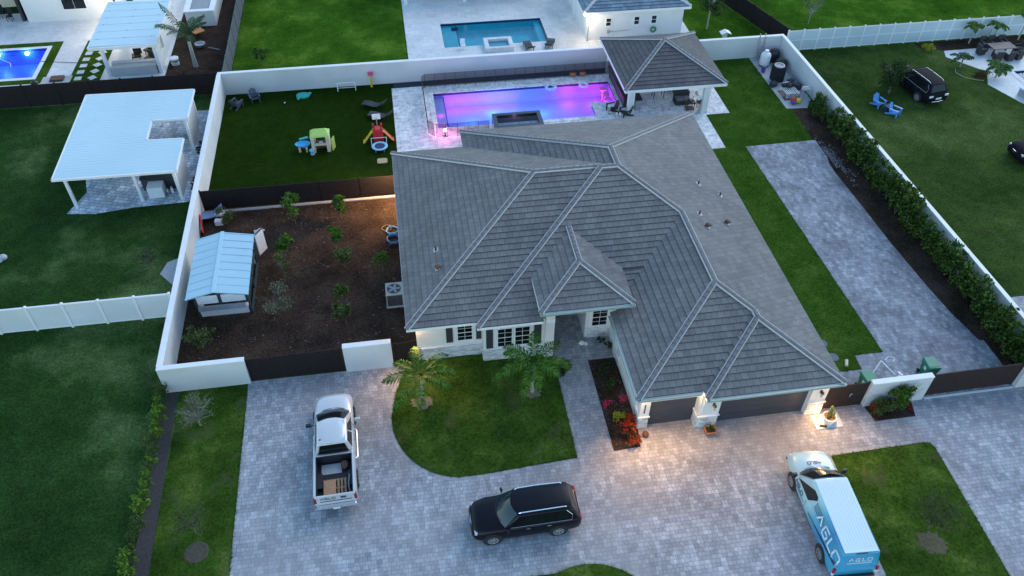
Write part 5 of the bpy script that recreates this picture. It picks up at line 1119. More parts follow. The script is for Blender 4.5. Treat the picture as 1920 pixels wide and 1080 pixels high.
O = bil(c, .5, .12)+U.cross(V)*.005; lt = MB(); write(lt, 'AGLO', O, U, V, .5, .16, 1.3); lt.build('lettering', plain('pale_lettering', (.62, .78, .85), .4, .03), t, label='large pale AGLO lettering on the van side')
lt = MB()
for r_ in range(4):
    x = 0
    while x < .9: w2 = R.uniform(.03, .1); q = bil(c, .33, .62)+U*x-V*r_*.11+U.cross(V)*.005; lt.hexa([q, q+U*w2, q+U*w2+V*.045, q+V*.045, q+U.cross(V)*.006, q+U*w2+U.cross(V)*.006, q+U*w2+V*.045+U.cross(V)*.006, q+V*.045+U.cross(V)*.006]); x += w2+.025
lt.build('small_print', M['navy'], t)
lt = MB(); write(lt, 'AGLO', (-1.012, 1.62, .82), (0, -1, 0), (0, 0, 1), .2, .14, 1.2); lt.box(-1.02, -1.008, .55, 1.6, .7, .74); lt.build('lettering', M['navy'], t, label='small dark AGLO lettering on the van door')
lt = MB(); O = Vector((-.45, -3.0, 1.0)); c = F_['rear']; O = bil(c, .25, .45); U = Vector((1, 0, 0)); V = (Vector(c[3])-Vector(c[0])); V.x = 0; V.normalize(); write(lt, 'AGLO', O+U.cross(V)*.005, U, V, .2, .14, 1.5); q = bil(c, .22, .3); lt.box(q.x, q.x+1.1, q.y-.012, q.y+.01, q.z, q.z+.04); lt.build('lettering', M['white'], t, label='white AGLO lettering on the van rear doors')
lt = MB(); write(lt, 'AGLO', (.32, 2.3, 1.263), (-1, 0, -.02), (0, -1, .17), .15, .15, 1.25, .01); lt.build('lettering', M['navy'], t, label='small dark AGLO lettering on the van hood')
st_ = MB(); c = F_['left']
for (a, d, e, f_) in (((.42, -.35), (.98, .12), .025, 0), ((.86, .0), (.99, .3), .02, 0)):
    p0, p1 = bil(c, *a), bil(c, *d); p0.x = p1.x = -1.02; st_.hexa([(p0.x, p0.y, p0.z-.03), (p1.x, p1.y, p1.z-.04), (p1.x+.02, p1.y, p1.z+.02), (p0.x+.02, p0.y, p0.z+.02), (p0.x-.003, p0.y, p0.z-.03), (p1.x-.003, p1.y, p1.z-.04), (p1.x-.003, p1.y, p1.z+.02), (p0.x-.003, p0.y, p0.z+.02)])
st_.build('stripe', M['navy'], t)
for s_ in (-1, 1):
    for y in (-1.88, 1.84): wheel(s_*.93, y, .39, .26, t, 'steel', 8)
    h = MB(); h.box(s_*.74-.13, s_*.74+.13, 2.86, 3.0, .78, .95); h.build('headlight', plain('headlight', (.5, .52, .55), .15), t, bevel=.02)
    h = MB(); h.box(s_*.97-.05, s_*.97+.05, -3.04, -2.93, .82, 1.12); h.build('taillight', plain('tail_red', (.3, .01, .04), .25), t, bevel=.015); h = MB(); h.box(s_*.97-.04, s_*.97+.04, -3.045, -2.97, .66, .8); h.build('reverse_light', M['white'], t)
    m_ = MB(); m_.rbox((s_*1.2, 1.62, 1.3), (.22, .12, .3)); m_.tube([(s_*1.0, 1.65, 1.2), (s_*1.12, 1.63, 1.25)], .03); m_.build('mirror', M['black'], t, bevel=.03)
for s_ in (-1, 1):
    for y in (-1.88, 1.84): wb = MB(); well(wb, s_*1.018, y, .4); wb.build('wheel_arch', M['black'], t)
b = MB(); b.box(-.95, .95, -3.12, -2.98, .42, .56); b.build('rear_bumper', M['black'], t, bevel=.02); b = MB(); b.box(-.25, .25, -2.86, -2.82, 2.05, 2.1); b.build('brake_light', M['black'], t)
b = MB(); b.box(-.55, .55, 3.02, 3.13, .6, .8); b.build('grille', M['black'], t); b = MB(); b.box(-.9, .9, 3.0, 3.12, .46, .58); b.build('front_bumper', M['black'], t, bevel=.03)
t.location = (17.65, 17.02, .012); t.rotation_euler = (0, 0, math.radians(-3.5))
# ================================================================ PLANTS
def garden_tree(name, label, x, y, h, r, n, size, mat, cat='tree', group=None, trunk=.025, bark='bark', zc=.62, clumps=7, limbs=6, lean=0):
    t = thing(name, label, cat, (x, y, 0), group); b = MB()
    top = (x+lean+R.uniform(-.05, .05), y, h*.62); b.tube([(x, y, 0), (x+lean*.5, y+.02, h*.3), top], [trunk, trunk*.8, trunk*.55], 7)
    for k in range(limbs):
        a = R.uniform(0, 6.28); e = (top[0]+math.cos(a)*r*.7, top[1]+math.sin(a)*r*.7, h*R.uniform(.65, .95)); m_ = ((top[0]+e[0])/2, (top[1]+e[1])/2, (top[2]+e[2])/2+.08); b.tube([(top[0], top[1], h*R.uniform(.35, .6)), m_, e], [trunk*.5, trunk*.35, trunk*.18], 5)
    b.build('trunk', M[bark], t); b = MB(); b.crown((top[0], top[1], h*zc+.05), (r, r, h*(1-zc)*1.1), n, size, clumps); b.build('crown', M[mat], t); return t
GL = [(-7.42, 42.23, 1.9, .62, 380, .17, 'leaf_b', 'tallest leafy sapling beside the dark board fence'), (-4.5, 42.4, 1.5, .5, 330, .2, 'leaf_b', 'bright broad leaved sapling near the dark fence, second from the left'),
      (-7.9, 38.92, 1.6, .5, 300, .17, 'leaf_b', 'yellow green sapling in the middle row behind the bare stemmed one'), (-7.86, 36.74, 1.9, .45, 110, .16, 'leaf_o', 'thin sapling with pale bare forked stem in the mulch'),
      (-4.78, 39.2, 1.5, .5, 300, .17, 'leaf_b', 'dark green sapling at the centre of the mulched garden'), (-4.3, 37.57, 1.5, .58, 260, .16, 'leaf_o', 'loose olive sapling just in front of the centre sapling'),
      (-2.0, 36.94, 1.3, .38, 170, .15, 'leaf_b', 'small sapling nearest the house wall above the air conditioner'), (-4.44, 34.65, 1.2, .36, 200, .15, 'leaf_b', 'small compact sapling with reddish stake in the right half of the garden'),
      (-4.24, 32.67, 1.6, .5, 280, .16, 'leaf_o', 'yellow green sapling closest to the white wall section'), (-8.25, 34.1, 1.5, .85, 420, .1, 'leaf_g', 'wide grey green bush in the middle of the mulched garden'),
      (-12.1, 31.98, 1.2, .75, 330, .15, 'leaf_o', 'spreading olive shrub in the front left corner of the garden'), (-11.9, 42.87, 1.0, .6, 300, .11, 'leaf_o', 'low round grey green shrub beside the white loungers')]
for x, y, h, r, n, s_, m_, l in GL: garden_tree('sapling', l, x, y, h*1.3, r*1.42, int(n*2.3), s_*1.12, m_, 'sapling' if r < .7 else 'bush', 'young trees in the mulched garden')
def twiggy(name, label, x, y, h, r, nt_, nl, mat='leaf_g', wood='bark', grp=None):
    t = thing(name, label, 'tree', (x, y, 0), grp); b = MB(); lf = MB(); b.tube([(x, y, 0), (x+.03, y+.03, h*.35)], [.04, .03], 6)
    for k in range(nt_):
        a = R.uniform(0, 6.28); q = R.uniform(.35, 1); z = h*R.uniform(.5, 1); e = Vector((x+math.cos(a)*r*q, y+math.sin(a)*r*q, z)); s0 = Vector((x+.02, y+.02, h*R.uniform(.2, .4))); mm = s0.lerp(e, .5)+Vector((0, 0, .1))
        b.tube([s0, mm, e], [.01, .006, .003], 4)
        for j in range(6):
            p0 = mm.lerp(e, R.random()); d = Vector((R.uniform(-.25, .25), R.uniform(-.25, .25), R.uniform(-.05, .25))); b.tube([p0, p0+d], [.004, .002], 3)
            for i in range(nl+2): lf.leaf(p0+d*R.random()*1.2, R.uniform(.04, .09))
    b.build('trunk', M[wood], t); lf.build('crown', M[mat], t); return t
twiggy('young_tree', 'twiggy pale young tree on the left grass strip in front of the wall corner', -11.66, 26.7, 1.8, 1.0, 60, 6, 'leaf_g', 'palebark')
twiggy('young_tree', 'sparse twiggy tree beside the round soil ring on the left grass strip', -11.15, 20.6, 1.7, .95, 44, 7, 'leaf_o')
twiggy('young_tree', 'open twiggy tree standing on the lawn beside the blue van', 22.2, 15.8, 2.2, 1.3, 60, 15, 'leaf_o', 'bark')
twiggy('young_tree', 'faint small tree by the pale gravel left of the boundary wall', -16.0, 39.2, 1.4, .9, 30, 4, 'leaf_d', 'bark')
garden_tree('shade_tree', 'round crowned tree behind the back wall at the top right', 27.9, 64.6, 4.4, 1.5, 1500, .2, 'leaf_d', trunk=.08, bark='palebark', clumps=14)
twiggy('young_tree', 'thin young tree on the bright lawn beyond the white vinyl fence', 37.35, 64.3, 3.0, 1.2, 34, 5, 'leaf_d', 'palebark')
garden_tree('bushy_tree', 'dense round dark tree beside the black car on the right lawn', 38.9, 52.1, 2.9, 1.45, 2600, .16, 'leaf_d', trunk=.09, clumps=22, zc=.52)
garden_tree('bush', 'dark bush on the bright green lawn just beyond the back wall', -11.0, 63.9, 1.3, .75, 420, .14, 'leaf_d', 'bush', trunk=.03)
# hedges
def shrub_mesh(n, r, h, size, mat, seed):
    b = MB(); b.crown((0, 0, h*.5), (r, r, h*.5), n, size, 12, .5)
    for k in range(int(n*.08)): a = R.uniform(0, 6.28); b.leaf((math.cos(a)*r*.6*R.random(), math.sin(a)*r*.6*R.random(), h*R.uniform(.95, 1.12)), size*1.2)
    return b
def shrub(label, group, n, r, h, size, mat):
    t = thing('hedge_shrub', label, 'hedge', (0, 0, 0), group); shrub_mesh(n, r, h, size, mat, 0).build('foliage', M[mat], t)
    b = MB()
    for k in range(5): a = R.uniform(0, 6.28); b.tube([(0, 0, 0), (math.cos(a)*r*.3, math.sin(a)*r*.3, h*.5), (math.cos(a)*r*.4, math.sin(a)*r*.4, h*.65)], [.02, .012, .005], 5)
    b.build('stem', M['bark'], t); return t
HS = [shrub('broad leaved shrub in the long hedge in front of the right white wall', 'shrubs of the long right hedge', 760, .7, 1.85, .2, 'leaf_h') for k in range(3)]
used = [False]*3
y = 50.4; i = 0
while y > 22.8:
    x = 31.8+(50.4-y)*.012+R.uniform(-.1, .1); k = R.randrange(3); sc2 = R.uniform(.85, 1.2)*(1 if y < 48 else .75)
    if not used[k]: o = HS[k]; used[k] = True; o.location = (x, y, 0); o.rotation_euler = (0, 0, R.uniform(0, 6)); o.scale = (sc2,)*3
    else: dup(HS[k], (x, y, 0), R.uniform(0, 6), sc_=(sc2, sc2, sc2*R.uniform(.9, 1.12)))
    y -= .8; i += 1
HL = [shrub('low leafy shrub in the thin left hedge along the dark soil strip', 'shrubs of the left hedge', 230, .42, .9, .14, m_) for m_ in ('leaf_y2', 'leaf_o')]
used = [False]*2; y = 28.9
while y > 15:
    k = 0 if R.random() < .55 else 1; x = -13.75+R.uniform(-.12, .12); sc2 = R.uniform(.7, 1.1)
    if not used[k]: o = HL[k]; used[k] = True; o.location = (x, y, 0); o.scale = (sc2,)*3
    else: dup(HL[k], (x, y, 0), R.uniform(0, 6), sc_=sc2)
    y -= R.uniform(.36, .62)
# palms
def frond(b, base, az, L, lift, droop, n=32, lw=.036, ll=.6, st=None):
    d = Vector((math.cos(az), math.sin(az), 0)); pts = []
    for k in range(n+1):
        u = k/n; pts.append(Vector(base)+d*L*u*(1-.12*u*u)+Vector((0, 0, lift*u-droop*u*u*L)))
    b.tube([pts[i] for i in range(0, n+1, 3)], [max(.022*(1-i/n), .004) for i in range(0, n+1, 3)], 4)
    sd_ = Vector((-d.y, d.x, 0))
    for k in range(3, n+1):
        u = k/n; l = ll*math.sin(math.pi*min(.18+u*.8, .97))*R.uniform(.85, 1.1); tn = (pts[k]-pts[k-1]).normalized()
        for s_ in (-1, 1):
            e = (sd_*s_*R.uniform(.6, 1)+tn*.6+Vector((0, 0, R.uniform(-.15, .25)))).normalized(); p0 = pts[k]; p1 = p0+e*l*.5+Vector((0, 0, .03)); p2 = p0+e*l+Vector((0, 0, -.32*l+R.uniform(-.08, .08))); w_ = tn*lw
            b.face([p0-w_*.5, p1-w_, p1+w_, p0+w_*.5]); b.face([p1-w_, p2, p1+w_])
def palm(label, x, y, h, nf, L, mat='palm', group=None, lean=0, ll=.55, thick=.075, name='palm_tree', cat='palm tree', lift=.75):
    t = thing(name, label, cat, (x, y, 0), group); b = MB(); b.tube([(x, y, 0), (x+lean*.3, y, h*.35), (x+lean*.7, y, h*.7), (x+lean, y, h)], [thick*1.5, thick*1.1, thick, thick*.9], 10); b.build('trunk', M['palebark'], t)
    b = MB(); b.tube([(x+lean, y, h), (x+lean, y, h+.22), (x+lean, y, h+.5)], [thick*1.1, thick*1.0, thick*.5], 10); b.build('crownshaft', M[mat], t)
    for k in range(nf):
        az = 2*math.pi*k/nf+R.uniform(-.2, .2); b = MB(); up_ = R.uniform(.5, 1.4)*lift*L/2; frond(b, (x+lean, y, h+.4), az, L*R.uniform(.72, 1.15), up_, R.uniform(.36, .6), ll=ll); b.build('frond', M[mat], t)
    return t
palm('palm lit warmly at the left corner of the front lawn', -.34, 26.5, 1.9, 8, 2.55, group='front garden palms', lean=.05)
palm('palm with pale ringed trunk at the right side of the front lawn', 5.45, 26.37, 2.1, 9, 2.45, group='front garden palms', lean=.0)
palm('dense old palm between the cabana and the grey fence', -16.3, 64.0, 2.3, 12, 2.5, 'palm_d', ll=.5, thick=.14, lift=1.9)
for i, (x, y, h, l) in enumerate(((49.9, 58.9, 1.2, 'small palm by the white fence, left of the two by the table'), (52.0, 58.8, 1.2, 'small palm by the white fence, second from the left'), (54.6, 58.9, 1.7, 'taller palm by the white fence at the right edge'))): palm(l, x, y, h, 9, .95, group='palms along the white fence', ll=.34, thick=.05)
palm('low feathery palm at the patio edge beside the light blue pool', 48.9, 53.2, .5, 12, 1.3, ll=.4, thick=.06)
palm('low dark palm at the lawn side of the patio corner', 46.9, 55.2, .45, 8, 1.1, 'palm_d', ll=.35, thick=.05)
b = MB(); b.crown((45.6, 58.0, .4), (.7, .5, .4), 500, .13, 10); tag(b.build('shrub', M['leaf_y']), 'yellowish shrub at the left end of the right planting bed', 'shrub')
b = MB(); b.crown((47.4, 53.2, .3), (1.2, .6, .3), 500, .12, 10); tag(b.build('shrub', M['leaf_r']), 'reddish brown low shrub at the lawn edge of the right patio', 'shrub')
b = MB(); b.tube([(46.3, 54.9, .03), (46.0, 54.3, .03), (46.3, 53.5, .03), (47.0, 53.0, .04), (47.6, 52.8, .03)], .03, 6); tag(b.build('garden_hose', M['tan']), 'tan hose curving over the lawn by the low palm', 'hose')
# potted areca on the walk
t = thing('potted_palm', 'small potted palm in a black pot beside the entrance walk', 'potted plant', (7.25, 27.3, 0)); b = MB(); b.lathe([(.15, 0), (.21, .3), (.22, .34), (.18, .34), (.17, .26)], (7.25, 27.3, .012), 16); b.build('pot', M['black'], t)
for k in range(9): b = MB(); frond(b, (7.25, 27.3, .35), k*.7+R.uniform(-.2, .2), .55, .75, .5, n=12, ll=.3, lw=.03); b.build('frond', M['palm'], t)
# front bed planting
def flowershrub(label, x, y, r, h, mat, n, size, cat='shrub', name='shrub', group=None, fl=None, nf=60):
    t = thing(name, label, cat, (x, y, 0), group); b = MB(); b.crown((x, y, h*.55+.05), (r, r*.9, h*.5), n, size, 8); b.build('foliage', M[mat], t)
    if fl:
        b = MB(); cl = [(x+R.uniform(-r, r)*.7, y+R.uniform(-r, r)*.7) for k in range(9)]
        for k in range(nf): c = R.choice(cl); b.leaf((c[0]+R.gauss(0, .08), c[1]+R.gauss(0, .08), h*R.uniform(.85, 1.08)+.05), .09, asp=.9)
        b.build('flowers', M[fl], t)
    b = MB(); b.tube([(x, y, .03), (x, y, h*.6)], .02, 5); b.build('stem', M['bark'], t); return t
flowershrub('bushy shrub covered in red flowers near the front end of the bed', 9.75, 22.95, .5, .6, 'leaf_r', 260, .1, fl='fl_red', nf=260)
flowershrub('low red flowering shrub with green leaves at the very front of the bed', 9.95, 22.45, .42, .4, 'leaf_o', 260, .09, fl='fl_red', nf=130)
flowershrub('bright yellow green shrub in the middle of the flower bed', 9.55, 24.0, .45, .6, 'leaf_y', 420, .1)
flowershrub('red flowering shrub between the yellow shrub and the garage wall', 10.1, 23.65, .3, .5, 'leaf_o', 130, .09, fl='fl_red', nf=130)
flowershrub('pink flowering shrub at the left edge of the flower bed', 9.1, 24.75, .3, .42, 'leaf_r', 170, .09, fl='fl_pink', nf=90)
flowershrub('small pink flowering shrub close to the garage side wall', 10.0, 24.85, .25, .42, 'leaf_r', 130, .09, fl='fl_pink', nf=70)
for i, (x, y, m_, l) in enumerate(((9.4, 26.9, 'leaf_d', 'dark green low shrub at the house end of the flower bed'), (9.9, 27.5, 'leaf_d', 'dark shrub in the corner by the garage wall and entrance'), (9.7, 26.1, 'leaf_h', 'low green shrub in the rear half of the flower bed'), (9.3, 25.6, 'leaf_r', 'bronze leaved low plant near the centre of the flower bed'), (9.2, 23.0, 'leaf_r', 'bronze leaved ground plant left of the red flowering shrub'))): flowershrub(l, x, y, .42, .38, m_, 260, .1)
for x, y, l in ((9.75, 29.2, 'dark potted shrub below the entrance window'), (10.15, 28.75, 'dark potted shrub nearer the garage wall by the entrance')): flowershrub(l, x, y, .32, .5, 'leaf_d', 200, .1)
b = MB(); b.ball((8.75, 29.3, .12), .16, .12, .12, jit=.2); b.ball((9.0, 29.25, .08), .1); tag(b.build('white_ornament', M['white2']), 'white ornament on the floor beside the entrance corner', 'ornament')
b = MB(); b.ball((10.62, 22.75, .17), .17, n=14, m=8, jit=.02); tag(b.build('round_ornament', M['brown'], smooth=True), 'small brown ball ornament in front of the garage pillar', 'ornament')
t = thing('planter', 'square terracotta planter with spiky plant by the middle garage pillar', 'planter', (13.9, 22.5, 0)); b = MB(); b.hexa([(13.72, 22.28, .012), (14.12, 22.3, .012), (14.14, 22.64, .012), (13.7, 22.62, .012), (13.62, 22.2, .32), (14.2, 22.22, .32), (14.22, 22.7, .32), (13.6, 22.68, .32)]); b.build('pot', M['terracotta'], t)
b = MB(); b.box(13.68, 14.14, 22.27, 22.63, .321, .33); b.build('soil', M['mulch'], t); b = MB()
for k in range(46): a = R.uniform(0, 6.28); q = Vector((math.cos(a), math.sin(a), 0)); c = Vector((13.91, 22.45, .32)); sd_ = Vector((-q.y, q.x, 0))*.02; e = c+q*R.uniform(.15, .36)+Vector((0, 0, R.uniform(.15, .42))); b.face([c-sd_, c+sd_, e])
b.build('leaves', M['palm'], t)
# bougainvillea by the short wall
t = thing('bougainvillea', 'large arching bougainvillea with a few red flowers against the white wall', 'shrub', (23.7, 22.4, 0))
b = MB(); b.crown((23.35, 22.35, .55), (.95, .5, .55), 1900, .12, 18); b.build('foliage', M['leaf_o'], t); b = MB(); b.crown((24.1, 22.55, 1.0), (.8, .42, .95), 2300, .12, 18); b.build('foliage', M['leaf_b'], t)
b = MB()
for k in range(120): b.leaf((22.85+R.gauss(0, .13), 22.5+R.gauss(0, .1), .35+R.gauss(0, .12)), .1, asp=.9)
b.build('flowers', M['fl_red'], t); b = MB()
for k in range(22): b.leaf((24.75+R.gauss(0, .1), 22.35+R.gauss(0, .12), .3+R.gauss(0, .12)), .08, asp=.9)
b.build('flowers', M['fl_red'], t); b = MB()
for k in range(14): a = R.uniform(0, 6.28); b.tube([(23.8, 22.5, .05), (23.9+math.cos(a)*.3, 22.5+math.sin(a)*.15, .9), (24.1+math.cos(a)*.9, 22.5+math.sin(a)*.35, 1.5+R.random()*.4)], [.02, .012, .005], 4)
b.build('stem', M['bark'], t)
# cactus pot on its stone square
poly('stone_pad', [(19.47, 22.72), (20.93, 22.76), (20.87, 21.83), (19.44, 21.83)], .0, .03, M['trav'])
t = thing('potted_cactus', 'tall cactus in a white round pot in the warm light by the garage', 'potted plant', (20.15, 22.2, 0)); b = MB(); b.lathe([(.24, 0), (.34, .25), (.36, .5), (.3, .5), (.29, .42)], (20.15, 22.2, .03), 20); b.build('pot', M['white2'], t, smooth=40)
b = MB(); b.cyl((20.15, 22.2, .44), (20.15, 22.2, .46), .29, n=18); b.build('soil', M['terracotta'], t)
b = MB()
for x, y, h, r in ((20.08, 22.25, 1.35, .06), (20.2, 22.27, 1.1, .055), (20.28, 22.15, .95, .05), (20.02, 22.14, .8, .05)):
    n = 12; secs = []
    for z in (.45, .6, h*.6, h-.08, h): q = r*(1 if z < h else .35); secs.append([(x+q*(1+.18*(i % 2))*math.cos(2*math.pi*i/n), y+q*(1+.18*(i % 2))*math.sin(2*math.pi*i/n), z) for i in range(n)])
    b.loft(secs)
b.build('cactus', M['leaf_y'] if 0 else plain('cactus_skin', (.16, .2, .05), .6, .2, 10), t)
b = MB(); b.tube([(19.65, 22.05, .06), (19.85, 21.95, .1), (19.95, 21.9, .07)], .05, 8); tag(b.build('fallen_cactus', M['leaf_o']), 'cut cactus piece lying left of the white pot', 'cactus')
point(19.75, 22.45, .35, 25, WARM, .05); b = MB(); b.cyl((19.75, 22.55, .03), (19.75, 22.5, .22), .05, n=10); tag(b.build('ground_spotlight', M['yellow']), 'small ground spotlight between the pillar and the cactus pot', 'lamp')
# ================================================================ GARDEN OBJECTS
# small shade house with blue roof
t = thing('playhouse', 'small garden hut with pale blue gabled roof in the mulched garden', 'hut', (-11, 36.3, 0))
b = MB(); rz_ = 2.55; ez = 2.15; y0, y1 = 33.75, 38.95
b.face([(-12.75, y0, ez), (-11.15, y0, rz_), (-11.2, y1, rz_), (-12.75, y1, ez)]); b.face([(-11.15, y0, rz_), (-9.35, y0, ez), (-9.4, y1, ez), (-11.2, y1, rz_)])
b.face([(-12.75, y0, ez-.04), (-12.75, y1, ez-.04), (-11.2, y1, rz_-.04), (-11.15, y0, rz_-.04)]); b.face([(-11.15, y0, rz_-.04), (-11.2, y1, rz_-.04), (-9.4, y1, ez-.04), (-9.35, y0, ez-.04)])
for k in range(9):
    y = y0+(k+.05)*(y1-y0)/8.2
    for xa, xb in ((-12.78, -11.17), (-9.34, -11.17)):
        b.hexa([(xa, y, ez+.0), (xb, y, rz_+.0), (xb, y+.06, rz_), (xa, y+.06, ez), (xa, y, ez+.018), (xb, y, rz_+.018), (xb, y+.06, rz_+.018), (xa, y+.06, ez+.018)])
b.build('roof', plain('blue_metal_roof', (.36, .56, .66), .4, .05, 1.5, dirt=.1), t)
b = MB(); b.box(-11.25, -11.05, y0, y1, rz_-.01, rz_+.045); b.build('ridge_cap', plain('blue_metal_ridge', (.4, .6, .7), .4, .05), t)
b = MB(); fy = 34.4
fm_ = plain('dark_green_frame', (.035, .06, .06), .6, .15, 6)
for x in (-12.5, -9.6):
    for y in (fy, 38.6): p_ = MB(); p_.box(x-.05, x+.05, y, y+.1, 0, 2.1); p_.build('post', fm_, t)
b.box(-11.2, -11.1, fy, fy+.1, 1.0, 2.4); b.box(-12.45, -9.65, fy+.002, fy+.098, 2.05, 2.15); b.box(-9.65, -9.55, 34.5, 38.6, 1.0, 1.1); b.box(-9.66, -9.54, 34.5, 38.6, .06, .16); b.box(-9.64, -9.56, 36.4, 36.5, .1, 2.1)
b.build('frame', fm_, t)
b = MB(); b.box(-12.4, -11.25, fy+.03, fy+.07, 1.1, 1.7); b.box(-11.05, -9.75, fy+.03, fy+.07, 1.1, 1.7); b.box(-12.4, -9.75, fy+.03, fy+.07, .1, .62); b.box(-12.42, -9.7, fy-.05, fy+.3, .62, .68); b.box(-12.48, -12.42, 34.6, 38.6, .1, 2.0); b.box(-12.4, -9.7, 38.61, 38.67, .1, 1.9); b.build('wall_panel', M['white2'], t)
b = MB(); b.rbox((-11.1, fy-.15, .9), (2.6, .04, .34), rx=-.25)
for k in range(16): b.rbox((-12.2+k*.1, fy-.19, .92), (.04, .03, .2), rx=-.25)
b.build('front_sign', M['greyplastic'], t)
d = MB(); d.rbox((-9.25, 39.3, 1.2), (.9, .05, 1.7), 1.0, ); dd = d.build('door', M['greyfence'], t); d = MB(); d.rbox((-9.22, 39.27, 1.2), (.74, .07, 1.5), 1.0); d.build('door_panel', M['white2'], dd)
b = MB()
for k in range(4): b.rbox((-9.7+R.uniform(-.15, .2), 41.7+R.uniform(-.15, .15), .06+k*.04), (.35, .22, .03), R.uniform(0, 3), .3*k)
tag(b.build('crumpled_sheet', M['white2']), 'crumpled white sheet on the mulch behind the small hut', 'sheet')
wl_ = lounger(M['bluecloth'], 'blue and white lounger leaning in the back corner of the mulched garden', 'items in the garden corner', (-12.95, 43.45, .15), math.radians(-75))
b = MB(); b.box(-12.6, -11.95, 43.3, 43.8, .3, .5); tag(b.build('cushion', M['white2'], bevel=.06), 'white cushion on the blue lounger in the garden corner', 'cushion'); b = MB(); b.box(-12.55, -12.05, 42.7, 43.05, .02, .4); tag(b.build('plastic_tub', M['white2'], bevel=.05), 'small white tub beside the blue lounger in the garden corner', 'tub')
b = MB(); b.rbox((-13.28, 42.5, .45), (.06, 1.3, .4), .15, .5); tag(b.build('kick_board', M['red'], bevel=.02), 'red board leaning against the white wall in the garden corner', 'board'); b = MB(); b.ball((-13.1, 41.2, .15), .2, .25, .14, jit=.2); tag(b.build('toy_car', M['pink']), 'pink toy beside the small hut roof edge by the wall', 'toy')
# air conditioner
t = thing('air_conditioner', 'square grey air conditioner unit against the left house wall', 'air conditioner', (-1.35, 34.3, 0)); b = MB(); b.box(-1.9, -.9, 33.65, 34.75, .0, .12); b.build('base', M['conc'], t); b = MB(); b.box(-1.82, -.92, 33.72, 34.66, .12, 1.0); b.build('coil_grille', slats('ac_grille', (.12, .115, .11), (.03, .03, .03), .05, 2, duty=.6), t)
b = MB(); b.box(-1.87, -.88, 33.67, 34.71, 1.0, 1.06)
for x in (-1.86, -.94):
    for y in (33.68, 34.66): b.box(x-.01, x+.05, y-.01, y+.05, .12, 1.0)
b.build('casing', plain('ac_casing', (.42, .4, .36), .5, .05), t); b = MB(); b.cyl((-1.38, 34.19, 1.06), (-1.38, 34.19, 1.075), .4, n=28, mi=0); b.build('fan_guard', M['charcoal'], t)
b = MB()
for k in range(5): a = k*1.257; b.rbox((-1.38+math.cos(a)*.2, 34.19+math.sin(a)*.2, 1.08), (.3, .13, .01), a)
b.cyl((-1.38, 34.19, 1.07), (-1.38, 34.19, 1.1), .08, n=12); b.build('fan', M['greyplastic'], t)
def coil(name, label, x, y, z, r, n, mat, w_=.025):
    b = MB(); pts = [(x+math.cos(a*.35)*(r+R.uniform(-.05, .05)), y+math.sin(a*.35)*(r+R.uniform(-.05, .05)), z+a*.002) for a in range(n)]; b.tube(pts, w_, 6); return tag(b.build(name, mat), label, 'hose')
coil('garden_hose', 'pale blue coiled hose nearest the dark fence by the house', -1.25, 40.6, .05, .38, 54, M['paleblue']); coil('garden_hose', 'dark blue coiled hose against the left house wall', -1.2, 39.7, .05, .42, 90, M['hoseblue']); coil('garden_hose', 'tan thin hose loop left of the pale blue coil', -1.6, 40.9, .05, .3, 22, M['tan'], .018)
# pebbles and a pale gravel patch
poly('gravel_patch', [(-13.8, 37.2), (-14.6, 37.6), (-15.4, 38.6), (-15.1, 39.6), (-14.5, 39.9), (-14.2, 41.0), (-13.8, 41.2)], 0, .015, plain('pale_gravel', (.42, .43, .45), .9, .15, 6, bmp=.4, kind='World'))
b = MB(); b.ball((-25.1, 41.3, .18), .3, .22, .2, jit=.12); b.ball((-25.3, 41.2, .1), .3, .25, .14, jit=.1); tag(b.build('rock', M['conc']), 'grey rock on the left lawn at the picture edge', 'rock')
# ---------- toys on the turf
t = thing('toy_kitchen_house', 'cream play house with light green roof on the turf', 'play house', (-5.85, 50.4, 0))
b = MB(); b.hexa([(-6.55, 50.15, 1.25), (-5.15, 50.15, 1.25), (-5.15, 51.2, 1.25), (-6.55, 51.2, 1.25), (-6.5, 50.2, 1.33), (-5.2, 50.2, 1.33), (-5.45, 50.95, 1.5), (-6.25, 50.95, 1.5)]); b.build('roof', M['lime'], t)
b = MB(); b.box(-6.5, -6.25, 50.1, 51.15, 0, 1.25); b.box(-5.45, -5.2, 50.1, 51.15, 0, 1.25); b.box(-6.25, -5.45, 50.05, 50.3, .62, .72); b.build('side_wall', M['cream'], t, bevel=.02)
b = MB(); b.box(-6.25, -5.45, 50.3, 50.75, .3, .66); b.build('counter', M['brown'], t); b = MB(); b.box(-5.95, -5.7, 50.32, 50.5, .66, .72); b.build('sink', M['white2'], t)
b = MB(); b.rbox((-4.98, 50.45, .5), (.06, .5, .95), -.35); b.build('door', M['lime'], t)
t = thing('water_play_table', 'blue and green toy water table left of the green roofed play house', 'toy table', (-7.15, 50.75, 0)); b = MB(); b.lathe([(.1, .38), (.42, .42), (.5, .56), (.46, .56), (.38, .46)], (-7.15, 50.6, 0), 16, 1.1, .75); b.build('basin', M['blue'], t, smooth=30); b = MB(); b.rbox((-7.1, 51.2, .6), (.65, .22, .1), .35); b.build('side_tray', M['teal'], t, bevel=.03)
for x, y in ((-7.4, 50.4), (-6.9, 50.35), (-7.15, 50.9)): b = MB(); b.box(x-.07, x+.07, y-.07, y+.07, 0, .42); b.build('leg', M['cream'], t)
t = thing('toy_stool', 'round pale blue toy stool in front of the play house', 'stool', (-6.45, 49.95, 0)); b = MB(); b.lathe([(.16, 0), (.14, .2), (.2, .32), (.2, .36)], (-6.5, 50.0, .01), 14); b.build('seat', M['paleblue'], t)
t = thing('climbing_toy', 'red climbing tower with yellow and orange slides and white hoop board', 'play tower', (-1.75, 51.2, 0))
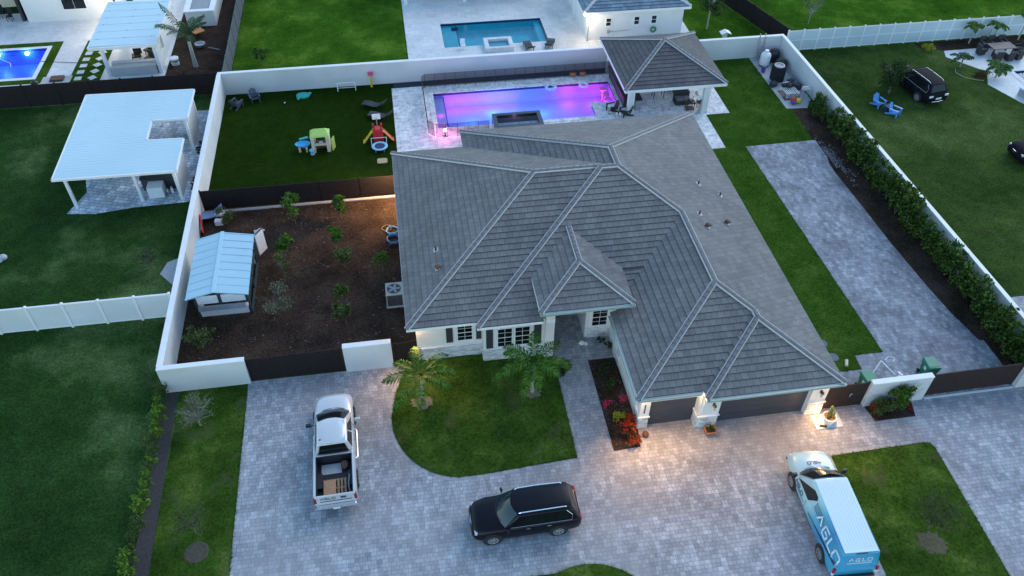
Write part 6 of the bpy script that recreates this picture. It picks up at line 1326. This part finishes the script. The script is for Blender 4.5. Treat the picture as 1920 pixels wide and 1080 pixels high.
for x, y in ((-2.05, 50.95), (-1.45, 50.95), (-2.05, 51.55), (-1.45, 51.55)): b = MB(); b.box(x-.06, x+.06, y-.06, y+.06, 0, 1.15); b.build('post', M['red'], t)
b = MB(); b.box(-2.05, -1.45, 50.95, 51.55, .55, .61); b.box(-2.1, -1.4, 50.9, 50.95, .1, 1.0); b.box(-1.95, -1.55, 51.0, 51.5, .95, 1.0); b.build('platform', M['red'], t)
for s_, m_, dy in ((-1, 'yellow', -.35), (1, 'orange', -.3)):
    b = MB(); b.loft([[(-1.75+s_*x, y+51.25, z), (-1.75+s_*x, y+51.6, z), (-1.75+s_*x, y+51.64, z+.1), (-1.75+s_*x, y+51.6, z+.1), (-1.75+s_*x, y+51.57, z+.03), (-1.75+s_*x, y+51.28, z+.03), (-1.75+s_*x, y+51.25, z+.1), (-1.75+s_*x, y+51.21, z+.1)] for x, y, z in ((.3, -.1, .68), (.5, -.2, .58), (.8, dy-.05, .28), (1.0, dy-.2, .1), (1.12, dy-.25, .08))]); b.build('slide', M[m_], t)
b = MB(); b.box(-1.78, -1.72, 51.6, 51.66, 0, 1.6); b.build('hoop_pole', M['greyplastic'], t); b = MB(); b.box(-2.05, -1.45, 51.62, 51.68, 1.45, 1.9); b.build('hoop_board', M['white2'], t, bevel=.05)
t = thing('toy_trampoline', 'small round toy trampoline with light blue rim', 'trampoline', (-1.7, 49.95, 0)); b = MB(); b.cyl((-1.7, 49.95, .26), (-1.7, 49.95, .28), .4, n=24); b.build('jumping_mat', M['navy'], t)
b = MB(); n, m_ = 28, 8; vs = []
for i in range(n):
    for k in range(m_): a, c = 2*math.pi*i/n, 2*math.pi*k/m_; rr = .48+.1*math.cos(c); vs.append((-1.7+rr*math.cos(a), 49.95+rr*math.sin(a), .28+.04*math.sin(c)))
b.mesh(vs, [(i*m_+k, ((i+1) % n)*m_+k, ((i+1) % n)*m_+(k+1) % m_, i*m_+(k+1) % m_) for i in range(n) for k in range(m_)]); b.build('rim_pad', M['paleblue'], t)
for k in range(5): a = k*1.257+.3; b = MB(); b.cyl((-1.7+.5*math.cos(a), 49.95+.5*math.sin(a), 0), (-1.7+.5*math.cos(a), 49.95+.5*math.sin(a), .26), .02, n=6); b.build('leg', M['paleblue'], t)
b = MB(); b.tube([(-2.25, 50.0, .25), (-2.25, 50.15, .85), (-1.15, 50.15, .85), (-1.2, 50.0, .25)], .02, 6); b.build('handle_bar', M['white2'], t)
b = MB(); b.prism([(-1.95+a, 48.15+c) for a, c in ((.1, 0), (.62, 0), (.72, .1), (.72, .5), (.6, .6), (.08, .6), (0, .5), (0, .08))], .012, .05); tag(b.build('play_mat', M['tan']), 'tan square mat on the turf in front of the toy trampoline', 'mat')
b = MB(); b.lathe([(.42, 0), (.5, .12), (.46, .22), (.3, .26)], (-7.4, 57.95, .01), 18, 1.1, .8); b.ball((-6.9, 58.2, .14), .16, .14, .1); b.ball((-7.75, 57.6, .12), .14); tag(b.build('sandbox', M['teal'], smooth=40), 'green turtle shaped sandbox near the back wall', 'sandbox')
t = thing('toy_goal', 'small white toy football goal by the back wall', 'goal', (-4.0, 58.7, 0)); b = MB(); b.tube([(-4.7, 58.35, .02), (-4.7, 58.35, .75), (-3.3, 58.35, .75), (-3.3, 58.35, .02)], .03, 6); b.build('goal_frame', M['white2'], t); b = MB(); b.tube([(-4.7, 58.35, .02), (-4.7, 58.85, .04), (-3.3, 58.85, .04), (-3.3, 58.35, .02)], .025, 6); b.tube([(-4.7, 58.35, .75), (-4.7, 58.85, .04)], .012); b.tube([(-3.3, 58.35, .75), (-3.3, 58.85, .04)], .012); b.build('ground_frame', M['white2'], t)
t = thing('toy_hoop', 'yellow and pink toy basketball hoop standing by the back wall', 'toy hoop', (-2.0, 58.8, 0)); b = MB(); b.box(-2.12, -1.95, 58.7, 58.85, 0, .9); b.build('post', M['yellow'], t); b = MB(); b.box(-2.25, -1.8, 58.8, 58.85, .95, 1.3); b.build('backboard', M['pink'], t, bevel=.03)
b = MB(); b.ball((-8.8, 57.2, .06), .06); tag(b.build('small_ball', M['white2'], smooth=True), 'tiny white ball on the turf near the turtle sandbox', 'ball')
# ---------- side yard
def bin_(label, loc, rz):
    t = thing('wheelie_bin', label, 'bin', (0, 0, 0), 'green wheeled bins'); b = MB(); b.hexa([(-.24, -.3, .06), (.24, -.3, .06), (.24, .3, .06), (-.24, .3, .06), (-.32, -.4, 1.0), (.32, -.4, 1.0), (.32, .4, 1.0), (-.32, .4, 1.0)]); b.build('bin_body', M['green'], t, bevel=.02)
    b = MB(); b.hexa([(-.35, -.43, 1.0), (.35, -.43, 1.0), (.35, .46, 1.0), (-.35, .46, 1.0), (-.3, -.38, 1.08), (.3, -.38, 1.08), (.3, .4, 1.1), (-.3, .4, 1.1)]); b.box(-.25, .25, -.3, -.28, 1.075, 1.1); b.build('bin_lid', plain('lid_green', (.015, .22, .13), .45, .06), t, bevel=.02)
    for s_ in (-1, 1): b = MB(); b.cyl((s_*.27, .32, .12), (s_*.33, .32, .12), .12, n=14); b.build('wheel', M['rubber'], t)
    b = MB(); b.tube([(-.3, .45, .98), (.3, .45, .98)], .02); b.build('handle', M['green'], t); b = MB(); b.box(-.36, -.33, -.2, .0, .7, .9); b.build('sticker', M['white'], t)
    t.location = loc; t.rotation_euler = (0, 0, rz); return t
g = bin_('green wheeled bin behind the brown pedestrian gate', (23.0, 23.95, .018), math.radians(5)); dup(g, (26.75, 24.35, .018), math.radians(-4), 'green wheeled bin standing alone at the end of the sliding gate')
t = thing('workout_bench', 'white framed contraption with black weights between the two green bins', 'equipment', (24.3, 24.4, 0)); b = MB(); b.tube([(23.7, 24.6, .5), (24.3, 25.1, .8), (24.8, 24.3, .5)], .04, 6); b.tube([(24.3, 25.1, .8), (24.3, 25.1, 0)], .03, 6); b.tube([(24.8, 24.3, .5), (24.8, 24.2, 0)], .03); b.tube([(23.7, 24.6, .5), (23.7, 24.55, 0)], .03); b.rbox((25.0, 24.2, .4), (.35, .1, .08), .5); b.rbox((25.15, 24.35, .45), (.12, .3, .08), .3); b.build('frame', M['white2'], t)
for k, (x, y) in enumerate(((23.95, 23.85), (24.25, 23.8), (24.5, 23.95), (24.7, 23.8), (23.6, 24.65))): b = MB(); b.cyl((x-.07, y, .3), (x+.07, y, .32), .16, n=14); b.build('weight', M['black'], t)
t = thing('metal_frame', 'flat white rectangular frame lying by the short wall', 'frame', (25.5, 24.1, 0)); b = MB()
for c, d in (((25.3, 24.1, .05), (.04, .42, .04)), ((25.9, 24.1, .05), (.04, .42, .04)), ((25.6, 23.9, .05), (.6, .04, .04)), ((25.6, 24.3, .05), (.6, .04, .04)), ((25.6, 24.1, .05), (.04, .4, .04))): b.rbox(c, d)
b.build('frame_bars', M['white2'], t)
b = MB(); b.tube([(25.1, 25.7, .03), (25.4, 25.9, .03), (25.7, 25.75, .03), (25.5, 25.5, .03)], .025, 6); tag(b.build('pipe_piece', M['white2']), 'curved white pipe piece on the side driveway', 'pipe')
b = MB(); b.cyl((22.75, 25.55, .1), (22.95, 25.95, .1), .09, n=12); tag(b.build('pale_cylinder', M['cream']), 'cream cylinder lying on the grass by the garage corner', 'cylinder')
for x, y, l in ((22.15, 27.35, 'round grey lid in the side lawn, farther one'), (22.35, 26.3, 'round grey lid in the side lawn, nearer the cream cylinder')): b = MB(); b.cyl((x, y, .02), (x, y, .055), .3, n=24); b.cyl((x, y, .055), (x, y, .065), .26, n=24); tag(b.build('manhole_cover', plain('lid_grey', (.1, .13, .17), .7, .15)), l, 'cover', 'round covers in the side lawn')
# equipment pad
poly('stone_pad', [(29.75, 59.1), (29.8, 51.0), (31.5, 50.85), (32.2, 52), (32.35, 59.1)], 0, .05, plain('pad_concrete', (.42, .43, .44), .85, .12, 2, dirt=.2, kind='World'))
b = MB(); b.box(30.1, 31.5, 52.1, 53.6, .052, .06); tag(b.build('shade_sheet', M['black']), 'dark sheet added as shade under the white slatted stack on the pad', 'mat')  # flat black sheet added so the gaps between slats read as shaded
for q, l_ in (((30.0, 54.3, .5, .35), 'low dark crate in front of the tall condenser, left one'), ((31.6, 54.6, .45, .3), 'low dark crate between condenser and right wall'), ((31.75, 53.6, .5, .45), 'dark box by the right wall behind the cart')):
    b = MB(); b.rbox((q[0], q[1], .05+q[3]/2), (q[2], q[2]*.8, q[3]), .3); b.rbox((q[0], q[1], .06+q[3]), (q[2]*1.06, q[2]*.86, .04), .3); tag(b.build('storage_crate', M['charcoal'], bevel=.01), l_, 'crate')
t = thing('propane_tank', 'white upright propane tank in the back corner of the equipment pad', 'tank', (30.55, 58.0, 0)); b = MB(); b.lathe([(.3, .05), (.4, .15), (.42, .3), (.42, .95), (.36, 1.1), (.2, 1.2), (.1, 1.22)], (30.5, 57.6, .05), 22); b.build('tank_body', M['white2'], t, smooth=40); b = MB(); b.lathe([(.17, 1.2), (.17, 1.4), (.14, 1.4)], (30.5, 57.6, .05), 14); b.build('valve_collar', M['white2'], t); b = MB(); b.lathe([(.38, 0), (.38, .08)], (30.5, 57.6, .05), 18); b.build('base_ring', M['black'], t)
t = thing('ladder', 'grey ladder leaning on the back wall by the propane tank', 'ladder', (30.6, 58.8, 0)); b = MB()
for s_ in (-1, 1): b.rbox((30.5+s_*.24, 58.75, 1.1), (.06, .09, 2.3), rx=-.17)
for k in range(7): b.rbox((30.5, 58.93-k*.058, .2+k*.32), (.44, .04, .04))
b.build('ladder_frame', M['steel'], t)
t = thing('filter_tank', 'tall square dark condenser with pale rim on the equipment pad', 'condenser', (30.6, 55.3, 0)); b = MB(); b.box(30.2, 31.05, 54.75, 55.6, .05, 1.35); b.build('casing', slats('dark_condenser', (.03, .03, .032), (.01, .01, .01), .08, 2), t); b = MB(); b.lathe([(.42, 1.35), (.42, 1.42), (.3, 1.43), (.3, 1.36)], (30.62, 55.18, 0), 18); b.build('fan_rim', plain('rim_pinkgrey', (.4, .36, .37), .6), t)
for i, (x, y, l, r, h) in enumerate(((31.6, 58.3, 'round topped dark pool heater in the far corner of the pad', .45, 1.0), (31.7, 57.0, 'bulky dark pump housing against the right wall', .5, .8), (31.1, 58.2, 'dark filter drum beside the propane tank', .4, .8), (31.15, 53.95, 'small round black drum in front of the tall condenser', .28, .45))):
    t = thing('pool_equipment', l, 'pump', (x, y, 0)); b = MB(); b.lathe([(r*.9, 0), (r, .1), (r, h*.75), (r*.8, h*.92), (r*.5, h)], (x, y, .05), 16); b.build('housing', M['black'], t); b = MB(); b.cyl((x, y, h+.04), (x, y, h+.1), r*.4, n=12); b.build('top_cap', M['charcoal'], t); b = MB(); b.tube([(x+r*.9, y, .2), (x+r*1.1, y-.2, .2), (x+r*1.1, y-.5, .1)], .03); b.build('pipe', M['greyplastic'], t)
b = MB(); b.rbox((29.95+.1, 57.0-.4, .3), (.25, .3, .5)); tag(b.build('valve_box', M['purple'], bevel=.03), 'small violet box between propane tank and tall condenser', 'box')
t = thing('drying_rack', 'stack of white slatted chairs on the front part of the equipment pad', 'chair stack', (30.7, 52.9, 0)); b = MB()
for k in range(7): b.rbox((30.25+k*.17, 52.75, .5), (.05, .95, .05), .1)
for k in range(9): b.rbox((30.3+k*.12, 52.35, .3), (.03, .04, .5))
b.build('slats', M['white2'], t); b = MB(); b.tube([(30.2, 53.35, .3), (30.25, 53.4, .85), (30.8, 53.5, .85)], .03); b.build('handle', M['white2'], t)
for k, (x, y, l) in enumerate(((30.35, 53.3, 'leftmost black object on the white chair stack'), (30.75, 53.15, 'middle black object on the white chair stack'), (31.15, 53.35, 'rightmost black object on the white chair stack'))): b = MB(); b.ball((x, y, .72), .2, .2, .17, jit=.15); tag(b.build('black_bag', M['black']), l, 'bag', 'black objects on the chair stack')
for x, y, m_, l in ((30.6, 51.75, 'red', 'red ball at the front of the equipment pad'), (31.0, 51.6, 'yellow', 'yellow ball at the front of the equipment pad'), (30.55, 51.5, 'purple', 'purple ball under the red ball on the pad')): b = MB(); b.ball((x, y, .28 if m_ != 'purple' else .2), .22 if m_ != 'purple' else .17, n=16, m=10); tag(b.build('play_ball', M[m_], smooth=True), l, 'ball')
t = thing('hand_cart', 'grey tubular cart against the right wall at the front of the pad', 'cart', (31.8, 52.2, 0)); b = MB()
for x in (31.45, 32.1):
    for y in (51.8, 52.4): b.cyl((x, y, .05), (x, y+.05, 1.0), .022, n=6)
for z in (.35, .65, .98): b.tube([(31.45, 51.8, z), (32.1, 51.8, z), (32.1, 52.4, z), (31.45, 52.4, z), (31.45, 51.8, z)], .018, 5)
b.build('cart_frame', M['steel'], t); b = MB(); b.box(31.5, 32.1, 52.36, 52.44, .7, 1.0); b.build('tray', M['white2'], t)
t = thing('pipe_manifold', 'row of grey pipes and valves along the foot of the right wall', 'pipes', (32.1, 55, 0)); b = MB(); b.tube([(32.15, 56.6, .3), (32.15, 53.3, .3)], .035); b.tube([(32.05, 56.6, .12), (32.05, 53.3, .12)], .035)
for k in range(9): b.tube([(32.15, 56.4-k*.36, .3), (32.05, 56.4-k*.36, .12)], .03); b.ball((32.1, 56.4-k*.36, .36), .06)
b.build('pipes', M['greyplastic'], t)
# right patio furniture
t = thing('dining_table', 'brown outdoor dining table on the far right patio', 'table', (51.4, 57.0, 0)); b = MB(); b.box(50.4, 52.5, 56.3, 57.4, .7, .76); b.build('table_top', plain('table_brown', (.16, .12, .11), .6, .15, 5), t)
for x, y in ((50.55, 56.45), (52.35, 56.45), (50.55, 57.25), (52.35, 57.25)): b = MB(); b.box(x-.05, x+.05, y-.05, y+.05, 0, .7); b.build('leg', M['wicker'], t)
dc = thing('dining_chair', 'dark wicker dining chair at the left end of the brown patio table', 'chair', (0, 0, 0), 'chairs round the brown patio table'); b = MB(); b.box(-.28, .28, -.28, .28, .1, .42); b.build('seat', M['wicker'], dc); b = MB(); b.box(-.22, .22, -.24, .2, .42, .48); b.build('cushion', M['greycloth'], dc)
b = MB(); b.rbox((0, .27, .66), (.58, .07, .6), rx=-.1); b.build('backrest', M['wicker'], dc)
for s_ in (-1, 1): b = MB(); b.box(s_*.28-.04, s_*.28+.04, -.25, .25, .42, .66); b.build('armrest', M['wicker'], dc)
dc.location = (49.7, 56.9, .012); dc.rotation_euler = (0, 0, math.radians(95))
for x, y, a, l in ((50.6, 58.0, 0, 'dining chair at the far side of the brown table, leftmost of three'), (51.4, 58.0, 3, 'dining chair at the far side of the brown table, middle of three'), (52.3, 58.0, -4, 'dining chair at the far side of the brown table, rightmost of three'), (50.5, 55.7, 172, 'dining chair at the near side of the brown table, leftmost of three'), (51.5, 55.6, 185, 'dining chair at the near side of the brown table, middle of three'), (52.4, 55.7, 190, 'dining chair at the near side of the brown table, rightmost of three'), (53.2, 56.8, -90, 'dining chair at the right end of the brown table')): dup(dc, (x, y, .012), math.radians(a), l)
t = thing('hot_tub', 'pale covered hot tub at the right edge beside the light blue pool', 'hot tub', (50.0, 49.5, 0))
b = MB(); b.rbox((49.9, 49.7, .3), (1.3, 1.9, .6), .35); b.build('tub_body', M['greyplastic'], t, bevel=.04); b = MB(); b.rbox((49.9, 49.7, .65), (1.4, 2.0, .1), .35); b.build('tub_cover', plain('tub_cover', (.55, .62, .7), .6, .05), t, bevel=.03)
# ================================================================ PERSON leaning over the small table under the pavilion
def person(x, y, face, z0=.024):
    V = []; E = []; Rr = []
    def add(p, r, par=None):
        V.append(p); Rr.append(r)
        if par is not None: E.append((par, len(V)-1))
        return len(V)-1
    pel = add((0, 0, .93), .125); w1 = add((0, -.06, 1.06), .115, pel); ch = add((0, -.2, 1.25), .135, w1); nk = add((0, -.32, 1.4), .06, ch); hd = add((0, -.37, 1.5), .085, nk); ht = add((0, -.4, 1.6), .08, hd)
    for s_ in (-1, 1):
        hp = add((s_*.1, .0, .88), .095, pel); kn = add((s_*.12, -.03+.02*s_, .48), .06, hp); an = add((s_*.13, .06, .09), .04, kn); add((s_*.14, -.09, .04), .035, an)
        sh = add((s_*.17, -.24, 1.33), .062, ch); el = add((s_*.24, -.34, 1.07), .042, sh); wr = add((s_*.18, -.54, .93), .028, el); pa_ = add((s_*.17, -.61, .9), .03, wr)
        for k, (dx, L_) in enumerate(((-.03, .062), (-.01, .075), (.01, .07), (.03, .055))): f1 = add((s_*.17+dx, -.65, .885), .009, pa_); add((s_*.17+dx*1.2, -.65-L_*.6, .86), .008, f1)
        th_ = add((s_*.17-s_*.045, -.6, .89), .01, pa_); add((s_*.17-s_*.06, -.64, .87), .008, th_)
    me = bpy.data.meshes.new('person_body'); me.from_pydata(V, E, []); o = bpy.data.objects.new('person', me); COL.objects.link(o)
    sk = o.modifiers.new('skin', 'SKIN'); sv = me.skin_vertices[0].data
    for i, r in enumerate(Rr): sv[i].radius = (r, r)
    sv[0].use_root = True; ss = o.modifiers.new('sub', 'SUBSURF'); ss.levels = ss.render_levels = 2; me.materials.append(M['skin'])
    for q in (me,): pass
    tag(o, 'person in white top and dark shorts leaning over a table under the pavilion', 'person'); return o, V
po, V = person(22.5, 51.55, 0)
def cloth(name, rings, mat, par):
    b = MB(); b.loft([[(cx+rx*math.cos(a), cy+ry*math.sin(a)*math.cos(tl), cz+ry*math.sin(a)*math.sin(tl)) for a in [2*math.pi*k/16 for k in range(16)]] for cx, cy, cz, rx, ry, tl in rings]); return b.build(name, mat, par, smooth=60, local=True)
cloth('shirt', [(0, .0, .86, .19, .15, 0), (0, -.04, 1.02, .18, .15, .3), (0, -.15, 1.18, .2, .165, .6), (0, -.24, 1.31, .215, .15, .7), (0, -.31, 1.38, .1, .09, .8)], M['white2'], po)
for s_ in (-1, 1):
    b = MB(); b.tube([(s_*.15, -.23, 1.33), (s_*.2, -.29, 1.21), (s_*.225, -.32, 1.13)], [.085, .075, .068], 12); b.build('sleeve', M['white2'], po, local=True)
    b = MB(); b.tube([(s_*.09, .0, .94), (s_*.105, -.01, .72), (s_*.115, -.02, .58)], [.125, .105, .09], 12); b.build('shorts', M['charcoal'], po, local=True)
b = MB(); b.ball((0, -.37, 1.58), .105, .11, .1, 14, 8); b.build('hair', M['tan'], po, smooth=True, local=True)
b = MB(); b.ball((-.035, -.487, 1.53), .012); b.ball((.035, -.487, 1.53), .012); b.build('eyes', M['black'], po, local=True)
b = MB(); b.ball((0, -.5, 1.5), .014, .02, .02); b.ball((.09, -.38, 1.52), .015, .02, .03); b.ball((-.09, -.38, 1.52), .015, .02, .03); b.build('nose_and_ears', M['skin'], po, local=True)
po.location = (22.85, 51.85, .024); po.rotation_euler = (0, 0, math.radians(-75))
